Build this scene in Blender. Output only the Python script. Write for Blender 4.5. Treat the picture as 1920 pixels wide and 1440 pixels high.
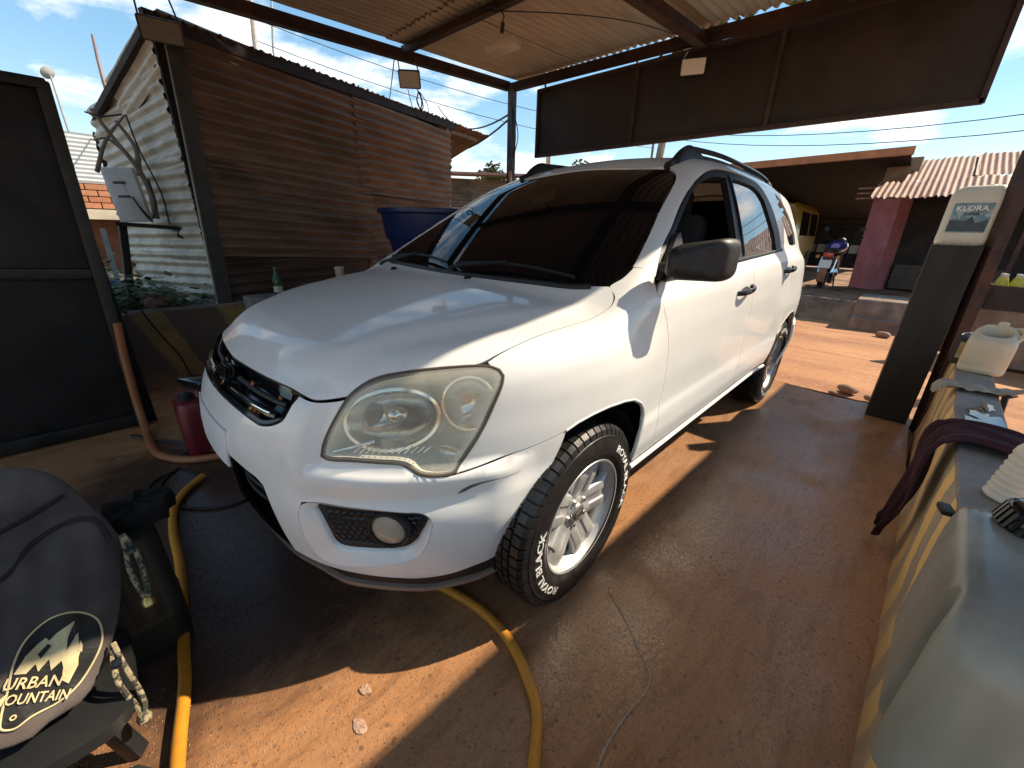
import bpy, bmesh, math, random
import numpy as np
from mathutils import Vector, Matrix
from mathutils.geometry import delaunay_2d_cdt
random.seed(7); rng=np.random.default_rng(7)
scene=bpy.context.scene
for o in list(bpy.data.objects): bpy.data.objects.remove(o)
# ------------------------------------------------------------------ camera
cam_d=bpy.data.cameras.new('camera'); cam=bpy.data.objects.new('camera',cam_d); scene.collection.objects.link(cam)
scene.camera=cam
CP=(0.9863,1.4662,1.2843); YAW,PIT,ROL=[math.radians(a) for a in (224.154,21.610,1.546)]
_f=np.array([math.cos(YAW)*math.cos(PIT),math.sin(YAW)*math.cos(PIT),-math.sin(PIT)])
_r=np.array([math.sin(YAW),-math.cos(YAW),0.]); _u=np.cross(_r,_f)
_r,_u=math.cos(ROL)*_r+math.sin(ROL)*_u, -math.sin(ROL)*_r+math.cos(ROL)*_u
cam.matrix_world=Matrix([[_r[i],_u[i],-_f[i],CP[i]] for i in range(3)]+[[0,0,0,1]])
cam_d.sensor_width=36; cam_d.lens=727.74/1920*36; cam_d.clip_start=.02; cam_d.clip_end=900
# ------------------------------------------------------------------ sun and sky
TO_SUN=Vector((-.88,.56,1.0)).normalized()
SUN_EL=math.asin(TO_SUN.z); SUN_AZ=math.atan2(TO_SUN.x,TO_SUN.y)
world=bpy.data.worlds.new('World'); scene.world=world; world.use_nodes=True
nt=world.node_tree; N=nt.nodes; L=nt.links; N.clear()
out=N.new('ShaderNodeOutputWorld'); bg=N.new('ShaderNodeBackground'); sky=N.new('ShaderNodeTexSky')
sky.sky_type='NISHITA'; sky.sun_disc=False; sky.sun_elevation=SUN_EL; sky.sun_rotation=SUN_AZ
sky.air_density=1.0; sky.dust_density=.0; sky.ozone_density=1.2
tc=N.new('ShaderNodeTexCoord'); sep=N.new('ShaderNodeSeparateXYZ'); L.new(tc.outputs['Generated'],sep.inputs[0])
mp=N.new('ShaderNodeMapping'); mp.inputs['Scale'].default_value=(1,1,2.6); L.new(tc.outputs['Generated'],mp.inputs[0])
nz=N.new('ShaderNodeTexNoise'); nz.inputs['Scale'].default_value=4.2; nz.inputs['Detail'].default_value=7; nz.inputs['Roughness'].default_value=.56
nz.inputs['Distortion'].default_value=.25
L.new(mp.outputs[0],nz.inputs['Vector'])
cr=N.new('ShaderNodeValToRGB'); cr.color_ramp.elements[0].position=.525; cr.color_ramp.elements[1].position=.68; L.new(nz.outputs['Fac'],cr.inputs[0])
mm=N.new('ShaderNodeMath'); mm.operation='MULTIPLY'; mm.inputs[1].default_value=.85; L.new(cr.outputs[0],mm.inputs[0])
mix=N.new('ShaderNodeMixRGB'); mix.inputs[2].default_value=(4.9,4.9,5.0,1); L.new(mm.outputs[0],mix.inputs[0]); 
gm=N.new('ShaderNodeGamma'); gm.inputs[1].default_value=.58; L.new(sky.outputs[0],gm.inputs[0])
hs=N.new('ShaderNodeHueSaturation'); hs.inputs['Saturation'].default_value=1.75; hs.inputs['Value'].default_value=1.25; L.new(gm.outputs[0],hs.inputs['Color']); L.new(hs.outputs[0],mix.inputs[1])
L.new(mix.outputs[0],bg.inputs['Color']); bg.inputs['Strength'].default_value=.098; L.new(bg.outputs[0],out.inputs[0])
sd=bpy.data.lights.new('sun','SUN'); sd.energy=2.15; sd.angle=math.radians(.55); sd.color=(1,.90,.76)
sun=bpy.data.objects.new('sun',sd); scene.collection.objects.link(sun); sun.rotation_euler=(-TO_SUN).to_track_quat('-Z','Y').to_euler()
scene.view_settings.view_transform='Standard'; scene.view_settings.look='None'; scene.view_settings.gamma=1
scene.view_settings.use_curve_mapping=False; scene.view_settings.exposure=1.85
try:
    scene.view_settings.use_white_balance=True; scene.view_settings.white_balance_temperature=7400; scene.view_settings.white_balance_tint=10
except Exception: pass
scene.render.engine='CYCLES'
try:
    scene.cycles.max_bounces=7; scene.cycles.diffuse_bounces=4; scene.cycles.glossy_bounces=4; scene.cycles.transmission_bounces=6
except Exception: pass
# ------------------------------------------------------------------ helpers
COL=scene.collection
def wl(o):
    v=Vector((0,0,0))
    while o is not None: v=v+o.location; o=o.parent
    return v
def link(o,parent=None):
    COL.objects.link(o)
    if parent is not None: o.parent=parent; o.location=-wl(parent)
    return o
def tag(o,label=None,cat=None,group=None,kind=None):
    if label: o['label']=label
    if cat: o['category']=cat
    if group: o['group']=group
    if kind: o['kind']=kind
    return o
def thing(name,label,cat,loc=(0,0,0),group=None):
    o=bpy.data.objects.new(name,None); COL.objects.link(o); o.location=loc; o.empty_display_size=.1
    return tag(o,label,cat,group)
def copy_tree(o,parent=None):
    c=o.copy(); COL.objects.link(c); c.parent=parent
    for ch in list(o.children): copy_tree(ch,c)
    return c
MATS={}
def mat(name,col,rough=.5,metal=0.,var=.12,vs=8.,bump=0.,bs=40.,coat=0.,spec=.5,trans=0.,ior=1.45,col2=None,c2=(.45,.62),c2s=None,rv=0.,det=3,stretch=None,emit=None,coatr=.05,dist=.01):
    """procedural principled: noise-varied colour, optional second colour in patches, noise bump, varied roughness"""
    if name in MATS: return MATS[name]
    m=bpy.data.materials.new(name); m.use_nodes=True; MATS[name]=m
    t=m.node_tree; n=t.nodes; l=t.links; b=n['Principled BSDF']
    def S(k,v):
        if k in b.inputs: b.inputs[k].default_value=v
    S('Roughness',rough); S('Metallic',metal); S('Coat Weight',coat); S('Coat Roughness',coatr); S('Specular IOR Level',spec); S('Transmission Weight',trans); S('IOR',ior)
    tcn=n.new('ShaderNodeTexCoord'); mpn=n.new('ShaderNodeMapping'); l.new(tcn.outputs['Object'],mpn.inputs[0])
    if stretch: mpn.inputs['Scale'].default_value=stretch
    nn=n.new('ShaderNodeTexNoise'); nn.inputs['Scale'].default_value=vs; nn.inputs['Detail'].default_value=det; nn.inputs['Roughness'].default_value=.62
    l.new(mpn.outputs[0],nn.inputs['Vector'])
    r=n.new('ShaderNodeValToRGB'); r.color_ramp.elements[0].position=.3; r.color_ramp.elements[1].position=.7
    r.color_ramp.elements[0].color=tuple(c*(1-var) for c in col)+(1,); r.color_ramp.elements[1].color=tuple(min(1,c*(1+var)) for c in col)+(1,)
    l.new(nn.outputs['Fac'],r.inputs[0]); co=r.outputs[0]
    if col2 is not None:
        n2=n.new('ShaderNodeTexNoise'); n2.inputs['Scale'].default_value=c2s or vs*.35; n2.inputs['Detail'].default_value=5; n2.inputs['Roughness'].default_value=.66
        l.new(mpn.outputs[0],n2.inputs['Vector'])
        r2=n.new('ShaderNodeValToRGB'); r2.color_ramp.elements[0].position=c2[0]; r2.color_ramp.elements[1].position=c2[1]
        l.new(n2.outputs['Fac'],r2.inputs[0]); mx=n.new('ShaderNodeMixRGB'); mx.inputs[2].default_value=tuple(col2)+(1,)
        l.new(r2.outputs[0],mx.inputs[0]); l.new(co,mx.inputs[1]); co=mx.outputs[0]
    l.new(co,b.inputs['Base Color'])
    if rv:
        n3=n.new('ShaderNodeTexNoise'); n3.inputs['Scale'].default_value=vs*.5; n3.inputs['Detail'].default_value=3; l.new(mpn.outputs[0],n3.inputs['Vector'])
        mr=n.new('ShaderNodeMapRange'); mr.inputs[1].default_value=.3; mr.inputs[2].default_value=.7; mr.inputs[3].default_value=max(.02,rough-rv); mr.inputs[4].default_value=min(1,rough+rv)
        l.new(n3.outputs['Fac'],mr.inputs[0]); l.new(mr.outputs[0],b.inputs['Roughness'])
    if bump:
        n4=n.new('ShaderNodeTexNoise'); n4.inputs['Scale'].default_value=bs; n4.inputs['Detail'].default_value=3; l.new(mpn.outputs[0],n4.inputs['Vector'])
        bp=n.new('ShaderNodeBump'); bp.inputs['Strength'].default_value=bump; bp.inputs['Distance'].default_value=dist; l.new(n4.outputs['Fac'],bp.inputs['Height']); l.new(bp.outputs[0],b.inputs['Normal'])
    if emit: S('Emission Color',tuple(emit[:3])+(1,)); S('Emission Strength',emit[3])
    return m
def mesh_obj(name,V,Fc,m,parent=None,smooth=False,angle=None):
    me=bpy.data.meshes.new(name); me.from_pydata([tuple(v) for v in V],[],Fc); me.update()
    if m is not None: me.materials.append(m)
    if smooth:
        me.polygons.foreach_set('use_smooth',[True]*len(me.polygons))
        if angle is not None:
            try: me.set_sharp_from_angle(angle=math.radians(angle))
            except Exception: pass
    o=bpy.data.objects.new(name,me); link(o,parent); return o
def cat_path(pts,n=8,closed=False):
    P=[Vector(p) for p in pts]; out=[]; k=len(P)
    rngi=range(k if closed else k-1)
    for i in rngi:
        p0=P[(i-1)%k] if (closed or i>0) else P[0]*2-P[1]; p1=P[i]; p2=P[(i+1)%k]
        p3=P[(i+2)%k] if (closed or i+2<k) else P[-1]*2-P[-2]
        for j in range(n):
            t=j/n; out.append(.5*((2*p1)+(p2-p0)*t+(2*p0-5*p1+4*p2-p3)*t*t+(3*p1-p0-3*p2+p3)*t**3))
    if not closed: out.append(P[-1])
    return out
class MB:
    def __init__(s): s.v=[]; s.f=[]
    def add(s,V,Fc):
        k=len(s.v); s.v+= [tuple(v) for v in V]; s.f+=[tuple(i+k for i in f) for f in Fc]; return s
    def box(s,c,d,rz=0.,M=None,bev=0.):
        x,y,z=[a/2 for a in d]
        if bev>0:
            bm=bmesh.new(); bmesh.ops.create_cube(bm,size=1); bmesh.ops.scale(bm,vec=d,verts=bm.verts)
            bmesh.ops.bevel(bm,geom=bm.edges[:],offset=bev,segments=2,profile=.6,affect='EDGES')
            bm.verts.ensure_lookup_table(); V=[v.co.copy() for v in bm.verts]; Fc=[[v.index for v in f.verts] for f in bm.faces]; bm.free()
        else:
            V=[Vector(q) for q in ((-x,-y,-z),(x,-y,-z),(x,y,-z),(-x,y,-z),(-x,-y,z),(x,-y,z),(x,y,z),(-x,y,z))]
            Fc=[(3,2,1,0),(4,5,6,7),(0,1,5,4),(1,2,6,5),(2,3,7,6),(3,0,4,7)]
        R=M if M is not None else Matrix.Rotation(rz,4,'Z')
        return s.add([R@v+Vector(c) for v in V],Fc)
    def bar(s,a,b,w,h=None,up=(0,0,1),bev=0.):
        a=Vector(a);b=Vector(b); d=b-a; h=h or w; X=d.normalized(); Z=Vector(up); Y=Z.cross(X)
        if Y.length<1e-4: Y=Vector((0,1,0)).cross(X)
        Y.normalize(); Z=X.cross(Y)
        M=Matrix(((X.x,Y.x,Z.x,0),(X.y,Y.y,Z.y,0),(X.z,Y.z,Z.z,0),(0,0,0,1)))
        return s.box((a+b)/2,(d.length,w,h),M=M,bev=bev)
    def tube(s,pts,r,n=8,caps=True,sm=0,closed=False):
        P=cat_path(pts,sm,closed) if sm else [Vector(p) for p in pts]
        k=len(P); V=[];Fc=[]; prev=None
        for i,q in enumerate(P):
            if closed: t=(P[(i+1)%k]-P[(i-1)%k])
            else: t=P[min(i+1,k-1)]-P[max(i-1,0)]
            t.normalize()
            if prev is None:
                a=Vector((0,0,1)) if abs(t.z)<.9 else Vector((1,0,0)); e=t.cross(a).normalized()
            else:
                e=prev-t*prev.dot(t)
                if e.length<1e-6: e=t.orthogonal()
                e.normalize()
            prev=e; g=t.cross(e); rr=r(i/(k-1)) if callable(r) else r
            for j in range(n):
                an=2*math.pi*j/n; V.append(q+(e*math.cos(an)+g*math.sin(an))*rr)
        m=k if closed else k-1
        for i in range(m):
            for j in range(n):
                a=i*n+j;b=i*n+(j+1)%n;c=((i+1)%k)*n+(j+1)%n;d=((i+1)%k)*n+j; Fc.append((a,b,c,d))
        if caps and not closed: Fc.append(tuple(range(n-1,-1,-1))); Fc.append(tuple((k-1)*n+j for j in range(n)))
        return s.add(V,Fc)
    def lathe(s,prof,n=24,M=None,cap0=False,cap1=False):
        """prof: (r,h) about local z"""
        M=M or Matrix.Identity(4); V=[];Fc=[]; k=len(prof)
        for r,h in prof:
            for j in range(n):
                a=2*math.pi*j/n; V.append(M@Vector((r*math.cos(a),r*math.sin(a),h)))
        for i in range(k-1):
            for j in range(n): Fc.append((i*n+j,i*n+(j+1)%n,(i+1)*n+(j+1)%n,(i+1)*n+j))
        if cap0: Fc.append(tuple(range(n-1,-1,-1)))
        if cap1: Fc.append(tuple((k-1)*n+j for j in range(n)))
        return s.add(V,Fc)
    def prism(s,poly,h0,h1,M=None):
        """poly 2D (a,b) extruded in local z"""
        M=M or Matrix.Identity(4); k=len(poly)
        V=[M@Vector((a,b,h0)) for a,b in poly]+[M@Vector((a,b,h1)) for a,b in poly]
        Fc=[tuple(range(k-1,-1,-1)),tuple(range(k,2*k))]+[(i,(i+1)%k,k+(i+1)%k,k+i) for i in range(k)]
        return s.add(V,Fc)
    def loft(s,rings,closed=True,cap0=False,cap1=False):
        n=len(rings[0]); k=len(rings); V=[q for r in rings for q in r]; Fc=[]
        for i in range(k-1):
            for j in range(n if closed else n-1): Fc.append((i*n+j,i*n+(j+1)%n,(i+1)*n+(j+1)%n,(i+1)*n+j))
        if cap0: Fc.append(tuple(range(n-1,-1,-1)))
        if cap1: Fc.append(tuple((k-1)*n+j for j in range(n)))
        return s.add(V,Fc)
    def grid(s,nu,nv,fn):
        V=[fn(i/nu,j/nv) for i in range(nu+1) for j in range(nv+1)]
        Fc=[(i*(nv+1)+j,(i+1)*(nv+1)+j,(i+1)*(nv+1)+j+1,i*(nv+1)+j+1) for i in range(nu) for j in range(nv)]
        return s.add(V,Fc)
    def build(s,name,m,parent=None,smooth=False,angle=40,fix=True):
        o=mesh_obj(name,s.v,s.f,m,parent)
        me=o.data
        if fix:
            bm=bmesh.new(); bm.from_mesh(me); bmesh.ops.recalc_face_normals(bm,faces=bm.faces); bm.to_mesh(me); bm.free()
        if smooth:
            me.polygons.foreach_set('use_smooth',[True]*len(me.polygons))
            try: me.set_sharp_from_angle(angle=math.radians(angle))
            except Exception: pass
        return o
def rrect(w,h,r,n=5,cx=0,cy=0):
    P=[]
    for sx,sy,a0 in ((1,1,0),(-1,1,90),(-1,-1,180),(1,-1,270)):
        for i in range(n+1):
            a=math.radians(a0+90*i/n); P.append((cx+sx*(w/2-r)+r*math.cos(a),cy+sy*(h/2-r)+r*math.sin(a)))
    return P
def glyphs(txt,size,M,name,m,parent=None,depth=.0015,bold=0.,sx=1.):
    """flat lettering from Blender's built-in font, centred, as one mesh"""
    cu=bpy.data.curves.new('t','FONT'); cu.body=txt; cu.size=size; cu.align_x='CENTER'; cu.align_y='CENTER'; cu.extrude=depth/2; cu.offset=bold; cu.resolution_u=2
    to=bpy.data.objects.new('t',cu); COL.objects.link(to); bpy.context.view_layer.update()
    me=bpy.data.meshes.new_from_object(to.evaluated_get(bpy.context.evaluated_depsgraph_get()))
    bpy.data.objects.remove(to); bpy.data.curves.remove(cu)
    me.transform(M@Matrix.Diagonal((sx,1,1,1))) if M is not None else None
    if m is None: return me
    me.materials.clear(); me.materials.append(m); me.name=name
    o=bpy.data.objects.new(name,me); link(o,parent); return o
# ---- materials of the car
PAINT=mat('white_car_paint',(.76,.76,.745),.42,coat=.6,coatr=.06,var=.03,vs=3,bump=.012,bs=260,dist=.002,col2=(.66,.61,.53),c2=(.60,.85),c2s=9)
GLASS=mat('dark_tinted_glass',(.004,.004,.005),.02,var=.0,vs=2,spec=.5,coat=0,ior=1.2)
SGLASS=mat('reflective_side_glass',(.02,.021,.023),.02,var=.0,vs=2,ior=2.1)
BLK=mat('black_trim_plastic',(.011,.011,.012),.5,var=.1,vs=30,bump=.08,bs=300,dist=.002)
GBLK=mat('gloss_black_plastic',(.008,.008,.009),.12,var=.1,vs=20)
DARK=mat('dark_cavity_lining',(.006,.006,.006),.9,var=.2)
CHROME=mat('bright_chrome',(.75,.75,.74),.08,metal=1.,var=.03)
DCHROME=mat('smoked_chrome',(.16,.15,.14),.16,metal=1.,var=.05)
REFL=mat('lamp_reflector',(.66,.66,.62),.16,metal=1.,var=.12,vs=14,rv=.08)
RUB=mat('tyre_rubber',(.017,.016,.016),.38,var=.25,vs=25,bump=.15,bs=90,rv=.16,dist=.003)
ALLOY=mat('silver_alloy',(.58,.58,.57),.42,metal=.55,var=.05,vs=12,bump=.02,bs=200,dist=.002)
DISC=mat('brake_iron',(.09,.085,.08),.45,metal=.7,var=.3,vs=30)
WLET=mat('white_letter_paint',(.78,.77,.74),.5,var=.1,vs=60)
SCR=mat('scraped_plastic',(.10,.10,.11),.6,var=.3,vs=60)
# ================================================================== SETTING
def fbm(x,y,s=0):
    return (math.sin(x*1.7+s)+math.sin(y*2.3+1.3*s+.7*math.sin(x*.9))+.5*math.sin(x*4.1-y*3.3+s)+.35*math.sin(x*7.9+y*6.1+2*s)+.2*math.sin(x*15-y*13+s))/3
def node_mat(name): 
    m=bpy.data.materials.new(name); m.use_nodes=True; MATS[name]=m; t=m.node_tree; return m,t.nodes,t.links,t.nodes['Principled BSDF']
def ramp(n,l,src,stops):
    r=n.new('ShaderNodeValToRGB'); e=r.color_ramp.elements
    while len(e)<len(stops): e.new(.5)
    for k,(p,c) in zip(e,stops): k.position=p; k.color=(c,c,c,1) if isinstance(c,(int,float)) else tuple(c)+(1,)
    l.new(src,r.inputs[0]); return r.outputs[0]
def noise(n,l,vec,scale,det=6,rough=.6,dist=0.):
    q=n.new('ShaderNodeTexNoise'); q.inputs['Scale'].default_value=scale; q.inputs['Detail'].default_value=det; q.inputs['Roughness'].default_value=rough; q.inputs['Distortion'].default_value=dist; l.new(vec,q.inputs['Vector']); return q.outputs['Fac']
def mixc(n,l,f,a,b,mode='MIX'):
    q=n.new('ShaderNodeMixRGB'); q.blend_type=mode
    for i,v in ((0,f),(1,a),(2,b)):
        if isinstance(v,(int,float)): q.inputs[i].default_value=v if i==0 else (v,v,v,1)
        elif isinstance(v,tuple): q.inputs[i].default_value=v+(1,)
        else: l.new(v,q.inputs[i])
    return q.outputs[0]
def floor_material():
    m,n,l,b=node_mat('wet_red_concrete'); tcn=n.new('ShaderNodeTexCoord').outputs['Object']
    big=noise(n,l,tcn,.9,6,.55,.4); mid=noise(n,l,tcn,5,8,.65); fine=noise(n,l,tcn,60,4,.7)
    base=mixc(n,l,ramp(n,l,big,[(.35,0),(.62,1)]),(.44,.205,.085),(.34,.175,.09))
    base=mixc(n,l,ramp(n,l,mid,[(.42,0),(.7,.55)]),base,(.45,.21,.09))
    v=n.new('ShaderNodeTexVoronoi'); v.inputs['Scale'].default_value=130; l.new(tcn,v.inputs['Vector'])
    peb=ramp(n,l,v.outputs['Distance'],[(.12,1),(.3,0)]); pc=mixc(n,l,v.outputs['Color'],(.60,.40,.24),(.19,.11,.07))
    mk=n.new('ShaderNodeMath'); mk.operation='MULTIPLY'; mk.inputs[1].default_value=.95; l.new(peb,mk.inputs[0])
    base=mixc(n,l,mk.outputs[0],base,pc)
    v2=n.new('ShaderNodeTexVoronoi'); v2.inputs['Scale'].default_value=22; l.new(tcn,v2.inputs['Vector'])
    base=mixc(n,l,ramp(n,l,v2.outputs['Distance'],[(.10,.7),(.17,0)]),base,(.11,.065,.045))
    v3=n.new('ShaderNodeTexVoronoi'); v3.inputs['Scale'].default_value=58; l.new(tcn,v3.inputs['Vector']); base=mixc(n,l,ramp(n,l,v3.outputs['Distance'],[(.11,.8),(.2,0)]),base,(.10,.055,.035))
    base=mixc(n,l,ramp(n,l,fine,[(.35,.35),(.6,0)]),base,(.14,.085,.06))
    # long drag streaks and a ragged black oily wet patch around the washer, spread to deepen the car's shadow
    ms=n.new('ShaderNodeMapping'); ms.inputs['Scale'].default_value=(1.2,7,1); ms.inputs['Rotation'].default_value=(0,0,.35); l.new(tcn,ms.inputs[0])
    stk=noise(n,l,ms.outputs[0],3,7,.65,.3); base=mixc(n,l,ramp(n,l,stk,[(.36,.5),(.5,0)]),base,(.19,.09,.045)); base=mixc(n,l,ramp(n,l,stk,[(.6,0),(.76,.45)]),base,(.50,.33,.21))
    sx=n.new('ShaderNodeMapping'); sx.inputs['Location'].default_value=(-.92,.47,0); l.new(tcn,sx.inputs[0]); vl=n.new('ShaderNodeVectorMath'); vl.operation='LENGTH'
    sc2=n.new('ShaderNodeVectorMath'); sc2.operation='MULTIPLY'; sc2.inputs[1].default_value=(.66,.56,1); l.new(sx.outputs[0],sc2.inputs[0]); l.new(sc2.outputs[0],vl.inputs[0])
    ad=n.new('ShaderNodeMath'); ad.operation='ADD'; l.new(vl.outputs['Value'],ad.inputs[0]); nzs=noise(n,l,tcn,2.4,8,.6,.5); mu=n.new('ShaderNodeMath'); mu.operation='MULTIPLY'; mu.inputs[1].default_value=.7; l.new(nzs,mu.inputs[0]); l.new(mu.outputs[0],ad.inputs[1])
    stain_and_shade=ramp(n,l,ad.outputs[0],[(.78,1),(1.28,0)])
    ws2=n.new('ShaderNodeMath'); ws2.operation='MULTIPLY'; ws2.inputs[1].default_value=.86; l.new(stain_and_shade,ws2.inputs[0])
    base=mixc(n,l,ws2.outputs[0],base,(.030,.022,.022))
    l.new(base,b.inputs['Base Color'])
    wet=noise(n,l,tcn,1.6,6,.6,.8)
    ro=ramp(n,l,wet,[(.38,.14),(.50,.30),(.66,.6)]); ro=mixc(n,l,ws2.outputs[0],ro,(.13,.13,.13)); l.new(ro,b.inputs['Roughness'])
    b.inputs['Specular IOR Level'].default_value=.4
    hb=mixc(n,l,.5,fine,mid); hb=mixc(n,l,.45,hb,peb)
    bp=n.new('ShaderNodeBump'); bp.inputs['Strength'].default_value=.6; bp.inputs['Distance'].default_value=.009; l.new(hb,bp.inputs['Height']); l.new(bp.outputs[0],b.inputs['Normal'])
    return m
def dirt_material():
    m,n,l,b=node_mat('red_dirt'); tcn=n.new('ShaderNodeTexCoord').outputs['Object']
    mp_=n.new('ShaderNodeMapping'); mp_.inputs['Scale'].default_value=(1,.22,1); l.new(tcn,mp_.inputs[0])
    a=noise(n,l,tcn,.5,6,.6); s=noise(n,l,mp_.outputs[0],3.2,8,.65,.3); f=noise(n,l,tcn,22,6,.7)
    c=mixc(n,l,ramp(n,l,a,[(.35,0),(.65,1)]),(.44,.21,.095),(.35,.155,.07))
    c=mixc(n,l,ramp(n,l,s,[(.40,.75),(.56,0)]),c,(.24,.10,.05)); c=mixc(n,l,ramp(n,l,f,[(.5,0),(.7,.6)]),c,(.50,.28,.15))
    l.new(c,b.inputs['Base Color']); b.inputs['Roughness'].default_value=.9
    bp=n.new('ShaderNodeBump'); bp.inputs['Strength'].default_value=.5; bp.inputs['Distance'].default_value=.02; l.new(mixc(n,l,.5,f,s),bp.inputs['Height']); l.new(bp.outputs[0],b.inputs['Normal'])
    return m
def stripe_material(name,c1,c2,per,slant,dirt,duty=.5):
    """hazard stripes painted on a wall face (x along, z up), worn"""
    m,n,l,b=node_mat(name); tcn=n.new('ShaderNodeTexCoord').outputs['Object']; sp=n.new('ShaderNodeSeparateXYZ'); l.new(tcn,sp.inputs[0])
    def mth(op,a,c):
        q=n.new('ShaderNodeMath'); q.operation=op
        for i,v in enumerate((a,c)):
            if isinstance(v,(int,float)): q.inputs[i].default_value=v
            else: l.new(v,q.inputs[i])
        return q.outputs[0]
    w=noise(n,l,tcn,14,4); u=mth('ADD',sp.outputs[0],mth('MULTIPLY',sp.outputs[2],slant)); u=mth('ADD',u,mth('MULTIPLY',w,.035)); fr=mth('FRACT',mth('DIVIDE',u,per),0)
    st=ramp(n,l,fr,[(duty-.03,0),(duty+.03,1)])
    c=mixc(n,l,st,c1,c2); d=noise(n,l,tcn,7,8,.7); c=mixc(n,l,ramp(n,l,d,[(.45,0),(.68,.8)]),c,dirt)
    lowm=ramp(n,l,mth('ADD',sp.outputs[2],mth('MULTIPLY',d,.2)),[(.08,.8),(.28,0)]); c=mixc(n,l,lowm,c,(.34,.19,.095))
    l.new(c,b.inputs['Base Color']); b.inputs['Roughness'].default_value=.72
    bp=n.new('ShaderNodeBump'); bp.inputs['Strength'].default_value=.35; bp.inputs['Distance'].default_value=.006; l.new(noise(n,l,tcn,60,6),bp.inputs['Height']); l.new(bp.outputs[0],b.inputs['Normal'])
    return m
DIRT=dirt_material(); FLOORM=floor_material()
# ---- ground: one sheet to the horizon, rutted road beyond the slab
xs=sorted(set([-260,-160,-100,-70,-50,-38,-30,-25]+list(np.round(np.arange(-22,-2.9,.22),3))+[-2,0,2,3,4,5,7,10,15,25,45,90,160])); ys=sorted(set([-260,-150,-90,-60,-40,-30,-24]+list(np.round(np.arange(-20,14,.34),3))+[16,20,28,40,70,120,260]))
def gz(x,y):
    e=min(1,max(0,(-3.2-x)/.6))*min(1,max(0,(x+30)/8)); 
    return -.06+e*(.026*fbm(x*1.3,y*.35)+.018*fbm(x*3.1,y*1.1,2)+.02*math.sin(x*2.6+.15*y))
V=[(x,y,gz(x,y)) for x in xs for y in ys]; ny=len(ys); Fc=[(i*ny+j,(i+1)*ny+j,(i+1)*ny+j+1,i*ny+j+1) for i in range(len(xs)-1) for j in range(ny-1)]
tag(mesh_obj('ground',V,Fc,DIRT,None,True),kind='structure')
# ---- washed concrete floor slab, slightly uneven
b=MB(); b.grid(70,50,lambda u,v:(-3.3+6.8*u+.05*math.sin(v*23)*(1 if u<.01 else 0),-2.68+4.46*v,.0035*fbm(u*9,v*8)*(1 if .02<u<.98 else 0)))
b.loft([[(-3.3,-2.68,0),(3.5,-2.68,0),(3.5,1.78,0),(-3.3,1.78,0)],[(-3.36,-2.7,-.12),(3.5,-2.7,-.12),(3.5,1.8,-.12),(-3.36,1.8,-.12)]])
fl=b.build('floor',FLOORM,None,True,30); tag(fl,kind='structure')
# ---- raised yard behind the left wall
YARD=mat('yard_earth',(.11,.085,.06),.95,var=.35,vs=6,bump=.6,bs=18,col2=(.05,.06,.03),dist=.03)
b=MB(); b.grid(40,40,lambda u,v:(-14+24*u,-2.72-24*v,.36+.05*fbm(u*20,v*20) if v>0 else -.2)); tag(b.build('yard_ground',YARD,None,True),kind='structure')
# ---- pavement across the road with a broken earth edge
PAVE=mat('pavement_earth',(.30,.17,.10),.92,var=.25,vs=5,bump=.6,bs=16,col2=(.12,.08,.06),dist=.03)
def pv(u,v):
    y=-14+26*v; e=-8.35+.35*fbm(y*1.1,3)+.12*fbm(y*4,1); t=u
    if t<.3: k=t/.3; return (e+.55*(1-k)+.05*fbm(y*7,k*3),y,-.12+.38*ss_(k)+.03*fbm(y*5,k*4))
    return (e-(t-.3)/.7*22,y,.26+.012*fbm(y*3,t*40))
def ss_(t): t=min(1,max(0,t)); return t*t*(3-2*t)
b=MB(); b.grid(30,150,pv); tag(b.build('pavement',PAVE,None,True),kind='structure')
# ================================================================== WALLS, COLUMN, CANOPY
CEM=mat('cement_render',(.24,.215,.195),.75,var=.2,vs=9,bump=.35,bs=50,col2=(.16,.135,.115),rv=.2)
RW=stripe_material('worn_yellow_stripes',(.86,.55,.20),(.34,.29,.22),.27,.26,(.60,.40,.21))
sl=math.tan(math.radians(2.16)); wy=lambda x:1.725-sl*x
b=MB(); xa,xb=-2.97,2.6; T=.165
# one rendered wall: striped inner face, cement top
wl_=thing('low_wall','low cement wall with worn yellow stripes along the right of the floor','wall',(-.2,1.8,0))
def wgrid(u,v):
    x=xa+(xb-xa)*u; z=-.05+.602*v; return (x,wy(x)+.006*fbm(x*5,z*6)+.03*(1-min(1,v*3))**2*-.6+(.008 if v>.97 else 0),z)
b.grid(110,10,wgrid); b.build('striped_face',RW,wl_,True)
b=MB(); b.loft([[(x,wy(x)+.006+.006*fbm(x*5,3.3),.553),(x,wy(x)+.012,.566+.003*fbm(x*4,1)),(x,wy(x)+.08,.570+.002*fbm(x*6,2)),(x,wy(x)+T-.01,.566),(x,wy(x)+T,.552),(x,wy(x)+T+.005,-.1)] for x in np.linspace(xa,xb,90)],closed=False); b.build('cement_top',CEM,wl_,True,50)
b=MB(); b.add([(xb,wy(xb),-.05),(xb,wy(xb)+T,-.05),(xb,wy(xb)+T,.56),(xb,wy(xb),.56)],[(0,1,2,3)]); b.build('wall_end',CEM,wl_)
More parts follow.
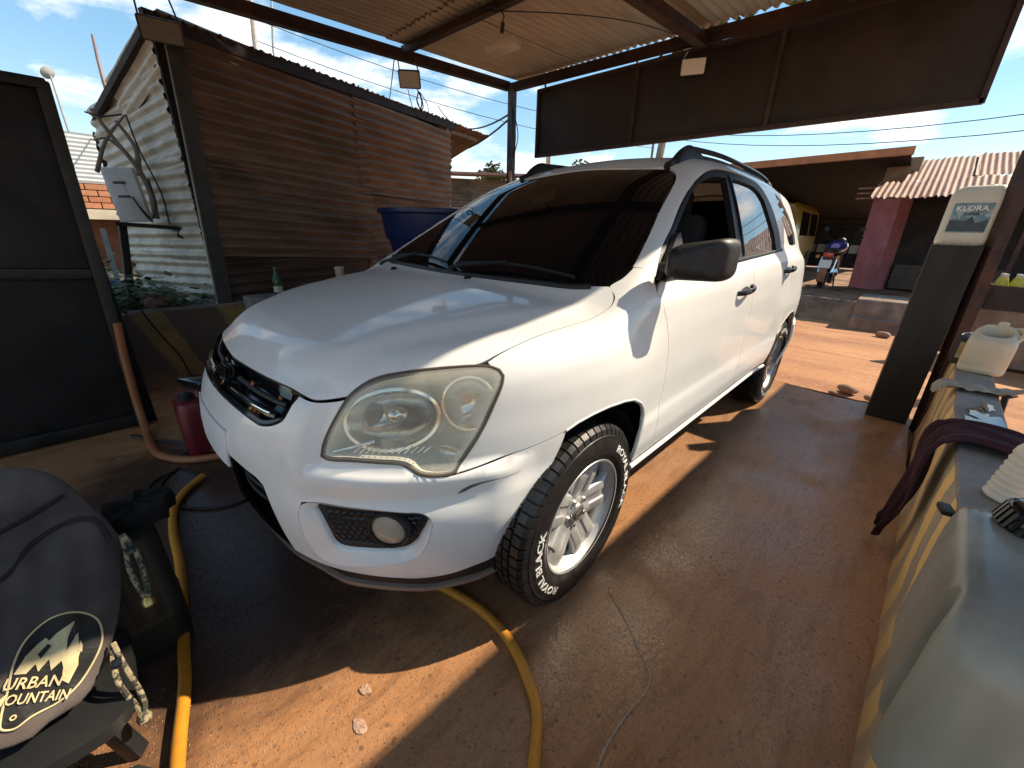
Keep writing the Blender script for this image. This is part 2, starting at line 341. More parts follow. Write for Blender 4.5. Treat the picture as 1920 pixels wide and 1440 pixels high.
# splash of water on the wall top
b=MB(); rng2=random.Random(3)
for k,(x,y,rx,ry) in enumerate(((-1.62,1.86,.10,.03),(-1.5,1.90,.13,.045),(-1.44,1.84,.10,.035),(-1.75,1.90,.07,.02))):
    b.add([(x+rx*math.cos(a)*(1+.25*math.sin(3*a+k)),min(wy(x)+.15,y+ry*math.sin(a)*(1+.2*math.sin(5*a+k))),.5735+.0005*k) for a in np.linspace(0,2*np.pi,22,endpoint=False)],[tuple(range(22))])
tag(b.build('water_puddle',mat('thin_water',(.02,.02,.022),.03,var=0,spec=.6,ior=1.6)),'wet glossy water patch on the cement top of the right wall','puddle')
BLKW=mat('blackened_wood',(.022,.017,.015),.6,var=.35,vs=14,bump=.35,bs=40,stretch=(1,1,.2),rv=.2)
STEEL=mat('rusted_steel',(.045,.026,.022),.55,metal=.35,var=.35,vs=10,bump=.25,bs=60,col2=(.09,.04,.025))
b=MB(); b.box((-3.19,1.643,.62),(.46,.235,1.29),bev=.006); tag(b.build('black_pillar',BLKW,None,True),'thick black square pillar holding up a plastic jug','pillar')
b=MB(); b.bar((-3.03,1.84,-.05),(-3.0,1.79,1.80),.07); tag(b.build('gate_post',STEEL),'slim dark post rising behind the thick black pillar','post')
# brown wooden slat in the gap between pillar and slim post
b=MB(); b.bar((-3.4,1.80,.5),(-3.4,1.80,1.35),.05,.03,up=(0,1,0)); tag(b.build('timber_batten',mat('old_timber',(.16,.085,.05),.8,var=.3,vs=20)),'narrow brown batten between black pillar and slim post','batten')
# ---- left low wall and machine booth
LW=stripe_material('faded_yellow_stripes',(.30,.19,.07),(.10,.075,.06),.55,-.35,(.12,.075,.05),.35)
lw=thing('rear_wall','low dark wall with faded yellow stripes below the corrugated shed','wall',(.7,-2.68,0))
b=MB(); b.grid(50,8,lambda u,v:(-.75+3.2*u,-2.65+.005*fbm(u*20,v*5),-.02+.64*v)); b.build('striped_face',LW,lw,True)
b=MB(); b.loft([[(x,-2.65,.615),(x,-2.645,.632+.004*fbm(x*6,1)),(x,-2.75,.634),(x,-2.77,.60),(x,-2.77,.0)] for x in np.linspace(-.75,2.45,50)],closed=False); b.build('cement_top',CEM,lw,True,50)
BOOTH=mat('black_sheet_metal',(.010,.009,.009),.62,metal=.2,var=.4,vs=5,bump=.25,bs=14,rv=.2,col2=(.028,.020,.016),c2=(.5,.75),c2s=3)
bo=thing('metal_booth','tall black sheet metal booth at the left edge','booth',(1.8,-2.0,0))
b=MB(); b.box((1.86,-1.965,.96),(1.76,.03,1.92),bev=.004); b.build('panel',BOOTH,bo,True)
EDGE=mat('booth_edge',(.030,.027,.024),.5,metal=.4,var=.3,vs=14,bump=.2,bs=50)
b=MB(); b.bar((1.055,-1.91,.0),(.975,-1.93,1.93),.055,.05,up=(0,1,0),bev=.01); b.build('front_upright',EDGE,bo,True)
b=MB(); b.bar((.96,-1.93,1.915),(2.7,-1.93,1.90),.06,.05,bev=.01); b.build('top_rail',BOOTH,bo,True)
b=MB(); b.bar((1.04,-1.935,.985),(2.7,-1.935,1.07),.07,.06,bev=.012); b.build('middle_rail',EDGE,bo,True)
b=MB(); b.bar((1.07,-1.945,.05),(2.7,-1.945,.05),.06,.08,bev=.01); b.build('bottom_rail',BOOTH,bo,True)
b=MB(); b.box((2.68,-2.2,.96),(.03,.4,1.85)); b.build('side_panel',BOOTH,bo)
# ---- corrugated sheets
def sheet_mesh(L,W,pitch=.076,amp=.0095,nl=8,dent=.006,seed=0,seg=6,jag=.0):
    """waves run along local x (length L); across local y (width W); faces local z"""
    nw=int(round(W/pitch*seg)); r=random.Random(seed); V=[]
    jj=[r.uniform(-jag,jag) for _ in range(nw+1)]
    for i in range(nl+1):
        for j in range(nw+1):
            x=L*i/nl; y=W*j/nw; xe=x+(jj[j]*(-1 if i==0 else 1) if i in (0,nl) else 0)
            V.append((xe,y,amp*math.cos(2*math.pi*y/pitch)+dent*fbm(x*2.1+seed,y*2.7+seed*.7,seed)))
    n=nw+1; Fc=[(i*n+j,(i+1)*n+j,(i+1)*n+j+1,i*n+j+1) for i in range(nl) for j in range(nw)]
    me=bpy.data.meshes.new('corrugated_sheet'); me.from_pydata(V,[],Fc); me.polygons.foreach_set('use_smooth',[True]*len(Fc)); me.update(); return me
def place_sheet(me,m,parent,o,ux,uy,name='corrugated_sheet'):
    """o origin, ux direction of waves, uy direction across"""
    ux=Vector(ux).normalized(); uy=Vector(uy); uy=(uy-ux*uy.dot(ux)).normalized(); uz=ux.cross(uy)
    if m is not None and (not me.materials): me.materials.append(m)
    q=bpy.data.objects.new(name,me); COL.objects.link(q); q.parent=parent
    q.matrix_local=Matrix(((ux.x,uy.x,uz.x,o[0]),(ux.y,uy.y,uz.y,o[1]),(ux.z,uy.z,uz.z,o[2]),(0,0,0,1))) if parent is None else Matrix.Translation(-wl(parent))@Matrix(((ux.x,uy.x,uz.x,o[0]),(ux.y,uy.y,uz.y,o[1]),(ux.z,uy.z,uz.z,o[2]),(0,0,0,1)))
    return q
# ---- canopy
rz=lambda x,y:2.885-.046*(x+3.0)*1.0-.018*(y+2.55)
cn=thing('canopy','corrugated tin canopy roof on dark steel beams over the car','canopy',(-.5,.5,0))
TIN=[mat('canopy_tin_%d'%k,c,.62,metal=.25,var=.14,vs=5,bump=.06,bs=30,col2=(.34,.25,.17),c2=(.55,.8),stretch=(.35,1.6,1)) for k,c in enumerate(((.43,.385,.31),(.39,.35,.285),(.45,.405,.33)))]
meshes=[sheet_mesh(1.78,.95,amp=.012,seed=k+1,dent=.006,jag=.012) for k in range(3)]
meshl=[sheet_mesh(1.95,.95,amp=.012,seed=k+7,dent=.006,jag=.012) for k in range(3)]
for k in range(3): meshes[k].materials.append(TIN[k]); meshl[k].materials.append(TIN[(k+1)%3])
YE=3.62
kk=0
for j in range(5):
    y0=-2.56+.825*j
    for (x0,me_,dz) in ((-3.14,meshes,.085),(-1.48,meshl,.098),(.38,meshes,.085)):
        place_sheet(me_[kk%3],None,cn,(x0,y0,rz(x0,y0)+dz+.004*(j%2)),(1,0,-.046),(0,1,-.018),'roof_sheet'); kk+=1
bx=lambda a,b_,w,h,nm,m=STEEL:(lambda q:(q.bar(a,b_,w,h),q.build(nm,m,cn)))(MB())
bx((-3.02,-2.62,rz(-3,-2.6)+.02),(2.2,-2.62,rz(2.2,-2.6)+.02),.075,.085,'edge_beam')
bx((-3.02,-2.6,rz(-3,-2.55)+.0),(-3.12,1.5,rz(-3.1,1.5)+.0),.07,.08,'cross_beam')
for x in (-1.56,.35): bx((x,-2.58,rz(x,-2.6)+.045),(x-.02,1.5,rz(x,1.5)+.045),.06,.055,'purlin')
for y in (-.30,1.40): bx((-3.05,y,rz(-3,y)-.045),(2.15,y-.1,rz(2.15,y)-.045),.085,.075,'rafter')
bx((2.16,-2.6,rz(2.16,-2.55)),(2.16,1.5,rz(2.16,1.5)),.07,.08,'cross_beam')
sa=thing('side_awning','separate tin awning beyond the right wall, out of the picture','awning',(-2,2.8,0))
for q in range(5):
    x0=-5.9+1.8*q; place_sheet(meshl[q%3],None,sa,(x0,2.385-.038*x0*.6,2.84+.01*(q%2)),(1,-.03,-.01),(0,1,-.03),'roof_sheet')
for y in (2.44,3.2): (lambda q:(q.bar((-5.9,y+.12,2.80),(3.0,y-.1,2.74),.06,.07),q.build('beam',STEEL,sa)))(MB())
for x in (-5.8,-.2,2.9): (lambda q:(q.bar((x,3.12,-.08),(x,3.12,2.78),.08,.08),q.build('post',STEEL,sa)))(MB())
for (x,y) in ((2.14,1.45),(2.14,-2.62)): bx((x,y,-.08),(x,y,rz(x,y)),.08,.08,'post')
po=thing('corner_post','slim dark post at the far corner of the canopy with cables on it','post',(-2.99,-2.52,0))
b=MB(); b.bar((-2.99,-2.52,-.02),(-2.99,-2.52,rz(-3,-2.52)),.075,.075); b.build('shaft',mat('grey_brown_steel',(.075,.06,.055),.55,metal=.3,var=.3,vs=14,bump=.2,bs=50),po)
b=MB(); b.box((-2.94,-2.46,2.05),(.05,.09,.12),bev=.01); b.build('junction_box',mat('box_grey',(.10,.10,.105),.6),po,True)
for k in range(3):
    b=MB(); b.tube([(-2.93+.02*k,-2.47+.015*k,2.7),(-2.93,-2.43+.04*k,2.35),(-2.95,-2.45-.01*k,2.05),(-2.94,-2.47,1.7),(-2.95,-2.46+.02*k,1.3)],.006,5,sm=6); b.build('cable',mat('cable_black',(.015,.015,.016),.6),po,True)
b=MB(); b.tube([(-2.92,-2.46,1.98),(-2.93,-2.46,1.7),(-2.92,-2.47,1.4)],.022,7,sm=5); b.build('conduit_wrap',mat('tan_wrap',(.32,.24,.15),.8,var=.3,vs=30),po,True)
# ---- hanging sign board (back of it)
SG=mat('sign_back',(.028,.018,.014),.6,var=.35,vs=3,bump=.2,bs=12,col2=(.050,.032,.025),c2=(.5,.8),c2s=1.6)
sg_=thing('sign_board','long dark sign board hanging below the canopy, seen from behind','sign',(-3.16,-.37,2.15))
b=MB(); b.grid(24,6,lambda u,v:(-3.165+.014*fbm(u*9,v*5),-2.225+3.72*u,2.15-.035*u+.66*v+.0*u)); b.build('back_panel',SG,sg_,True)
b=MB(); b.grid(24,6,lambda u,v:(-3.185,-2.225+3.72*u,2.15-.035*u+.66*v)); b.build('front_panel',mat('sign_front',(.55,.50,.42),.5),sg_,True)
for (a,c,nm) in (((-3.15,-2.24,2.145),(-3.15,1.50,2.11),'bottom_rail'),((-3.15,-2.24,2.82),(-3.15,1.50,2.775),'top_rail'),((-3.15,-2.235,2.13),(-3.15,-2.235,2.83),'end_rail'),((-3.15,1.495,2.10),(-3.15,1.495,2.79),'end_rail'),((-3.15,-.95,2.15),(-3.15,-.955,2.81),'rib'),((-3.15,.285,2.13),(-3.15,.28,2.80),'rib')):
    b=MB(); b.bar(a,c,.03,.035 if 'rail' in nm else .028,up=(1,0,0)); b.build(nm,mat('sign_frame',(.05,.028,.022),.6,var=.3,vs=10),sg_)
for y in (-2.1,-.95,.28,1.4):
    b=MB(); b.bar((-3.13,y,2.80),(-3.08,y,rz(-3.05,y)),.015); b.build('hanger',STEEL,sg_)
# ---- flood lights
def flood(loc,label,w,h,n,up,face,brk):
    t=thing('flood_light',label,'flood light',loc,'canopy flood lights'); n=Vector(n).normalized(); up=Vector(up); x=up.cross(n).normalized(); up=n.cross(x)
    M=Matrix(((x.x,up.x,n.x,loc[0]),(x.y,up.y,n.y,loc[1]),(x.z,up.z,n.z,loc[2]),(0,0,0,1)))
    b=MB(); b.prism(rrect(w,h,.012,3),-.02,.012,M); b.build('housing',mat('lamp_black',(.018,.018,.019),.5),t,False)
    b=MB(); b.prism(rrect(w*.9,h*.88,.008,3),.012,.0145,M); b.build('glass',face,t)
    for i in range(5):
        b=MB(); b.box(M@Vector((0,(-.4+.2*i)*h,-.03)),(w*.8,.004,.02),M=M.to_3x3().to_4x4()); b.build('fin',mat('lamp_black',(0,0,0)),t)
    for s in (-1,1):
        b=MB(); b.tube([M@Vector((s*w*.42,0,-.005)),M@Vector((s*w*.44,h*.45,-.02)),tuple(Vector(brk)+x*s*w*.38)],.006,5); b.build('bracket',STEEL,t)
    return t
FACE=mat('flood_face',(.62,.56,.45),.35,var=.2,vs=160,bump=.25,bs=220,dist=.003)
flood((-1.62,-2.6,2.655),'flood light with looped cable hanging from the left beam','flood light' and .21,.15,(.75,.85,-.55),(0,0,1),FACE,(-1.60,-2.62,2.84))
flood((-3.08,-.375,2.655),'small pale flood light fixed to the middle of the hanging sign',.21,.125,(.8,.35,-.25),(0,0,1),mat('flood_face_pale',(.75,.70,.6),.35,var=.15,vs=160),(-3.12,-.375,2.78))
flood((.33,-2.50,2.455),'dark flood light at the upper left over the shed corner',.235,.13,(.2,.9,-.35),(0,0,1),mat('flood_face_dim',(.16,.145,.12),.4,var=.3,vs=160,bump=.3,bs=200),(.33,-2.60,2.70))
cb=MB(); cb.tube([(-1.68,-2.58,2.60),(-1.72,-2.56,2.50),(-1.70,-2.55,2.42),(-1.66,-2.55,2.47),(-1.69,-2.55,2.56),(-1.73,-2.55,2.45),(-1.70,-2.55,2.40),(-1.66,-2.56,2.50)],.006,5,sm=6); cb.tube([(-1.72,-2.57,2.56),(-1.79,-2.55,2.45),(-1.74,-2.55,2.33),(-1.62,-2.55,2.38),(-1.58,-2.58,2.56)],.004,5,sm=6)
tag(cb.build('lamp_cable',mat('cable_black',(0,0,0)),None,True),'coiled black cable dangling below the left flood light','cable')
hb=thing('hanging_box','white plastic box hanging on a wire under the tin roof','box',(-1.62,-1.26,2.60))
HBM=Matrix.Translation((-1.62,-1.26,2.605))@Matrix.Rotation(.5,4,'Z')@Matrix.Rotation(.28,4,'X')
b=MB(); b.box((-1.62,-1.26,2.605),(.13,.25,.05),M=Matrix.Rotation(.35,4,'Z')@Matrix.Rotation(.15,4,'X'),bev=.008); b.build('case',mat('aged_white_plastic',(.62,.55,.44),.5,var=.1),hb,True)
b=MB(); b.tube([(-1.52,-1.17,2.64),(-1.51,-1.15,2.70)],.014,8); b.build('plug',BLK,hb,True)
b=MB(); b.tube([(-1.51,-1.15,2.70),(-1.50,-1.14,2.74),(-1.47,-1.25,2.80),(-1.46,-1.6,2.83)],.005,5,sm=5); b.build('wire',BLK,hb,True)
# thin wires stapled under the roof
for k,pts in enumerate((((-1.5,-1.3,2.80),(-2.0,-.98,2.85),(-2.5,-.68,2.87),(-3.0,-.42,2.84)),)):
    b=MB(); b.tube(pts,.004,4,sm=6); tag(b.build('roof_wire',mat('cable_black',(0,0,0)),None,True),('thin wire sagging towards the sign under the roof','thin wire under the roof nearest the camera','thin wire running to the corner post under the roof')[k],'wire')
# ================================================================== SHED on the left
sh=thing('shed','rusty corrugated tin shed left of the car with grey end wall','shed',(-1.2,-3.6,.35))
C0=Vector((.30,-2.71)); dd=Vector((-.949,-.315)); nn=Vector((-.315,.949))
RUST=[mat('rust_sheet_%d'%k,c,.72,metal=.15,var=.3,vs=6,bump=.25,bs=45,col2=c2,c2=(.48,.66),c2s=2.2,stretch=(.35,1,1.2)) for k,(c,c2) in enumerate((((.19,.115,.077),(.11,.07,.05)),((.23,.135,.085),(.13,.078,.054)),((.095,.06,.043),(.030,.021,.018)),((.17,.102,.07),(.06,.038,.028))))]
rows=((.30,1.10,2,0),(1.02,1.80,3,-.05),(1.70,2.64,0,-.0))
k=0
for (z0,z1,mi,tilt) in rows:
    for c_ in range(2):
        me=sheet_mesh(1.80,z1-z0,pitch=.082,amp=.015,nl=16,dent=.010,seed=20+k,seg=6); me.materials.append(RUST[(mi+c_)%4 if mi!=0 else c_])
        o2=C0+dd*(1.69*c_); dz=-.06*c_ if z0>1 else 0
        place_sheet(me,None,sh,(o2.x+nn.x*(.012*k%.03),o2.y+nn.y*(.004+.010*(k%3)),z0+dz),(dd.x,dd.y,tilt if c_==0 else tilt*.6),(0,0,1)); k+=1
GREY=[mat('grey_sheet_%d'%k,c,.6,metal=.2,var=.22,vs=7,bump=.2,bs=40,col2=c2,c2=(.5,.72)) for k,(c,c2) in enumerate((((.47,.455,.41),(.30,.27,.22)),((.44,.42,.36),(.22,.17,.12)),((.50,.48,.43),(.34,.30,.23))))]
ex=Vector((.317,-.948)); E0=Vector((.335,-2.73))
for q,(z0,z1,L0,L1,mi) in enumerate(((.30,1.08,0,1.35,2),(.98,1.76,0,1.33,1),(1.66,2.36,0,1.22,0),(2.28,2.60,0,.75,2))):
    me=sheet_mesh(L1,z1-z0,pitch=.088,amp=.014,nl=16,dent=.014,seed=40+q,seg=6,jag=.01); me.materials.append(GREY[mi])
    place_sheet(me,None,sh,(E0.x+.008*(q%2),E0.y,z0),(ex.x,ex.y,(-.03,-.03,-.14,-.38)[q]),(0,0,1))
b=MB(); b.bar((.315,-2.685,.60),(.235,-2.70,2.55),.10,.03,up=(0,1,0)); b.build('corner_plank',mat('grey_black_plank',(.045,.042,.04),.7,var=.3,vs=10,bump=.3,bs=40),sh)
b=MB(); b.box((.30,-2.80,1.5),(.10,.16,2.2)); b.build('corner_stud',DARK,sh)
b=MB(); b.bar((.372,-2.70,.62),(.29,-2.71,2.45),.012,.012); b.build('corner_angle',mat('pale_zinc',(.45,.45,.42),.5,metal=.4),sh)
# roof: sloping back, dark fascia, rafters at the far eave
DKW=mat('dark_timber',(.035,.026,.022),.8,var=.3,vs=12,bump=.4,bs=40)
F0=Vector((.34,-2.64,2.60)); F1=F0+Vector((dd.x,dd.y,.028))*4.55
bk=Vector((.315,-.949,-.40))
for q in range(5):
    o=F0+(F1-F0)*(q/5); me=sheet_mesh(1.42,.96,pitch=.08,amp=.011,nl=6,dent=.006,seed=60+q,jag=.015); me.materials.append(RUST[(q+1)%2])
    place_sheet(me,None,sh,(o.x,o.y,o.z+.012*(q%2)),bk,(dd.x,dd.y,.028),'roof_sheet')
b=MB(); b.bar(F0+Vector((.05,-.03,-.04)),F0+(F1-F0)*.80+Vector((0,-.05,-.04)),.05,.09); b.build('fascia',DKW,sh)
b=MB(); b.bar(F0+Vector((.0,0,-.03)),F0+Vector((.0,0,-.03))+bk*1.2,.04,.05); b.build('end_rafter',DKW,sh)
for q in range(3):
    a=F0+(F1-F0)*(.80+.08*q)+Vector((0,-.10-.1*q,-.05)); b=MB(); b.bar(a+bk*.15,a+bk*1.3,.05,.06); b.build('rafter',mat('tan_timber',(.22,.13,.08),.8,var=.3,vs=14),sh)
b=MB(); b.bar(F0+(F1-F0)*.72+Vector((-.02,-.12,-.09)),F1+Vector((.15,-.10,-.09)),.05,.05); b.build('wall_plate',mat('tan_timber',(0,0,0)),sh)
fc=C0+dd*3.44; b=MB(); b.bar((fc.x,fc.y-.02,.3),(fc.x,fc.y-.02,2.62),.05,.05); b.build('far_corner_post',mat('pale_timber',(.34,.27,.2),.8,var=.25,vs=14),sh)
me=sheet_mesh(1.5,2.3,pitch=.09,amp=.012,nl=6,seed=77); me.materials.append(RUST[1]); place_sheet(me,None,sh,(fc.x,fc.y,.3),(.317,-.948,0),(0,0,1))
me=sheet_mesh(3.5,1.7,pitch=.09,amp=.012,nl=6,seed=78); me.materials.append(RUST[2]); place_sheet(me,None,sh,(E0.x+ex.x*1.35,E0.y+ex.y*1.35,.3),(dd.x,dd.y,0),(0,0,1))
# ================================================================== FAR BUILDINGS
ORG=mat('orange_fascia',(.42,.17,.08),.75,var=.2,vs=5,bump=.2)
PNK=mat('pink_paint',(.46,.17,.20),.75,var=.18,vs=5,bump=.2,bs=30,col2=(.33,.15,.10),c2=(.5,.75))
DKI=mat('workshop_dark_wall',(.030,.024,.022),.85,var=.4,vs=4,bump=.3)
ws_=thing('workshop','open dark workshop with orange fascia beyond the road','building',(-13,-2,.3))
b=MB(); b.bar((-9.45,-9.0,2.62),(-9.5,.95,2.76),.10,.13); b.build('fascia',ORG,ws_)
b=MB(); b.grid(6,6,lambda u,v:(-9.5-9*u,-9.0+9.9*v,2.69+.14*v-.9*u)); b.build('roof',DKI,ws_)
me=sheet_mesh(14,2.6,pitch=.16,amp=.02,nl=8,seed=81,seg=5); me.materials.append(mat('workshop_back_sheet',(.05,.045,.042),.7,metal=.2,var=.3,vs=3)); place_sheet(me,None,ws_,(-18.2,-13,.3),(0,1,0),(0,0,1),'back_sheet')
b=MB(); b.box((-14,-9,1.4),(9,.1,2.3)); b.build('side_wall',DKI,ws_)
b=MB(); b.bar((-11.25,.85,.25),(-11.15,.80,2.15),.50,.40); b.build('pink_pillar',PNK,ws_)
b=MB(); b.bar((-11.15,.80,2.15),(-11.1,.80,2.85),.50,.40); b.build('pillar_top',mat('tan_plaster',(.26,.17,.11),.85,var=.25,vs=5),ws_)
GLOW=mat('sunlit_yard_beyond',(.40,.42,.30),.9,var=.2)
b=MB(); b.box((-18.15,-1.2,.95),(.05,3.2,.28)); b.build('rear_opening_rail',mat('pale_rail',(.5,.5,.46),.7),ws_)
for q in range(12):
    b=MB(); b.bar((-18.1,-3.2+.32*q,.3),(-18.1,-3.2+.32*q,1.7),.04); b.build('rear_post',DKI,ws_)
rng3=random.Random(5)
sp=thing('shop','rust roofed shop with dark front right of the pink pillar','building',(-11.5,3.5,.3))
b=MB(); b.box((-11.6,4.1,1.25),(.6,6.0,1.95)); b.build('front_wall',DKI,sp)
b=MB(); b.box((-11.25,2.0,.55),(.12,1.6,.5)); b.build('counter',mat('shop_counter',(.09,.07,.06),.85,var=.3),sp)
SUNR=[mat('pink_rust_roof_%d'%k,c,.7,metal=.1,var=.2,vs=3,col2=(.30,.16,.11),c2=(.5,.72)) for k,c in enumerate(((.235,.125,.09),(.21,.11,.08),(.26,.145,.105)))]
for q in range(7):
    me=sheet_mesh(1.9,.95,pitch=.085,amp=.014,nl=5,dent=.02,seed=90+q,jag=.05,seg=5); me.materials.append(SUNR[q%3]); place_sheet(me,None,sp,(-12.0,.92+.9*q,2.92+.02*(q%2)),(1,0,-.32),(0,1,.01),'roof_sheet')
for q in range(6):
    me=sheet_mesh(1.0,1.0,pitch=.085,amp=.014,nl=4,dent=.03,seed=100+q,jag=.06,seg=5); me.materials.append(SUNR[(q+1)%3]); place_sheet(me,None,sp,(-10.15,.58+.93*q,2.34+.02*(q%2)),(1,0,-.36),(0,1,.0),'awning_sheet')
for q in range(3):
    b=MB(); b.bar((-9.9,.30,2.22-.09*q),(-10.2,1.4,2.24-.09*q),.03,.03); b.build('awning_batten',mat('tan_timber',(0,0,0)),sp)
for q in range(4):
    b=MB(); b.bar((-9.4,1.0+1.6*q,.25),(-9.4,1.0+1.6*q,1.98),.06); 
    if q>0: b.build('awning_post',STEEL,sp)
b=MB(); b.loft([[(-7.55+.12*math.cos(t*3),.92+.24*t*4,.18) if False else (-7.35-.10*math.sin(t*2.2)+dx,1.0+2.6*t,z) for dx,z in ((.16,-.05),(.15,.12),(.05,.15),(.0,.34),(-.06,.40),(-.9,.41),(-1.0,-.05))] for t in np.linspace(0,1,14)],closed=False,cap0=True,cap1=True); 
tag(b.build('concrete_step',mat('old_concrete',(.23,.17,.13),.9,var=.25,vs=6,bump=.4,bs=20,col2=(.15,.10,.075)),None,True,35),'broken concrete step at the road edge before the shop','step')
# far left, behind the shed
hs=thing('brick_house','sunlit brick house with white tin roof far left behind the shed','house',(.9,-9.6,.36))
WT=mat('white_tin',(.46,.48,.49),.5,var=.08,vs=3)
me=sheet_mesh(3.6,.86,pitch=.075,amp=.014,nl=4,seed=110,seg=6); me.materials.append(WT); place_sheet(me,None,hs,(-1.4,-9.0,1.86),(1,0,0),(0,-.35,.8),'roof_sheet')
BRK=[mat('brick_%d'%k,c,.85,var=.15,vs=12,bump=.3) for k,c in enumerate(((.46,.19,.10),(.50,.22,.12),(.42,.17,.09)))]
bm0=MB().box((0,0,0),(.27,.11,.085),bev=.006); base_b=bm0.build('brick',BRK[0],hs); bms=[base_b.data]+[base_b.data.copy() for _ in range(2)]
for q in range(2): bms[q+1].materials.clear(); bms[q+1].materials.append(BRK[q+1])
first=True
for r_ in range(4):
    for c_ in range(13):
        x=-1.4+.285*c_+(.14 if r_%2 else 0); z=1.50+.098*r_; o=base_b if first else bpy.data.objects.new('brick',bms[(r_*5+c_*3)%3])
        if not first: COL.objects.link(o); o.parent=hs
        first=False; o.location=Vector((x,-9.02+.006*((c_*7+r_*3)%3),z))-wl(hs)
b=MB(); b.box((.3,-9.10,1.62),(3.9,.10,.5)); b.build('mortar_core',mat('mortar',(.34,.26,.19),.9,var=.2),hs)
b=MB(); b.box((.3,-8.98,1.36),(4.0,.25,.16)); b.build('lintel',mat('pale_concrete',(.55,.47,.36),.85,var=.15,vs=5),hs)
b=MB(); b.box((.3,-9.6,.8),(3.8,.1,1.1)); b.build('inner_wall',mat('brown_inner',(.20,.08,.04),.85,var=.3,vs=4),hs)
for x in (-1.5,.28,2.1):
    b=MB(); b.bar((x+.15,-8.95,.34),(x,-8.98,1.3),.10,.10); b.build('timber_post',mat('tan_timber',(0,0,0)),hs)
# rust fence and low buildings beyond the canopy
rf=thing('rusty_wall','rusty corrugated wall under a pink roof edge beyond the corner post','wall',(-8,-8.3,.3))
dirv=Vector((-.84,.54,0))
for q in range(4):
    me=sheet_mesh(1.5,2.35,pitch=.09,amp=.012,nl=4,seed=120+q); me.materials.append(RUST[1 if q%2 else 3]); o=Vector((-6.0,-9.2,.3))+dirv*1.45*q; place_sheet(me,None,rf,tuple(o),dirv,(0,0,1))
b=MB(); b.bar((-5.6,-9.3,2.72),(-11.5,-5.5,2.86),.5,.06); b.build('roof_edge',mat('pink_tin',(.42,.20,.15),.7,var=.2,vs=4),rf)
b=MB(); b.bar((-6.15,-9.0,1.5),(-6.9,-8.55,1.5),.04,.75,up=(0,0,1)); b.build('lit_panel',mat('orange_sheet',(.45,.26,.17),.7,var=.2),rf)
tk=thing('orange_sign','faded orange poster board on a pole beyond the car roof','sign',(-9.2,-7.1,.3))
b=MB(); b.box((-9.1,-7.08,3.25),(.06,.62,.62),rz=-.75,bev=.005); b.build('board',mat('faded_poster',(.58,.36,.22),.7,var=.15,vs=4,col2=(.42,.20,.12),c2=(.5,.58)),tk)
b=MB(); b.bar((-9.15,-7.1,.0),(-9.15,-7.1,3.0),.07); b.build('pole',STEEL,tk)
# opposite side of the yard, seen only as a reflection in the side windows
op=thing('street_house','brown tin roofed house across the side street, off to the right','house',(-3,15,0))
b=MB(); b.box((-3,16.5,1.1),(14,4,2.4)); b.build('wall',mat('brown_plaster',(.22,.13,.09),.85,var=.2,vs=3),op)
for q in range(8):
    me=sheet_mesh(3.2,1.9,pitch=.2,amp=.025,nl=4,seed=130+q,seg=4); me.materials.append(RUST[q%2]); place_sheet(me,None,op,(-10.5+1.8*q,13.7,2.2),(0,1,.35),(1,0,0),'roof_sheet')
# ------------------------------------------------------------------ car body: smooth implicit surface (x forward, y left, z up; front axle at x=0)
def sm(a,b,r):   # smooth max
    h=np.maximum(r-np.abs(a-b),0)/r
    return np.maximum(a,b)+h*h*r*.25
def smin(a,b,r): return -sm(-a,-b,r)
def lerp(x,xs,ys): return np.interp(x,xs,ys)
def _spl(x,xs,ys):  # smooth cubic hermite interp (monotone-ish)
    xs=np.asarray(xs,float);ys=np.asarray(ys,float)
    d=np.diff(ys)/np.diff(xs); m=np.empty_like(ys); m[0]=d[0];m[-1]=d[-1]
    m[1:-1]=np.where(d[1:]*d[:-1]>0,2*d[1:]*d[:-1]/(d[1:]+d[:-1]+1e-12),0)
    x=np.clip(x,xs[0],xs[-1]); i=np.clip(np.searchsorted(xs,x)-1,0,len(xs)-2)
    h=xs[i+1]-xs[i]; t=(x-xs[i])/h
    return (2*t**3-3*t**2+1)*ys[i]+(t**3-2*t**2+t)*h*m[i]+(-2*t**3+3*t**2)*ys[i+1]+(t**3-t**2)*h*m[i+1]
_TAB={}
def spl(x,xs,ys):
    k=(tuple(xs),tuple(ys))
    if k not in _TAB: g=np.linspace(xs[0],xs[-1],6000); _TAB[k]=(g[0],1/(g[1]-g[0]),_spl(g,xs,ys))
    x0,inv,t=_TAB[k]; u=np.minimum(np.maximum((x-x0)*inv,0),5998.999); i=u.astype(int); f=u-i
    return t[i]*(1-f)+t[i+1]*f
def ss(t):
    u=np.minimum(np.maximum(t,0),1); return u*u*(3-2*u)
X0=-.2
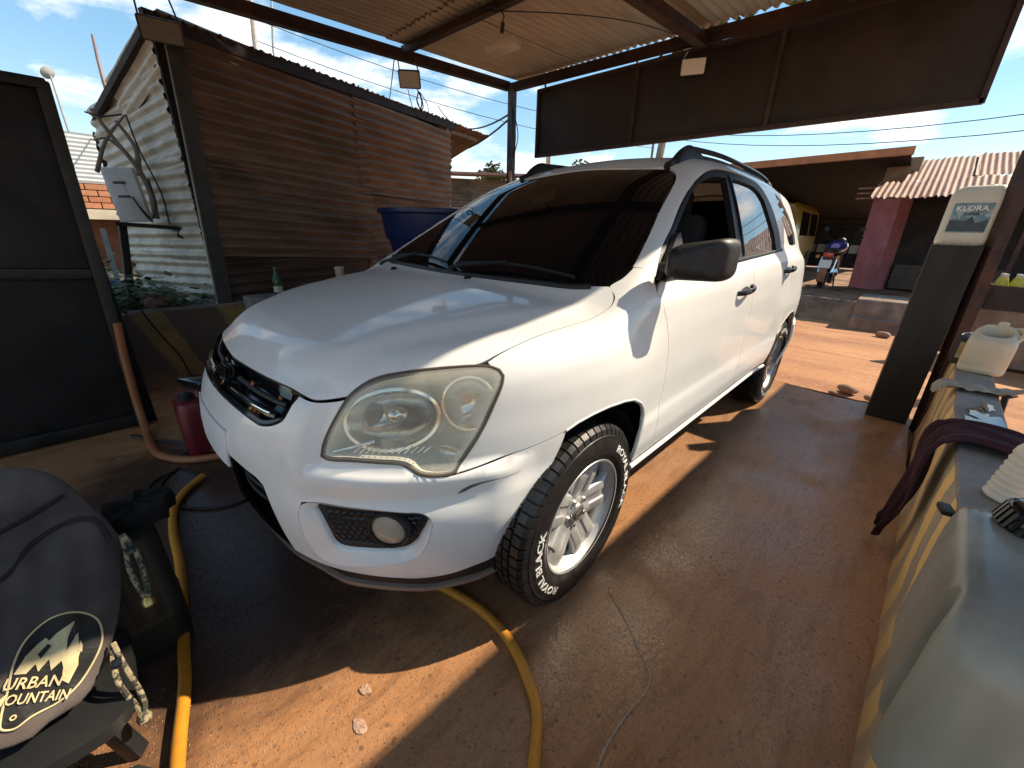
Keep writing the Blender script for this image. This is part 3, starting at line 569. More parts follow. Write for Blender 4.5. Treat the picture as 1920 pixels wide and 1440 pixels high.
def carB(P):
    x,y,z=P[...,0],np.abs(P[...,1]),P[...,2]
    xf=spl(z,[.10,.20,.35,.55,.68,.76,.82,.90,1.0,1.1],[.74,.777,.822,.846,.842,.824,.80,.77,.72,.66])
    W=spl(z,[.10,.25,.34,.42,.52,.58,.64,.78,.92,1.02,1.12,1.25],[.80,.84,.862,.880,.896,.896,.888,.893,.892,.884,.862,.80])
    # wheel flares
    fl=.016*np.exp(-((x-.02)/.42)**4)*ss((z-.40)/.3)*ss((1.0-z)/.15)+.02*np.exp(-((x+2.63)/.45)**4)*ss((1.0-z)/.2)
    W=W+fl
    A=xf-X0
    u=np.maximum((x-X0)/A,0); 
    ur=np.maximum((-2.3-x)/1.22,0)
    e=(u**2.2+ur**5.0+(y/W)**2.4)
    fp=(e**(1/2.3)-1)*.88
    m1=ss((.705-z)/.035)*ss((x-.22)/.16)
    m2=ss((.515-y)/.055)*ss((.91-z)/.06)*ss((x-.4)/.1)
    # fog-lamp cheek: slight inward dish below the shelf
    d3=.012*np.exp(-((z-.60)/.035)**2)*ss((y-.42)/.1)*ss((x-.3)/.15)
    fp=fp-.024*np.maximum(m1,m2)+d3
    Hc=spl(-x,[-.9,-.8,-.74,-.6,-.4,-.1,.12,.25,.6,1.4,2.0,2.6,3.4],[.79,.865,.922,.980,1.030,1.072,1.092,1.112,1.135,1.165,1.20,1.21,1.16])
    H=Hc-.035*(y/.75)**2*ss((x+.3)/.2)
    # hood centre raise between soft creases
    cr=.40+.30*ss((.7-x)/.95)
    H=H-.018*ss((y-cr)/.10)*ss((x+.3)/.3)
    ft=(z-H)*.93
    return sm(fp,ft,.085)
def carG(P):
    x,y,z=P[...,0],np.abs(P[...,1]),P[...,2]
    t=np.maximum(z-1.1,-.05)
    yg=.852-.30*t-.22*t*np.abs(t)
    yg=yg-.012*((x+1.3)/1.0)**2*np.where(x<-1.3,1.2,.3)
    fs=(y-yg)*.9
    lw=-x-.123
    zw=1.095+.568*lw-.075*y*y+.05*np.clip(lw,0,1)*np.clip(.9-lw,0,1)
    fw=(z-zw)*.86
    zr=spl(-x,[.6,.95,1.3,1.8,2.4,3.1,3.5],[1.55,1.628,1.688,1.708,1.700,1.64,1.58])-.04*(y/.55)**2
    fr=z-zr
    fb=(-x-3.08-.30*np.clip(1.62-z,0,2)+.10*y*y)*.95
    a=sm(fs,fw,.05)
    a=sm(a,fr,.09)
    return np.maximum(sm(a,fb,.10),1.0-z)
def carF(P): return smin(carB(P),carG(P),.03)
def grad(f,P,h=1e-3):
    g=np.empty_like(P)
    for i in range(3):
        d=np.zeros(3);d[i]=h; g[...,i]=f(P+d)-f(P-d)
    return g/np.linalg.norm(g,axis=-1,keepdims=True)
def surf(f,O,D,tmax,n=60):
    """first inside->outside crossing along O+tD, vectorised"""
    O=np.asarray(O,float); D=np.asarray(D,float); k=len(D); ts=np.linspace(0,tmax,n)
    if k==0: return O
    v=f(O[None]+D[None]*ts[:,None,None]); v[0]=np.minimum(v[0],-1e-6); i=np.argmax(v>0,0); i=np.where(i==0,n-1,i); a=np.arange(k)
    lo=ts[i-1]; hi=ts[i]; fl=v[i-1,a]; fh=v[i,a]
    for it in range(9):
        m=np.where((fh-fl)>1e-12,lo-fl*(hi-lo)/np.maximum(fh-fl,1e-12),(lo+hi)/2) if it%3 else (lo+hi)/2
        w=f(O+D*m[:,None]); s=w<=0; lo=np.where(s,m,lo); fl=np.where(s,w,fl); hi=np.where(s,hi,m); fh=np.where(s,fh,w)
    m=lo-fl*(hi-lo)/np.maximum(fh-fl,1e-12)
    return O+D*np.where(np.isfinite(m),m,hi)[:,None]
class Gno:
    def __init__(s,c,n,R=.8):
        s.c=np.array(c,float); n=np.array(n,float); s.n=n/np.linalg.norm(n); a=np.array([0,0,1.]) if abs(s.n[2])<.9 else np.array([0,1.,0])
        s.e1=np.cross(a,s.n); s.e1/=np.linalg.norm(s.e1); s.e2=np.cross(s.n,s.e1); s.R=R
    def to(s,P): d=np.asarray(P,float)-s.c; w=d@s.n; return np.stack([d@s.e1/w,d@s.e2/w],1)*s.R
    def ray(s,U): U=U/s.R; D=s.n+U[:,:1]*s.e1+U[:,1:]*s.e2; return np.broadcast_to(s.c,D.shape),D/np.linalg.norm(D,axis=1,keepdims=True)
class CylX:
    R=.65
    def to(s,P): P=np.asarray(P,float); return np.stack([P[:,0],np.arctan2(P[:,2]-.75,P[:,1]-.2)*s.R],1)
    def ray(s,U): a=U[:,1]/s.R; return np.stack([U[:,0],np.full(len(U),.2),np.full(len(U),.75)],1),np.stack([0*a,np.cos(a),np.sin(a)],1)
class CylZ:
    R=1.0
    def __init__(s,cx=-.3,z0=.55): s.cx=cx; s.z0=z0
    def to(s,P): P=np.asarray(P,float); dx=P[:,0]-s.cx; r=np.hypot(dx,P[:,1]); return np.stack([np.arctan2(P[:,1],dx),(P[:,2]-s.z0)/r],1)*s.R
    def ray(s,U):
        a=U[:,0]/s.R; D=np.stack([np.cos(a),np.sin(a),U[:,1]/s.R],1); O=np.zeros_like(D); O[:,0]=s.cx; O[:,2]=s.z0; return O,D
class Top:
    def __init__(s,z0=1.2): s.z0=z0
    def to(s,P): return np.asarray(P,float)[:,:2]
    def ray(s,U): O=np.stack([U[:,0],U[:,1],np.full(len(U),s.z0)],1); D=np.zeros_like(O); D[:,2]=1; return O,D
def resample(P,sp,closed=True):
    P=np.asarray(P,float); Q=np.vstack([P,P[:1]]) if closed else P; out=[]
    for a,b in zip(Q[:-1],Q[1:]):
        k=max(1,int(round(np.linalg.norm(b-a)/sp)))
        for i in range(k): out.append(a+(b-a)*i/k)
    if not closed: out.append(Q[-1])
    return np.array(out)
def cr_dense(P,closed,n=6,corner=38):
    """Catmull-Rom densify, keeping sharp corners"""
    P=np.asarray(P,float); k=len(P); out=[]
    def tang(i):
        a=P[(i-1)%k] if (closed or i>0) else P[i]; b=P[(i+1)%k] if (closed or i<k-1) else P[i]
        d1=P[i]-a; d2=b-P[i]; n1=np.linalg.norm(d1); n2=np.linalg.norm(d2)
        if n1<1e-9 or n2<1e-9: return None
        if np.degrees(np.arccos(np.clip(d1@d2/n1/n2,-1,1)))>corner: return None
        return (d1/n1+d2/n2)/2
    T=[tang(i) for i in range(k)]
    for i in range(k if closed else k-1):
        a,b=P[i],P[(i+1)%k]; d=b-a; ln=np.linalg.norm(d)
        ta=T[i]*ln if T[i] is not None else d; tb=T[(i+1)%k]*ln if T[(i+1)%k] is not None else d
        for j in range(n):
            t=j/n; out.append((2*t**3-3*t*t+1)*a+(t**3-2*t*t+t)*ta+(-2*t**3+3*t*t)*b+(t**3-t*t)*tb)
    if not closed: out.append(P[-1])
    return np.array(out)
def offset_poly(U,d):
    """inward for CCW"""
    a=np.roll(U,1,0); b=np.roll(U,-1,0)
    def nrm(v): n=np.stack([-v[:,1],v[:,0]],1); return n/np.maximum(np.linalg.norm(n,axis=1,keepdims=True),1e-9)
    n=nrm(U-a)+nrm(b-U); n/=np.maximum(np.linalg.norm(n,axis=1,keepdims=True),1e-9)
    return U+n*d
def area2(U): return .5*np.sum(U[:,0]*np.roll(U[:,1],-1)-np.roll(U[:,0],-1)*U[:,1])
def inside(Q,U):
    r=np.zeros(len(Q),bool); x,y=Q[:,0],Q[:,1]; k=len(U)
    for i in range(k):
        x1,y1=U[i]; x2,y2=U[(i+1)%k]; c=((y1>y)!=(y2>y))
        if y1!=y2: r^=c&(x<(x2-x1)*(y-y1)/(y2-y1)+x1)
    return r
def bdist(Q,U):
    d=np.full(len(Q),9.)
    for i in range(len(U)):
        a=U[i]; b=U[(i+1)%len(U)]; v=b-a; t=np.clip(((Q-a)@v)/max(v@v,1e-12),0,1); d=np.minimum(d,np.linalg.norm(Q-(a+t[:,None]*v),axis=1))
    return d
def patch(name,M,loops,m,parent,sp=.022,off=0.,gap=.0022,flange=.014,f=None,side=1,dense=True,tmax=2.2,normals=True,edge_up=0.):
    f=f or carF; UL=[]
    for i,lp in enumerate(loops):
        lp=np.asarray(lp,float); U=M.to(lp) if lp.shape[1]==3 else lp
        if dense: U=cr_dense(U,True)
        U=resample(U,sp*.8)
        keep=np.linalg.norm(U-np.roll(U,1,0),axis=1)>sp*.15; U=U[keep]
        a=area2(U)
        if (a<0)==(i==0): U=U[::-1]
        UL.append(offset_poly(U,gap) if gap else U)
    lo=UL[0].min(0); hi=UL[0].max(0); xs=np.arange(lo[0],hi[0],sp); ys=np.arange(lo[1],hi[1],sp*.866)
    Q=np.array([(x+(sp/2 if j%2 else 0),y) for j,y in enumerate(ys) for x in xs]) if len(xs) and len(ys) else np.zeros((0,2))
    if len(Q):
        ok=inside(Q,UL[0])
        for h in UL[1:]: ok&=~inside(Q,h)
        Q=Q[ok]
        for U in UL:
            if len(Q): Q=Q[bdist(Q,U)>sp*.5]
    V=[];E=[]
    for U in UL:
        k=len(V); n=len(U); V+= [tuple(u) for u in U]; E+=[(k+i,k+(i+1)%n) for i in range(n)]
    nb=len(V); V+=[tuple(q) for q in Q]
    r=delaunay_2d_cdt([Vector(v) for v in V],E,[],0,1e-7)
    W=np.array([tuple(v) for v in r[0]]); T=np.array([t for t in r[2]],int)
    cen=W[T].mean(1); ok=inside(cen,UL[0])
    for h in UL[1:]: ok&=~inside(cen,h)
    T=T[ok]
    def lift(U):
        O,D=M.ray(np.asarray(U,float)); P=surf(f,O,D,tmax); return P,grad(f,P)
    P,Nn=lift(W); P=P+Nn*off
    nv=len(P); PV=[P]; NV=[Nn]; FC=[tuple(t) for t in T]
    # orient by normal
    if len(T):
        t=T[:200]; g=np.cross(P[t[:,1]]-P[t[:,0]],P[t[:,2]]-P[t[:,0]]); s=np.sum(g*Nn[t[:,0]])
        if s<0: FC=[q[::-1] for q in FC]
    if flange:
        for U in UL:
            p,n=lift(U); p=p+n*off; tg=np.roll(p,-1,0)-np.roll(p,1,0); sn=np.cross(tg,n); sn/=np.maximum(np.linalg.norm(sn,axis=1,keepdims=True),1e-9)
            k=sum(len(a) for a in PV); c=len(p); PV+=[p,p-n*flange]; NV+=[sn,sn]
            FC+=[(k+i,k+c+i,k+c+(i+1)%c,k+(i+1)%c) for i in range(c)]
    PA=np.vstack(PV); NA=np.vstack(NV)
    if side<0: PA=PA*[1,-1,1]; NA=NA*[1,-1,1]; FC=[q[::-1] for q in FC]
    o=mesh_obj(name,PA,FC,m,parent); me=o.data
    me.polygons.foreach_set('use_smooth',[True]*len(me.polygons))
    if normals: me.normals_split_custom_set_from_vertices([tuple(n) for n in NA])
    return o
_C={}
def onT(x,y,z0=1.2):
    k=('T',round(float(x),5),round(float(y),5),z0)
    if k not in _C: _C[k]=surf(carF,[[x,y,z0]],[[0,0,1.]],1.,24)[0]
    return _C[k].copy()
def onS(x,z,y0=.2):
    k=('S',round(float(x),5),round(float(z),5),y0)
    if k not in _C: _C[k]=surf(carF,[[x,y0,z]],[[0,1.,0]],1.2,24)[0]
    return _C[k].copy()
def mirror(P): return [(x,-y,z) for x,y,z in P]
car=thing('car','white sport utility car with black tinted windscreen parked under the canopy','car',(-1.3,0,0))
HOODM=Gno((-.35,0,.45),(.62,0,.78)); FEND=Gno((-.15,.15,.65),(.25,.95,.2)); HLM=Gno((.1,.2,.62),(.62,.72,.3)); CZ=CylZ(); CX=CylX(); WSM=Gno((-.75,0,.95),(.55,0,.83)); TOP=Top()
# ---- hood
hx=[(.767,0),(.760,.087),(.747,.232),(.733,.324),(.715,.399),(.706,.432),(.686,.48),(.631,.537),(.606,.548),(.567,.57),(.498,.63),(.429,.689),(.36,.735),(.30,.752),(.17,.768),(.05,.782),(-.05,.793),(-.116,.803),(-.15,.805),(-.185,.79),(-.219,.748),(-.205,.70),(-.18,.626),(-.16,.485),(-.14,.327),(-.122,.139),(-.117,0)]
def hood3(x,y): return surf(carF,[[x,y,.6]],[[0,0,1.]],.8)[0]
hz={.767:.883,.760:.884,.747:.886,.733:.885,.715:.881,.706:.875,.686:.867,.631:.879,.606:.901,.567:.925,.498:.944,.429:.954,.36:.957}
near=[np.array([x,y,hz[x]]) if x in hz else hood3(x,y) for x,y in hx]
far=[q*[1,-1,1] for q in near[1:-1]][::-1]
patch('hood',HOODM,[np.array(near+far)],PAINT,car,sp=.026)
hoodo=bpy.data.objects['hood']
# ---- windscreen
wx=[(-.117,0),(-.122,.139),(-.14,.327),(-.16,.485),(-.18,.626),(-.221,.742),(-.234,.754),(-.276,.766),(-.328,.763),(-.512,.717),(-.67,.671),(-.946,.583),(-1.005,.545),(-1.028,.50),(-1.034,.44),(-1.03,.27),(-1.05,0)]
near=[onT(x,y,.9) for x,y in wx]
far=[q*[1,-1,1] for q in near[1:-1]][::-1]
patch('windscreen',WSM,[np.array(near+far)],GLASS,car,sp=.035,off=-.004,gap=.003)
# ---- roof, ditch strips
ditch=lambda x:.50-.012*((x+2)/1.)**2
rx=np.linspace(-1.07,-3.02,14)
nearr=[onT(-1.055,0),onT(-1.037,.27),onT(-1.04,.44)]+[onT(x,ditch(x)-.012) for x in rx]+[onT(-3.1,.3),onT(-3.12,0)]
patch('roof',TOP,[np.array(nearr+[q*[1,-1,1] for q in nearr[1:-1]][::-1])],PAINT,car,sp=.04)
for s in (1,-1):
    d=MB(); pts=[onT(x,ditch(x))*[1,s,1]+[0,0,-.004] for x in np.linspace(-1.065,-3.05,24)]
    d.tube([q+np.array([0,0,.004]) for q in pts],lambda t:.021,8); d.build('roof_ditch_strip',BLK,car,True)
# ---- side frames (pillars, cant rail, rear quarter)
dframe=[(-.372,1.139),(-.464,1.227),(-.588,1.305),(-.739,1.40),(-.898,1.483),(-1.09,1.553),(-1.282,1.594),(-1.5,1.610),(-1.8,1.610),(-2.02,1.592),(-2.13,1.545),(-2.24,1.462),(-2.306,1.332),(-2.31,1.21)]
dframe3=[onS(x,z) for x,z in dframe]
sA=[(-.352,1.096),(-.385,1.03),(-.407,.995),(-.435,.93),(-.454,.866),(-.470,.77),(-.473,.682),(-.470,.60),(-.463,.52),(-.455,.435)]
sB=[(-1.46,1.17),(-1.485,1.10),(-1.505,.965),(-1.519,.886),(-1.525,.793),(-1.532,.70),(-1.54,.63),(-1.52,.56),(-1.475,.435)]
sC=[(-2.31,1.20),(-2.40,1.10),(-2.43,1.0),(-2.42,.86),(-2.37,.74),(-2.33,.635)]
rarc=[(-2.63+.40*math.cos(a),.36+.405*math.sin(a)) for a in np.radians([42,60,80,100,120,140,160,178])]
fr=[(-.328,.766,1.175),(-.512,.720,1.287),(-.67,.674,1.382),(-.946,.587,1.524),(-1.005,.549,1.552)]
fr=[np.array(q) for q in fr]+[onT(x,ditch(x)+.012) for x in np.linspace(-1.06,-3.0,12)]
fr+=[onS(-3.06,1.50,.1),onS(-3.10,1.35,.1),onS(-3.14,1.22,.1),onS(-3.2,1.1),onS(-3.27,1.0),onS(-3.30,.85),onS(-3.30,.66),onS(-3.2,.60),onS(-3.04,.55)]
fr+=[onS(x,z) for x,z in rarc[::-1]]+[onS(x,z) for x,z in sC[::-1]]+dframe3[::-1]+[np.array((-.366,.835,1.140)),np.array((-.345,.807,1.158))]
quarter_hole=[(-2.46,1.57),(-2.602,1.538),(-2.734,1.473),(-2.84,1.39),(-2.896,1.31),(-2.875,1.24),(-2.70,1.232),(-2.60,1.24),(-2.531,1.336),(-2.47,1.45)]
qh=[onS(x,z) for x,z in quarter_hole]
# ---- doors
fdoor=[onS(x,z) for x,z in [(-.40,1.128),(-.7,1.142),(-1.0,1.152),(-1.25,1.16)]]+[onS(x,z) for x,z in sB]+[onS(x,z) for x,z in [(-1.2,.432),(-.9,.432),(-.65,.433)]]+[onS(x,z) for x,z in sA[::-1]]
rdoor=[onS(x,z) for x,z in [(-1.6,1.178),(-1.9,1.19),(-2.15,1.197)]]+[onS(x,z) for x,z in sC]+[onS(-2.285,.56),onS(-2.245,.49),onS(-2.225,.435),onS(-2.0,.433),onS(-1.7,.433)]+[onS(x,z) for x,z in sB[::-1]]
gF=[(-.60,1.160),(-.60,1.29),(-.747,1.384),(-.899,1.469),(-1.047,1.519),(-1.188,1.547),(-1.37,1.560),(-1.352,1.463),(-1.335,1.364),(-1.32,1.25),(-1.31,1.172)]
gR=[(-1.475,1.565),(-1.763,1.567),(-1.975,1.545),(-2.072,1.497),(-2.12,1.392),(-2.16,1.297),(-2.15,1.212),(-1.8,1.20),(-1.405,1.187),(-1.43,1.36)]
gFu=[(x*1.0,z+0.0) for x,z in gF]
surround=[onS(x,z) for x,z in [(-.385,1.137),(-.7,1.149),(-1.0,1.159),(-1.45,1.177),(-1.9,1.197),(-2.29,1.207)]]+dframe3[::-1]
for s in (1,-1):
    sf=patch('side_frame',CX,[np.array(fr),np.array(qh)],PAINT,car,sp=.028,side=s)
    patch('quarter_window',CX,[np.array(qh)],SGLASS,car,sp=.04,off=-.006,gap=.002,side=s)
    dr=patch('front_door',CX,[np.array(fdoor)],PAINT,car,sp=.03,side=s)
    dr2=patch('rear_door',CX,[np.array(rdoor)],PAINT,car,sp=.03,side=s)
    patch('window_surround',CX,[np.array(surround),np.array([onS(x,z) for x,z in gF]),np.array([onS(x,z) for x,z in gR])],BLK,car,sp=.03,off=-.003,gap=.002,flange=.03,side=s)
    patch('rear_door_window',CX,[np.array([onS(x,z) for x,z in gR])],SGLASS,car,sp=.05,off=-.014,gap=-.004,flange=0,side=s)
    if s<0: patch('front_door_window',CX,[np.array([onS(x,z) for x,z in gF])],SGLASS,car,sp=.05,off=-.014,gap=-.004,flange=0,side=s)
    else:
        low=[(-.92,1.165),(-1.0,1.205),(-1.1,1.238),(-1.2,1.262),(-1.31,1.278),(-1.325,1.172),(-1.1,1.165)]
        patch('front_door_window',CX,[np.array([onS(x,z) for x,z in low])],SGLASS,car,sp=.05,off=-.02,gap=0,flange=.004,side=s)
    b=MB(); b.tube([onS(x,1.137+(-x-.385)*.037)*[1,s,1]+np.array([0,.002*s,0]) for x in np.linspace(-.60,-2.28,20)],.009,8); b.build('belt_moulding',BLK,car,True)
    b=MB(); b.tube([onS(-1.405-.025*t,1.19+.39*t)*[1,s,1] for t in np.linspace(0,1,10)],.008,6); b.build('window_divider',GBLK,car,True)
    # sill strip and cladding below the doors
    b=MB()
    prof=[(.432,.0),(.425,-.006),(.39,-.008),(.385,-.02),(.34,-.035),(.30,-.06),(.29,-.14)]
    rings=[[np.array([x,(onS(x,z)[1]+dy)*s,z]) for z,dy in prof] for x in np.linspace(-.31,-2.24,24)]
    b.loft(rings,closed=False); sl=b.build('sill_cladding',BLK,car,True)
    b=MB(); b.tube([(x,(onS(x,.40)[1]+.004)*s,.408) for x in np.linspace(-.31,-2.24,20)],.011,8); b.build('sill_strip',PAINT,car,True)
    # handles
    for dpar,x0,zc in ((dr,-1.21,1.018),(dr2,-2.18,1.075)):
        L=.22; b=MB(); yb=onS(x0-L/2,zc)[1]
        def hr(t):
            x=x0-L*t; y=yb+.004+.034*math.sin(math.pi*min(1,max(0,t)))**.55; r=.014-.003*abs(t-.5); return [(x,(y+r*.6*math.cos(a))*s,zc+.02*t+r*math.sin(a)) for a in np.linspace(0,2*math.pi,10,endpoint=False)]
        b.loft([hr(t) for t in np.linspace(0,1,14)],cap0=True,cap1=True); b.build('handle',GBLK,dpar,True)
        b=MB(); b.grid(8,8,lambda u,v:tuple(np.array([x0-L*.55+.075*(u-.5)*2*math.cos(math.asin(2*v-1)*.98),(onS(x0-L*.5,zc)[1]+.0012)*s,zc-.005+.032*(2*v-1)]))); b.build('handle_cup',SCR,dpar,True)
    # wheel wells
    for xc,nm in ((0,'front'),(-2.63,'rear')):
        b=MB(); A=np.radians(np.linspace(-28,208,26)); rr=.385
        ymx=[min(.868,onS(xc+rr*math.cos(a),max(.30,.36+rr*math.sin(a)))[1]-.022) for a in A]
        b.loft([[(xc+rr*math.cos(a),(.52+(ym-.52)*k)*s,.36+rr*math.sin(a)) for a,ym in zip(A,ymx)] for k in (0,.3,.6,.85,1.)],closed=False)
        b.loft([[(xc+r*math.cos(a),.52*s,.36+r*math.sin(a)) for a in A] for r in (rr,.05)],closed=False); b.build('wheel_well',DARK,car,True)
    # fender
    fl=[np.array(q) for q in [(.345,.742,.957)]]+[hood3(x,y) for x,y in [(.30,.752),(.17,.768),(.05,.782),(-.05,.793),(-.116,.803),(-.15,.805),(-.185,.79),(-.219,.748)]]
    fl+=[np.array(q) for q in [(-.267,.766,1.139),(-.326,.772,1.173),(-.345,.805,1.160),(-.366,.832,1.142)]]+[onS(x,z) for x,z in sA]+[onS(-.31,.435)]
    arcf=[(-.305,.50),(-.312,.56),(-.322,.60),(-.329,.64),(-.305,.68),(-.27,.712),(-.205,.745),(-.136,.760),(-.044,.767),(.031,.763),(.095,.752),(.139,.736)]
    fl+=[onS(x,z) for x,z in arcf]+[onS(.233,.716),onS(.32,.703),onS(.397,.690),np.array((.460,.757,.6805))]
    fl+=[np.array(q) for q in [(.446,.756,.70),(.417,.766,.736),(.381,.781,.798),(.354,.79,.856),(.328,.794,.911),(.320,.789,.93),(.324,.778,.945),(.34,.759,.954)]]
    patch('fender',FEND,[np.array(fl)],PAINT,car,sp=.024,side=s)
    # arch edge lips
    b=MB(); b.tube([onS(x,z)*[1,s,1]-np.array([0,.004*s,0]) for x,z in arcf],.007,6); b.build('arch_lip',PAINT,car,True)
    b=MB(); b.tube([onS(x,z)*[1,s,1]-np.array([0,.004*s,0]) for x,z in rarc],.007,6); b.build('arch_lip',PAINT,car,True)
# ---- front bumper
bp=[(.868,0,.655),(.857,.219,.647),(.842,.292,.634),(.829,.334,.623),(.823,.355,.607),(.821,.365,.568),(.814,.378,.502),(.801,.381,.428),(.789,.385,.375),
 (.752,.449,.349),(.718,.499,.335),(.663,.563,.32),(.603,.619,.306),(.538,.668,.293),(.467,.716,.294),(.388,.767,.315),(.279,.800,.337),(.263,.818,.417),(.243,.842,.51),(.208,.856,.581),(.153,.869,.688),(.139,.874,.734),
 (.233,.848,.716),(.32,.818,.703),(.397,.788,.69),(.462,.758,.68),(.49,.745,.678),(.52,.724,.68),(.538,.706,.684),(.551,.68,.696),(.56,.666,.705),(.605,.625,.712),(.659,.568,.715),(.695,.515,.714),(.707,.506,.722),
 (.697,.507,.755),(.676,.515,.80),(.65,.529,.848),(.632,.536,.874),(.65,.515,.866),(.686,.48,.863),(.706,.432,.871),(.726,.432,.858),(.742,.428,.836),(.757,.419,.812),(.77,.402,.799),(.784,.377,.789),(.796,.347,.784),(.803,.318,.787),(.814,.251,.793),(.824,.159,.797),(.828,.07,.797),(.829,0,.797)]
fogo=[(.774,.462,.547),(.764,.470,.585),(.732,.511,.588),(.69,.565,.585),(.639,.627,.58),(.585,.68,.572),(.545,.715,.565),(.530,.728,.548),(.528,.731,.53),(.531,.728,.508),(.541,.709,.444),(.555,.688,.404),(.587,.657,.381),(.648,.596,.367),(.709,.519,.357),(.736,.482,.365),(.755,.459,.385),(.767,.457,.437)]
fogi=[(.749,.496,.572),(.708,.554,.57),(.64,.632,.566),(.586,.683,.562),(.548,.715,.556),(.54,.722,.542),(.547,.717,.514),(.559,.703,.476),(.57,.687,.441),(.589,.666,.421),(.628,.629,.414),(.665,.591,.414),(.701,.549,.414),(.715,.531,.417),(.725,.523,.433),(.734,.521,.473),(.744,.515,.524)]
bl=[np.array(q) for q in bp]; bm_=[q*[1,-1,1] for q in bl[1:-1]][::-1]
fo=np.array(fogo)
bump=patch('front_bumper',CZ,[np.array(bl+bm_),fo,(fo*[1,-1,1])[::-1]],PAINT,car,sp=.022,gap=.0018)
def polar(U,c,n=72):
    out=[]
    for a in np.linspace(0,2*np.pi,n,endpoint=False):
        d=np.array([math.cos(a),math.sin(a)]); best=0
        for i in range(len(U)):
            p,q=U[i]-c,U[(i+1)%len(U)]-c; e=q-p; den=d[0]*e[1]-d[1]*e[0]
            if abs(den)<1e-12: continue
            t=(p[0]*e[1]-p[1]*e[0])/den; w=(p[0]*d[1]-p[1]*d[0])/den
            if t>0 and -1e-9<=w<=1+1e-9: best=max(best,t)
        out.append(c+d*best)
    return np.array(out)
Uo=cr_dense(CZ.to(fo),True); Ui=cr_dense(CZ.to(np.array(fogi)),True); cc=Ui.mean(0)
Ro=polar(Uo,cc); Ri=cc+(polar(Ui,cc)-cc)*1.07
def lifted(U,off): O,D=CZ.ray(U); P=surf(carF,O,D,1.6); return P+grad(carF,P)*off
FOG=np.array([.622,.648,.503]); fogn=np.array([.80,.60,0.]); fogn/=np.linalg.norm(fogn)
MESHB=mat('fog_mesh_black',(.012,.012,.013),.5,var=.2,vs=40)
for s in (1,-1):
    b=MB(); sg=np.array([1,s,1])
    rings=[lifted(Ro+(Ro-cc)*.006,.0)*sg]+[lifted(Ro*(1-t)+Ri*t,-d)*sg for t,d in ((.12,.002),(.4,.008),(.8,.017),(.95,.021),(1.,.032))]
    b.loft(rings); fs=b.build('fog_lamp_recess',PAINT,bump,True,60)
    b=MB(); back=lifted(Ri,-.031)*sg; cen=lifted(cc[None],-.034)[0]*sg
    b.loft([back]+[back*(1-t)+cen*t for t in (.35,.7,1.)]); b.build('fog_lamp_panel',MESHB,bump,True)
    # honeycomb bars across the panel
    b=MB(); lo=Ui.min(0); hi=Ui.max(0); segs=[]
    for k in range(9):
        for j in range(16):
            du=(hi[0]-lo[0])/15; dv=(hi[1]-lo[1])/8; u=lo[0]+du*(j+(.5 if k%2 else 0)); v=lo[1]+dv*k
            for (u2,v2) in ((u+du*.5,v+dv*.42),(u-du*.5,v+dv*.42)): segs+=[(u,v),(u2,v2)]
    segs=np.array(segs); ins=inside(segs,Ui); q3=lifted(segs,-.029); okd=np.linalg.norm(q3-FOG,axis=1)>.062
    for i in range(0,len(segs),2):
        if ins[i] and ins[i+1] and okd[i] and okd[i+1]: b.tube([q3[i]*sg,q3[i+1]*sg],.0022,4,caps=False)
    b.build('fog_mesh_bars',GBLK,bump,True)['kind']='stuff'
    # lamp
    n=Vector(fogn*sg); M=Matrix.Translation(Vector((FOG-fogn*.018)*sg))@n.to_track_quat('Z','Y').to_matrix().to_4x4()
    b=MB(); b.lathe([(.058,-.03),(.060,.004),(.056,.010),(.052,.010),(.049,.002),(.047,-.01)],40,M); fl_=b.build('fog_lamp_ring',BLK,bump,True)
    b=MB(); b.lathe([(.0495,.0),(.043,.006),(.03,.010),(.015,.012),(.001,.0125)],40,M); b.build('fog_lamp_lens',mat('fog_lens',(.78,.66,.52),.10,var=.12,vs=30,trans=.55,ior=1.3),bump,True)
    b=MB(); b.lathe([(.049,-.002),(.042,-.016),(.028,-.028),(.012,-.033),(.001,-.033)],32,M); b.build('fog_lamp_bowl',REFL,bump,True)
    b=MB(); b.bar(M@Vector((-.036,-.005,.004)),M@Vector((.02,-.03,.006)),.005); b.build('fog_lamp_shield',CHROME,bump)
# black lower strip and painted lip
low=[(.845,0,.40),(.82,.25,.385),(.789,.385,.372),(.752,.449,.347),(.718,.499,.333),(.663,.563,.318),(.603,.619,.304),(.538,.668,.291),(.467,.716,.292),(.388,.767,.313),(.279,.800,.335)]
lip=[(.79,0,.232),(.765,.25,.240),(.735,.39,.262),(.718,.447,.262),(.696,.489,.250),(.638,.557,.238),(.552,.628,.216),(.504,.662,.208),(.455,.696,.212),(.369,.750,.226),(.27,.80,.26)]
def dens(P,n=5): return cr_dense(np.array(P),False,n)
lowd=dens(low); lipd=dens(lip)
both=lambda A:np.vstack([(A[1:]*[1,-1,1])[::-1],A])
lowd=both(lowd); lipd=both(lipd)
def inw(A,d):
    c=np.array([-.2,0,0]); v=(A-c)*[1,1,0]; v/=np.linalg.norm(v,axis=1,keepdims=True); return A-v*d
b=MB(); b.loft([inw(lowd,.006),inw(lowd,.018)*[1,1,1]-[0,0,.006],inw(lowd,.016)*.55+inw(lipd,.016)*.45,inw(lipd,.004)+[0,0,.028],inw(lipd,.012)+[0,0,.022]],closed=False); b.build('lower_valance',BLK,bump,True)
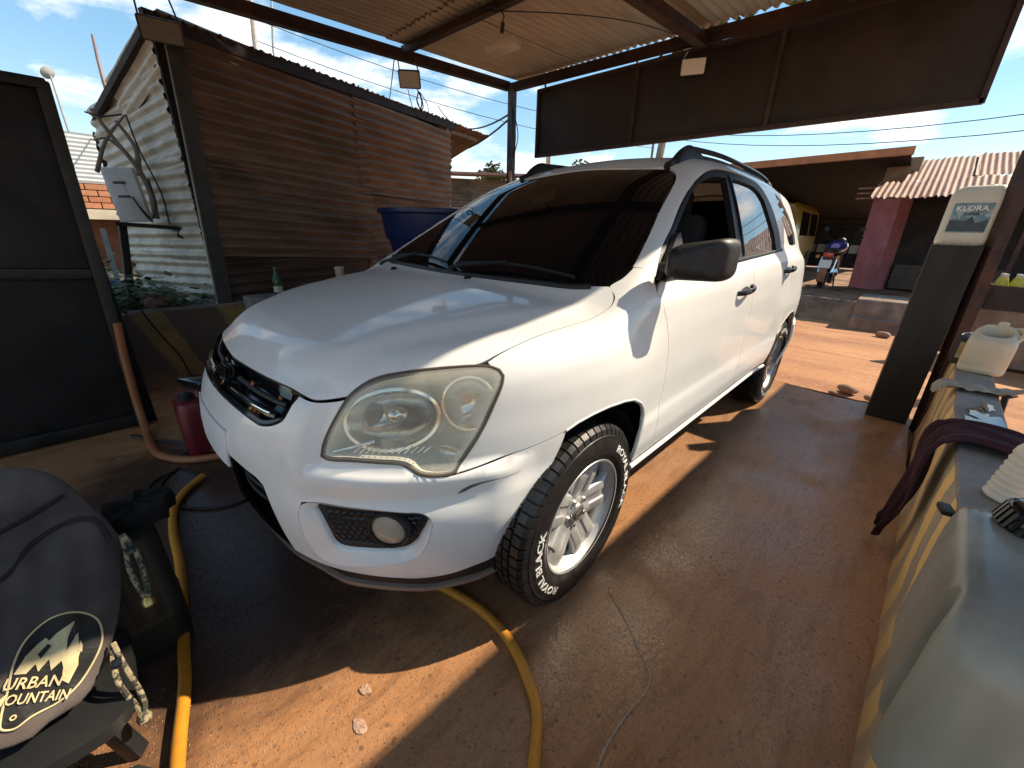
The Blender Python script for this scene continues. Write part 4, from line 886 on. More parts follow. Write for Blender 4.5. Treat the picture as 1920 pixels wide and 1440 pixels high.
b=MB(); b.loft([inw(lipd,.012)+[0,0,.022],inw(lipd,-.002)+[0,0,.018],inw(lipd,-.004)+[0,0,.008],inw(lipd,.0),inw(lipd,.03)-[0,0,.006],inw(lipd,.25)-[0,0,.004]],closed=False); b.build('painted_lip',mat('ground_tinted_lip_paint',(.20,.155,.125),.45,var=.2,vs=8,coat=.3),bump,True)  # lip colour browned to stand in for the ground's reflection
# lower intake
ik=both(dens([(.868,0,.655),(.857,.219,.647),(.842,.292,.634),(.829,.334,.623),(.823,.355,.607),(.821,.365,.568),(.814,.378,.502),(.801,.381,.428),(.789,.385,.375)],4))
b=MB(); b.loft([inw(ik,.002),inw(ik,.05),inw(ik,.12)*[1,.97,1]],closed=False)
b.box((.70,0,.47),(.01,.80,.42)); b.build('lower_intake',DARK,bump,True)
for k in range(5):
    z=.42+.042*k; b=MB(); b.tube([(.80-.22*(y/.5)**2,y,z) for y in np.linspace(-.36,.36,17)],.009,6); b.build('intake_slat',BLK,bump,True)
# number plate on the bumper
b=MB(); g0=[]
for off_ in (.001,.007):
    g0.append([[lifted(CZ.to(np.array([[.86,y,z]])),off_)[0] for y in np.linspace(-.195,.195,9)] for z in (.612,.66,.728)])
for g_ in (g0[1],): b.loft(g_,closed=False)
edge=lambda g_:g_[0]+[r[-1] for r in g_[1:]]+g_[-1][::-1][1:]+[r[0] for r in g_[1:-1]][::-1]
b.loft([edge(g0[0]),edge(g0[1])]); b.build('number_plate',mat('plate_white',(.72,.73,.74),.35,var=.05),bump,True,40)
# ---- grille
gout=both(dens([(.767,0,.880),(.760,.087,.881),(.747,.232,.882),(.733,.324,.881),(.715,.399,.876),(.708,.430,.870)],4))
gbot=both(dens([(.829,0,.797),(.828,.07,.797),(.824,.159,.797),(.814,.251,.793),(.803,.318,.787),(.796,.347,.784),(.784,.377,.789),(.77,.402,.799),(.757,.419,.812),(.742,.428,.836),(.726,.432,.858)],3))
tt=np.linspace(0,1,61)
def rs(A):
    d=np.r_[0,np.cumsum(np.linalg.norm(np.diff(A,axis=0),axis=1))]; d/=d[-1]; return np.stack([np.interp(tt,d,A[:,i]) for i in range(3)],1)
gt,gb=rs(gout),rs(gbot)
b=MB(); b.loft([gt-[.002,0,0],gt-[.028,0,.006],gb*.5+gt*.5-[.045,0,.012],gb-[.03,0,-.004],gb-[.004,0,-.001]],closed=False); gr=b.build('grille',GBLK,car,True)
b=MB(); b.loft([gb-[.02,0,-.012],gb-[.006,0,-.014],gb-[.0,0,-.006],gb-[.006,0,.002]],closed=False); b.build('grille_surround',GBLK,gr,True)
for s in (1,-1):
    for k,(zt,r) in enumerate(((.846,.0075),(.822,.011))):
        pts=[(np.interp(y,[0,.1,.25,.36,.42],[.806,.803,.790,.768,.745])-(.028 if k==0 else .0),s*y,zt-.012*(y/.4)) for y in np.linspace(.10,.385,12)]
        b=MB(); b.tube(pts,r,8); b.build('grille_bar',GBLK if k else BLK,gr,True)
    b=MB(); b.tube([(np.interp(y,[0,.1,.25,.36,.42],[.806,.803,.790,.768,.745])+.007,s*y,.831-.012*(y/.4)) for y in np.linspace(.13,.37,10)],.0028,6); b.build('grille_bar_chrome',CHROME,gr,True)
# badge
bn=Vector((.86,0,.5)).normalized(); BM=Matrix.Translation(Vector((.803,0,.822)))@Matrix(((0,0,bn.x,0),(1,0,0,0),(0,-0,0,0),(0,0,0,1)))
ez=bn; ex=Vector((0,1,0)); ey=ez.cross(ex); BM=Matrix(((ex.x,ey.x,ez.x,.798),(ex.y,ey.y,ez.y,0),(ex.z,ey.z,ez.z,.826),(0,0,0,1)))
el=[(.066*math.cos(a),.036*math.sin(a)) for a in np.linspace(0,2*np.pi,40,endpoint=False)]
b=MB(); b.prism([(x*1.12,y*1.2) for x,y in el],-.03,.010,BM); b.build('badge_mount',GBLK,gr,True,30)
b=MB(); b.prism(el,.008,.016,BM); bd=b.build('badge',GBLK,gr,True,30)
b=MB(); b.tube([BM@Vector((x,y,.016)) for x,y in el],.0035,6,closed=True); b.build('badge_rim',DCHROME,gr,True)
glyphs('KIA',.046,BM@Matrix.Translation((0,0,.018)),'badge_letters',DCHROME,bd,.004,.0012,1.05)
ST=[(.36,.22,.01),(.45,.10,.005),(.35,.035,.01)]
for i,(c,) in enumerate([((.62,.36,.03),),((.60,.13,.02),),((.42,.04,.02),)]):
    b=MB(); y=.268+.018*i; b.box((.796-.006*i,y,.803),(.004,.015,.018),M=Matrix.Rotation(-.5,4,'Y'),bev=.001); b.build('grille_sticker',mat('sticker_%d'%i,c,.5),gr)
for (y,z,x) in ((.20,.852,.764),(.345,.842,.735)):
    b=MB(); b.box((x,y,z),(.004,.018,.012),M=Matrix.Rotation(-.5,4,'Y'),bev=.001); b.build('reflector_sticker',mat('sticker_red',(.35,.08,.04),.5),gr)
# ---- headlamps
hl=[(.707,.506,.722),(.697,.507,.755),(.676,.515,.80),(.65,.529,.848),(.624,.54,.883),(.59,.559,.91),(.558,.581,.926),(.52,.614,.938),(.481,.647,.946),(.422,.695,.954),(.37,.733,.956),(.34,.757,.954),(.322,.776,.945),(.318,.787,.93),(.326,.792,.911),(.354,.788,.856),(.381,.779,.798),(.417,.764,.736),(.444,.754,.696),(.462,.754,.682),(.488,.742,.678),(.52,.724,.68),(.538,.706,.684),(.551,.68,.696),(.56,.666,.705),(.605,.625,.712),(.659,.568,.715),(.695,.515,.714)]
LENS=bpy.data.materials.new('hazy_headlamp_lens'); LENS.use_nodes=True; _n=LENS.node_tree.nodes; _l=LENS.node_tree.links; _p=_n['Principled BSDF']
_p.inputs['Base Color'].default_value=(.80,.78,.66,1); _p.inputs['Roughness'].default_value=.12; _p.inputs['Coat Weight'].default_value=.6; _p.inputs['Coat Roughness'].default_value=.04
_t=_n.new('ShaderNodeBsdfTransparent'); _t.inputs[0].default_value=(.97,.97,.93,1); _m=_n.new('ShaderNodeMixShader'); _o=_n['Material Output']
_tc=_n.new('ShaderNodeTexCoord'); _nz=_n.new('ShaderNodeTexNoise'); _nz.inputs['Scale'].default_value=7; _nz.inputs['Detail'].default_value=3; _l.new(_tc.outputs['Object'],_nz.inputs['Vector'])
_mr=_n.new('ShaderNodeMapRange'); _mr.inputs[1].default_value=.3; _mr.inputs[2].default_value=.7; _mr.inputs[3].default_value=.22; _mr.inputs[4].default_value=.42; _l.new(_nz.outputs['Fac'],_mr.inputs[0]); _l.new(_mr.outputs[0],_m.inputs[0])
_l.new(_t.outputs[0],_m.inputs[1]); _l.new(_p.outputs[0],_m.inputs[2]); _l.new(_m.outputs[0],_o.inputs[0])
LHAZE=mat('yellowed_headlamp_bezel',(.80,.79,.71),.38,metal=.0,var=.12,vs=9)
HLU=cr_dense(HLM.to(np.array(hl)),True); hc=HLU.mean(0)
def hlift(U,off): O,D=HLM.ray(np.atleast_2d(U)); P=surf(carF,O,D,1.2); return P+grad(carF,P)*off
def bowl(name,c,rx,ry,depth,m,par,sg,rot=0.,off=-.012,n=40,k=10,flat=0.):
    """reflector bowl sunk behind the lens, in lens coordinates"""
    b=MB(); rings=[]
    for i in range(k+1):
        t=i/k; r=1-t
        U=np.array([c+np.array([math.cos(rot)*rx*r*math.cos(a)-math.sin(rot)*ry*r*math.sin(a),math.sin(rot)*rx*r*math.cos(a)+math.cos(rot)*ry*r*math.sin(a)]) for a in np.linspace(0,2*np.pi,n,endpoint=False)])
        if i==0: base=hlift(U,off)
        P=hlift(U,off)-HLM.n*depth*math.sqrt(max(0,1-r*r)); rings.append(P*sg)
    b.loft(rings,cap1=True); return b.build(name,m,par,True,60)
for s in (1,-1):
    sg=np.array([1,s,1]); hp=np.array(hl)
    lens=patch('headlamp',HLM,[hp],LENS,car,sp=.02,off=.002,gap=.006,flange=.006,side=s)
    b=MB(); Rg=resample(offset_poly(HLU if area2(HLU)>0 else HLU[::-1],.003),.008); e=hlift(Rg,.0)
    b.tube([q*sg for q in e],.0045,6,closed=True); b.build('lens_seal',mat('lens_seal_brown',(.09,.07,.05),.4,var=.2),lens,True)
    Rg=resample(offset_poly(HLU if area2(HLU)>0 else HLU[::-1],.012),.01); b=MB()
    b.loft([hlift(Rg,-.004)*sg,hlift(hc+(Rg-hc)*.965,-.02)*sg,hlift(hc+(Rg-hc)*.92,-.05)*sg,hlift(hc+(Rg-hc)*.86,-.10)*sg,hlift(hc+(Rg-hc)*.7,-.15)*sg,hlift(hc+(Rg-hc)*.1,-.16)*sg],cap1=True)
    b.build('headlamp_housing',LHAZE,lens,True,35)
    c1=hc+np.array([.045,-.012]); c2=hc+np.array([-.165,.045])
    u=HLM.to(np.array([(.572,.628,.822),(.405,.752,.862),(.462,.737,.728)])); 
    bowl('main_reflector',u[0],.150,.098,.10,REFL,lens,sg,.12,-.03)
    b=MB(); aa=np.linspace(0,2*np.pi,44,endpoint=False); ring=lambda c,rx,ry,o,rot=.12:hlift(np.array([c+np.array([math.cos(rot)*rx*math.cos(a)-math.sin(rot)*ry*math.sin(a),math.sin(rot)*rx*math.cos(a)+math.cos(rot)*ry*math.sin(a)]) for a in aa]),o)*sg
    b.tube(ring(u[0],.156,.104,-.026),.008,6,closed=True); b.build('main_reflector_ring',REFL,lens,True)
    bowl('turn_reflector',u[1],.082,.088,.06,REFL,lens,sg,.2,-.024)
    b=MB(); b.tube(ring(u[1],.085,.091,-.02,.2),.005,6,closed=True); b.build('turn_reflector_ring',REFL,lens,True)
    bowl('side_reflector',u[2],.05,.022,.012,mat('amber_clear_reflector',(.7,.68,.62),.25,metal=.8,var=.25,vs=160),lens,sg,-.45,-.02)
    # bulb shield, bulbs, moulded flutes along the lower edge
    p0=hlift(u[:1],-.10)[0]; n=HLM.n; b=MB(); Mx=Matrix.Translation(Vector((p0+n*.045)*sg))@Vector(n*sg).to_track_quat('Z','Y').to_matrix().to_4x4()
    b.lathe([(.026,-.04),(.026,.0),(.022,.012),(.012,.02),(.001,.022)],20,Mx); b.build('bulb_shield',CHROME,lens,True)
    p1=hlift(u[1:2],-.06)[0]; b=MB(); Mx=Matrix.Translation(Vector((p1+n*.02)*sg))@Vector(n*sg).to_track_quat('Z','Y').to_matrix().to_4x4()
    b.lathe([(.012,-.02),(.012,.01),(.006,.018),(.001,.019)],14,Mx); b.build('turn_bulb',mat('amber_bulb',(.5,.16,.08),.2,trans=.3),lens,True)
    for k in range(12):
        a=HLM.to(np.array([(.66-.0125*k,.575+.0115*k,.735)]))[0]; bb_=HLM.to(np.array([(.645-.0125*k,.588+.0115*k,.752)]))[0]
        q=hlift(np.array([a,bb_]),-.012)*sg; b=MB(); b.tube([q[0],q[1]],.0018,5); b.build('lens_flute',mat('flute_clear',(.8,.8,.76),.1,metal=.6),lens,True)
    q=hlift(HLM.to(np.array([(.697,.512,.725),(.655,.56,.745),(.60,.60,.765)])),-.016)*sg; b=MB(); b.tube([tuple(x) for x in q],.004,6); b.build('bezel_blade',CHROME,lens,True)
# black scrape on the bumper corner
sc=[(858,925)]
scp=[(.459,.759,.615),(.433,.778,.632),(.403,.798,.643),(.355,.822,.647),(.294,.835,.648)]
b=MB(); P=lifted(CZ.to(dens(scp,6)),.0015); w=np.interp(np.linspace(0,1,len(P)),[0,.15,.35,.6,1],[.001,.010,.006,.002,.0006])
b.loft([P+np.c_[0*w,0*w,w],P-np.c_[0*w,0*w,w*.5]],closed=False); b.build('scrape_mark',SCR,bump)
# ---- cowl, wipers, washer jets
b=MB(); cw=both(dens([(-.112,0,0),(-.117,.139,0),(-.135,.327,0),(-.155,.485,0),(-.176,.626,0),(-.196,.69,0)],4)); cw=np.array([onT(x,y,.8) for x,y,_ in cw])
b.tube([q+[0,0,-.002] for q in cw],.014,8); b.build('cowl_trim',BLK,car,True)
for y0,y1,dx in ((.62,-.02,-.06),(-.10,-.66,-.07)):
    b=MB(); ys=np.linspace(y0,y1,12); pts=[onT(-.155-.10*abs(y)**2-.05*math.sin(math.pi*k/11)*.6,y,.9)+[0,0,.022] for k,y in enumerate(ys)]
    b.tube([tuple(q) for q in pts],.007,6); wp=b.build('wiper_blade',BLK,car,True)
    m=pts[6]; b=MB(); b.tube([tuple(m+[0,0,.008]),tuple(onT(-.13,y1*.5+y0*.5-.25,.9)+[0,0,.03]),tuple(onT(-.115,y1,.9)+[0,0,.02])],.009,6); b.build('wiper_arm',BLK,wp,True)
for y in (.148,-.46):
    q=onT(-.085,y,.8); b=MB(); b.loft([[(q[0]+r*1.5*math.cos(a)-.004*h,q[1]+r*math.sin(a),q[2]+h) for a in np.linspace(0,2*np.pi,12,endpoint=False)] for r,h in ((.013,0),(.012,.006),(.008,.012),(.002,.014))],cap1=True); b.build('washer_jet',GBLK,hoodo,True)
# ---- roof rails
for s in (1,-1):
    rl=MB(); P=[]
    for x in np.linspace(-1.25,-2.85,40):
        q=onT(x,ditch(x)-.0); P.append((q[0],s*(q[1]),q[2]+.042*min(1,max(0,(-x-1.22)/.1))*min(1,max(0,(2.88+x)/.12))))
    rl.tube(P,.013,8); ro=rl.build('roof_rail',mat('dark_rail',(.05,.05,.052),.3,metal=.5,var=.1),car,True)
    for x0,x1 in ((-1.10,-1.46),(-2.68,-2.96)):
        f_=MB(); rings=[]
        for t in np.linspace(0,1,15):
            x=x0+(x1-x0)*t; q=onT(x,ditch(x)); h=.066*math.sin(math.pi*t**.8)**.7 if x0>-2 else .055*math.sin(math.pi*t**1.25)**.7
            w=.030; rings.append([(x,s*(q[1]+w*math.cos(a)*(1-.25*max(0,math.sin(a)))),q[2]-.006+max(0,math.sin(a))*h) for a in np.linspace(0,2*np.pi,16,endpoint=False)])
        f_.loft(rings,cap0=True,cap1=True); f_.build('rail_foot',BLK,ro,True)
# ---- rear end (tailgate, lamps, bumper), plain
RZ=Gno((-2.3,0,.85),(-1,0,.1))
def onR(y,z): return surf(carF,[[-2.3,y*.6,z]],[[-1.,y*.4/1.0,0]],1.6)[0]
tg=[onR(y,z) for y,z in [(-.74,.66),(0,.66),(.74,.66),(.76,.85),(.75,1.0),(.68,1.12),(.64,1.3),(.56,1.5),(.46,1.58),(0,1.62),(-.46,1.58),(-.56,1.5),(-.64,1.3),(-.68,1.12),(-.75,1.0),(-.76,.85)]]
patch('tailgate',RZ,[np.array(tg)],PAINT,car,sp=.06,gap=.002)
tgl=[onR(y,z) for y,z in [(-.56,1.2),(0,1.18),(.56,1.2),(.5,1.48),(0,1.52),(-.5,1.48)]]
patch('rear_window',RZ,[np.array(tgl)],GLASS,car,sp=.06,off=.003,gap=.002)
rb=[]
for s in (1,-1):
    q=[onS(-3.24,z) for z in (.70,.85,1.0,1.08)]
    b=MB(); rr=[[(onS(x,z)*[1,s,1]+[0,.004*s,0]) for x in (-3.12,-3.18,-3.24,-3.29)] for z in (.72,.85,.95,1.06)]
    b.loft(rr,closed=False); b.build('tail_lamp',mat('tail_lamp_red',(.28,.02,.02),.1,coat=1.),car,True)
bz=CylZ(-2.3,.5)
U=np.array([(np.pi-a,v) for a,v in [(-1.05,.12),(-.6,.14),(0,.14),(.6,.14),(1.05,.12),(1.06,-.2),(.6,-.2),(0,-.2),(-.6,-.2),(-1.06,-.2)]])
patch('rear_bumper',bz,[U],PAINT,car,sp=.06,gap=0,off=.02)
# ---- cabin lining and underbody (closes the view through gaps and the open window)
b=MB(); b.box((.16,0,.60),(.82,1.02,.44)); b.build('engine_bay',DARK,car)
b=MB(); b.box((-1.35,0,.50),(2.1,1.56,.24)); b.build('cabin_floor',DARK,car)
b=MB(); b.box((-1.45,-.62,.90),(1.9,.06,.46)); b.box((-2.3,0,1.03),(.06,1.0,.98)); b.box((-.42,0,.95),(.1,1.4,.3)); b.add([(-2.35,-.735,1.08),(-1.02,-.735,1.08),(-1.18,-.575,1.52),(-2.3,-.575,1.55)],[(0,1,2,3)]); b.build('cabin_lining',DARK,car)
patch('headliner',TOP,[np.array([onT(x,y) for x,y in [(-1.12,-.40),(-1.12,.40),(-1.5,.45),(-2.2,.46),(-2.5,.42),(-2.5,-.42),(-2.2,-.46),(-1.5,-.45)]])],DARK,car,sp=.09,off=-.03,gap=0,flange=0)
SEAT=mat('seat_fabric',(.02,.02,.022),.9,var=.2,vs=60)
for y in (.36,-.36):
    b=MB(); b.box((-1.05,y,.75),(.5,.5,.16),bev=.05); b.box((-1.33,y,1.08),(.16,.48,.62),M=Matrix.Rotation(-.25,4,'Y'),bev=.05); b.box((-1.43,y,1.44),(.1,.26,.16),bev=.04); b.build('seat',SEAT,car,True)
b=MB(); b.tube([(-.78+.06*math.sin(a)*.5,.38+.18*math.cos(a),1.06+.17*math.sin(a)) for a in np.linspace(0,2*np.pi,28,endpoint=False)],.014,8,closed=True); b.build('steering_wheel',SEAT,car,True)
b=MB(); b.box((-2.63,0,.45),(.8,1.0,.2)); b.box((-1.3,0,.36),(2.0,1.2,.06)); b.build('underbody',DARK,car)
# ---- door mirror (the far one is folded out of sight)
for s in (1,):
    b=MB(); tri=[(-.365,1.135),(-.60,1.15),(-.60,1.293),(-.575,1.285),(-.47,1.215)]
    P=[onS(x,z) for x,z in tri]; b.loft([[q*[1,s,1]+[0,.004*s,0] for q in P],[q*[1,s,1]+[0,.022*s,0] for q in P]],cap1=True); mr=b.build('door_mirror',BLK,car,False)
    b=MB(); b.tube([(-.44,s*.82,1.155),(-.43,s*.86,1.16),(-.41,s*.92,1.175)],lambda t:.036-.006*t,12); b.build('mirror_arm',BLK,mr,True)
    # housing: rounded block, blunt face forward, opening to the rear
    rings=[]
    for t,(sc_,xo) in zip(range(7),((.45,.062),(.78,.056),(.92,.042),(.985,.012),(1.,-.03),(.985,-.055),(.95,-.06))):
        cxm=-.395+xo; ring=[]
        for a,bq in rrect(.172,.126,.034,6):
            yy=.972+a*sc_; zz=1.205+bq*sc_*(1+.14*(a/.1))+.010*(a/.1); ring.append((cxm-.045*(a/.1),s*yy,zz))
        rings.append(ring)
    b=MB(); b.loft(rings,cap0=True); b.build('mirror_housing',BLK,mr,True,55)
    b=MB(); b.loft([[tuple(Vector(q)+Vector((.004,0,0))) for q in rings[-1]],[(q[0]+.006,s*(.985+(abs(q[1])-.985)*.9),1.205+(q[2]-1.205)*.9) for q in rings[-1]]],cap1=True); b.build('mirror_glass',CHROME,mr)
# ---- wheels
def make_wheel(par,xc,s,steer,first):
    R=.343; w=.112
    root=bpy.data.objects.new('wheel',None); link(root,par); root.location=Vector((xc,s*.775,R))-wl(par); root.empty_display_size=.1
    root.rotation_euler=(0,0,steer+(0 if s>0 else math.pi))
    if not first:
        return root
    X=Matrix(((1,0,0,0),(0,0,1,0),(0,1,0,0),(0,0,0,1)))   # local lathe z -> +y (outward)
    prof=[(.205,-.10),(.225,-.115),(.27,-.122),(.305,-.118),(.325,-.108),(.333,-.092),(.335,-.07),(.335,.07),(.333,.092),(.326,.104),(.318,.109),(.312,.1095),(.309,.113),(.298,.1165),(.27,.121),(.245,.1205),(.232,.118),(.229,.1145),(.222,.113),(.217,.106),(.212,.09)]
    b=MB(); b.lathe(prof,96,X); V=b.v
    ty=b.build('tyre',RUB,root,True,60); ty.location=(0,0,0)
    # tread blocks
    b=MB(); nb=58
    for k in range(nb):
        a0=2*math.pi*k/nb
        for side_ in (1,-1):
            da=(.5 if side_<0 else 0)*2*math.pi/nb
            def pt(a,y,r): return (r*math.cos(a),y,r*math.sin(a))
            A0,A1=a0+da,a0+da+2*math.pi/nb*.80; sk=.010
            # shoulder lug wrapping on to the sidewall
            sec=[(.062,.335),(.066,.3435),(.094,.3425),(.108,.330),(.1135,.312),(.1095,.309)]
            r0=[pt(A0+ .0*i,side_*y,r) for i,(y,r) in enumerate(sec)]; r1=[pt(A1-.0*i,side_*y,r) for i,(y,r) in enumerate(sec)]
            am=(A0+A1)/2; 
            b.loft([r0,r1],closed=False); b.add(r0,[tuple(range(len(r0)))]); b.add(r1,[tuple(range(len(r1)))])
            for (ya,yb) in ((.036,.057),(.006,.031)):
                sh=.6*2*math.pi/nb*(.35 if ya>.03 else .7)
                q=[pt(A0+sh,side_*ya,.3432),pt(A1+sh,side_*ya,.3432),pt(A1+sh,side_*yb,.3436),pt(A0+sh,side_*yb,.3436)]
                q2=[pt(A0+sh,side_*ya,.333),pt(A1+sh,side_*ya,.333),pt(A1+sh,side_*yb,.333),pt(A0+sh,side_*yb,.333)]
                b.loft([q2,q],cap1=True)
    tb=b.build('tread_blocks',RUB,ty,False); tb.location=(0,0,0); tb['kind']='stuff'
    # raised rib near the shoulder
    b=MB(); b.lathe([(.309,.112),(.307,.1155),(.303,.1165),(.300,.1163)],96,X); q=b.build('sidewall_rib',RUB,ty,True); q.location=(0,0,0)
    # raised white lettering around the sidewall, twice
    rad=.268
    for start in (math.radians(163),math.radians(-17)):
        me=glyphs('ROYAL BLACK',.040,None,'t',None,depth=.003,bold=.0004)
        vs=[]; ang=start
        for v in me.vertices:
            u=v.co.x*1.36; a=ang+u/rad; r=rad+v.co.y*.95
            yb=np.interp(r,[.232,.245,.27,.298],[.118,.1205,.121,.1165])
            vs.append((r*math.cos(a),yb+.0012+(v.co.z+.0015)*.6,r*math.sin(a)))
        me2=bpy.data.meshes.new('sidewall_lettering'); me2.from_pydata(vs,[],[tuple(p.vertices) for p in me.polygons]); me2.materials.append(WLET); bpy.data.meshes.remove(me)
        lo=bpy.data.objects.new('sidewall_lettering',me2); link(lo,ty); lo.location=(0,0,0)
    # rim
    b=MB(); b.lathe([(.212,-.09),(.205,-.08),(.196,-.02),(.193,.045),(.196,.07),(.204,.086),(.212,.098),(.2165,.103),(.219,.108),(.216,.112),(.210,.1105)],72,X); rim=b.build('rim',ALLOY,root,True,50); rim.location=(0,0,0)
    for k in range(5):
        a0=math.radians(90+72*k+14)
        b=MB(); rings=[]
        for t in np.linspace(0,1,12):
            r=.030+(.200-.030)*t; hw=np.interp(t,[0,.2,.45,.8,1],[.046,.058,.060,.064,.080]); yo=np.interp(t,[0,.3,.7,1],[.070,.074,.088,.082]); th=.030
            gd=np.interp(t,[0,.12,.3,1],[0,.001,.006,.005]); ring=[]
            for (u,dy) in ((-1,-th),(-1.0,-.010),(-.93,-.002),(-.86,0),(-.34,0),(-.24,-gd),(.24,-gd),(.34,0),(.86,0),(.93,-.002),(1.,-.010),(1,-th)):
                x=r; yv=u*hw; ring.append((x*math.cos(a0)-yv*math.sin(a0),yo+dy,x*math.sin(a0)+yv*math.cos(a0)))
            rings.append(ring)
        b.loft(rings,cap0=True,cap1=True); sp_=b.build('spoke',ALLOY,rim,True,38); sp_.location=(0,0,0)
    b=MB(); b.lathe([(.066,.03),(.066,.062),(.060,.070),(.040,.073),(.036,.072)],40,X); h=b.build('hub',ALLOY,rim,True,50); h.location=(0,0,0)
    b=MB(); b.lathe([(.036,.070),(.036,.080),(.033,.084),(.02,.087),(.001,.088)],32,X); h=b.build('hub_cap',mat('cap_silver',(.5,.49,.46),.25,metal=.8),rim,True,50); h.location=(0,0,0)
    b=MB(); b.tube([(.026*math.cos(a),.0865,.0175*math.sin(a)) for a in np.linspace(0,2*np.pi,28,endpoint=False)],.0016,5,closed=True); h=b.build('cap_oval',DCHROME,rim,True); h.location=(0,0,0)
    h=glyphs('KIA',.017,Matrix(((-1,0,0,0),(0,0,1,.0875),(0,1,0,0),(0,0,0,1))),'cap_letters',DCHROME,rim,.002,.0004); h.location=(0,0,0)
    for k in range(5):
        a=math.radians(90+72*k+50); Mx=Matrix.Translation((.052*math.cos(a),.0,.052*math.sin(a)))@X
        b=MB(); b.lathe([(.0115,.055),(.0115,.074),(.009,.080),(.004,.081)],6,Mx); h=b.build('wheel_nut',mat('nut_steel',(.35,.34,.32),.35,metal=.9),rim,False); h.location=(0,0,0)
    b=MB(); b.lathe([(.06,-.005),(.148,-.005),(.148,.012),(.06,.012)],48,X); h=b.build('brake_disc',DISC,root,True); h.location=(0,0,0)
    b=MB(); b.box((.11,.01,.06),(.06,.07,.13),M=Matrix.Rotation(.45,4,'Y'),bev=.012); h=b.build('brake_caliper',DISC,root,True); h.location=(0,0,0)
    b=MB(); b.lathe([(.19,-.095),(.06,-.095),(.02,-.07)],40,X); h=b.build('drum_back',DARK,root,True); h.location=(0,0,0)
    b=MB(); b.tube([(.165,.06,-.05),(.16,.092,-.052),(.158,.10,-.06)],.005,8); h=b.build('valve',BLK,rim,True); h.location=(0,0,0)
    return root
w0=make_wheel(car,0,1,math.radians(1.2),True)
for xc,s,st,sp in ((-2.63,1,0,.9),(0,-1,math.radians(1.2),.3),(-2.63,-1,0,1.7)):
    c=copy_tree(w0,car); c.location=Vector((xc,s*.775,.343))-wl(car); c.rotation_euler=(0,sp,0) if s>0 else (0,-sp,math.pi+st)
# ================================================================== THINGS
CABLE=mat('cable_black',(.015,.015,.016),.6)
YEL=mat('yellow_hose_rubber',(.58,.24,.025),.42,var=.12,vs=14,bump=.08,bs=60,col2=(.40,.17,.04),c2=(.55,.75))
def hose(name,pts,r,m,label,cat='hose',group=None,n=14,sm=10):
    b=MB(); b.tube(pts,r,n,sm=sm); return tag(b.build(name,m,None,True,70),label,cat,group)
hose('water_hose',[(1.20,.78,.02),(1.16,.5,.02),(1.12,.30,.02),(1.105,.17,.02),(1.075,-.10,.02),(1.06,-.30,.02),(1.055,-.5,.02),(1.03,-.70,.02),(.97,-.83,.02),(.885,-.92,.02)],.0165,YEL,'thick yellow hose lying along the floor beside the backpack')
hose('water_hose',[(.80,1.34,.02),(.65,1.22,.02),(.52,1.13,.02),(.43,1.06,.02),(.385,.98,.02),(.345,.87,.02),(.335,.74,.02),(.36,.60,.02),(.42,.42,.02),(.50,.2,.02),(.52,-.2,.02),(.60,-.7,.02)],.0165,YEL,'thick yellow hose curving out from under the front bumper')
ORH=mat('orange_hose',(.30,.11,.045),.5,var=.15,vs=14)
hose('supply_hose',[(1.01,-1.86,.70),(1.03,-1.87,.5),(1.045,-1.86,.25),(1.05,-1.84,.10),(1.05,-1.72,.03),(1.045,-1.5,.02),(1.02,-1.33,.02),(.93,-1.18,.02),(.80,-1.10,.02),(.60,-1.04,.02)],.021,ORH,'dull orange hose running down the booth edge to the floor')
hose('power_cable',[(.98,-1.10,.008),(1.08,-1.05,.008),(1.10,-.90,.008),(.98,-.82,.008),(.90,-.95,.008),(.96,-1.12,.008),(1.05,-1.0,.008),(1.04,-.78,.008),(.93,-.62,.008),(.80,-.56,.008),(.66,-.62,.008)],.007,CABLE,'thin black cable looped on the wet floor near the red canister','cable',n=8)
hose('wall_cable',[(.86,-2.64,.64),(.80,-2.64,.45),(.72,-2.63,.25),(.68,-2.62,.05),(.62,-2.3,.012),(.7,-1.7,.012)],.006,CABLE,'thin black cable hanging down the faded striped wall','cable',n=6)
# red pressure washer canister with black brush on top
rc=thing('red_canister','red plastic canister with black brush on top behind the bumper','canister',(.80,-1.27,0))
REDP=mat('red_plastic',(.12,.010,.016),.4,var=.15,vs=9,bump=.08)
b=MB(); b.loft([[(.80+x*s_,-1.27+y*s_,z) for x,y in rrect(.20,.26,.05)] for z,s_ in ((.0,.9),(.015,1.),(.18,1.02),(.30,1.),(.345,.9),(.36,.6))],cap0=True,cap1=True); b.build('body',REDP,rc,True,50)
b=MB(); b.lathe([(.035,0),(.035,.03),(.028,.035),(.001,.036)],16,Matrix.Translation((.84,-1.22,.355))); b.build('cap',BLK,rc,True,50)
b=MB(); b.tube([(.74,-1.32,.35),(.74,-1.30,.40),(.78,-1.22,.40),(.79,-1.20,.36)],.012,8,sm=5); b.build('handle',REDP,rc,True)
bs=thing('black_brush','black scrubbing brush lying on top of the red canister','brush',(.77,-1.27,.40))
b=MB(); b.box((.77,-1.27,.435),(.09,.20,.03),rz=.4,bev=.012); b.build('block',GBLK,bs,True)
b=MB()
for i in range(5):
    for j in range(9):
        p=Matrix.Rotation(.4,4,'Z')@Vector((-.034+.017*i,-.085+.021*j,0))+Vector((.77,-1.27,.42)); b.bar(p,p-Vector((0,0,.025)),.006)
b.build('bristles',CABLE,bs)['kind']='stuff'
b=MB(); b.bar((1.12,-1.75,.01),(.75,-1.05,.06),.02); tag(b.build('spray_lance',mat('lance_steel',(.12,.10,.09),.4,metal=.6)),'thin metal spray lance lying near the booth','lance')
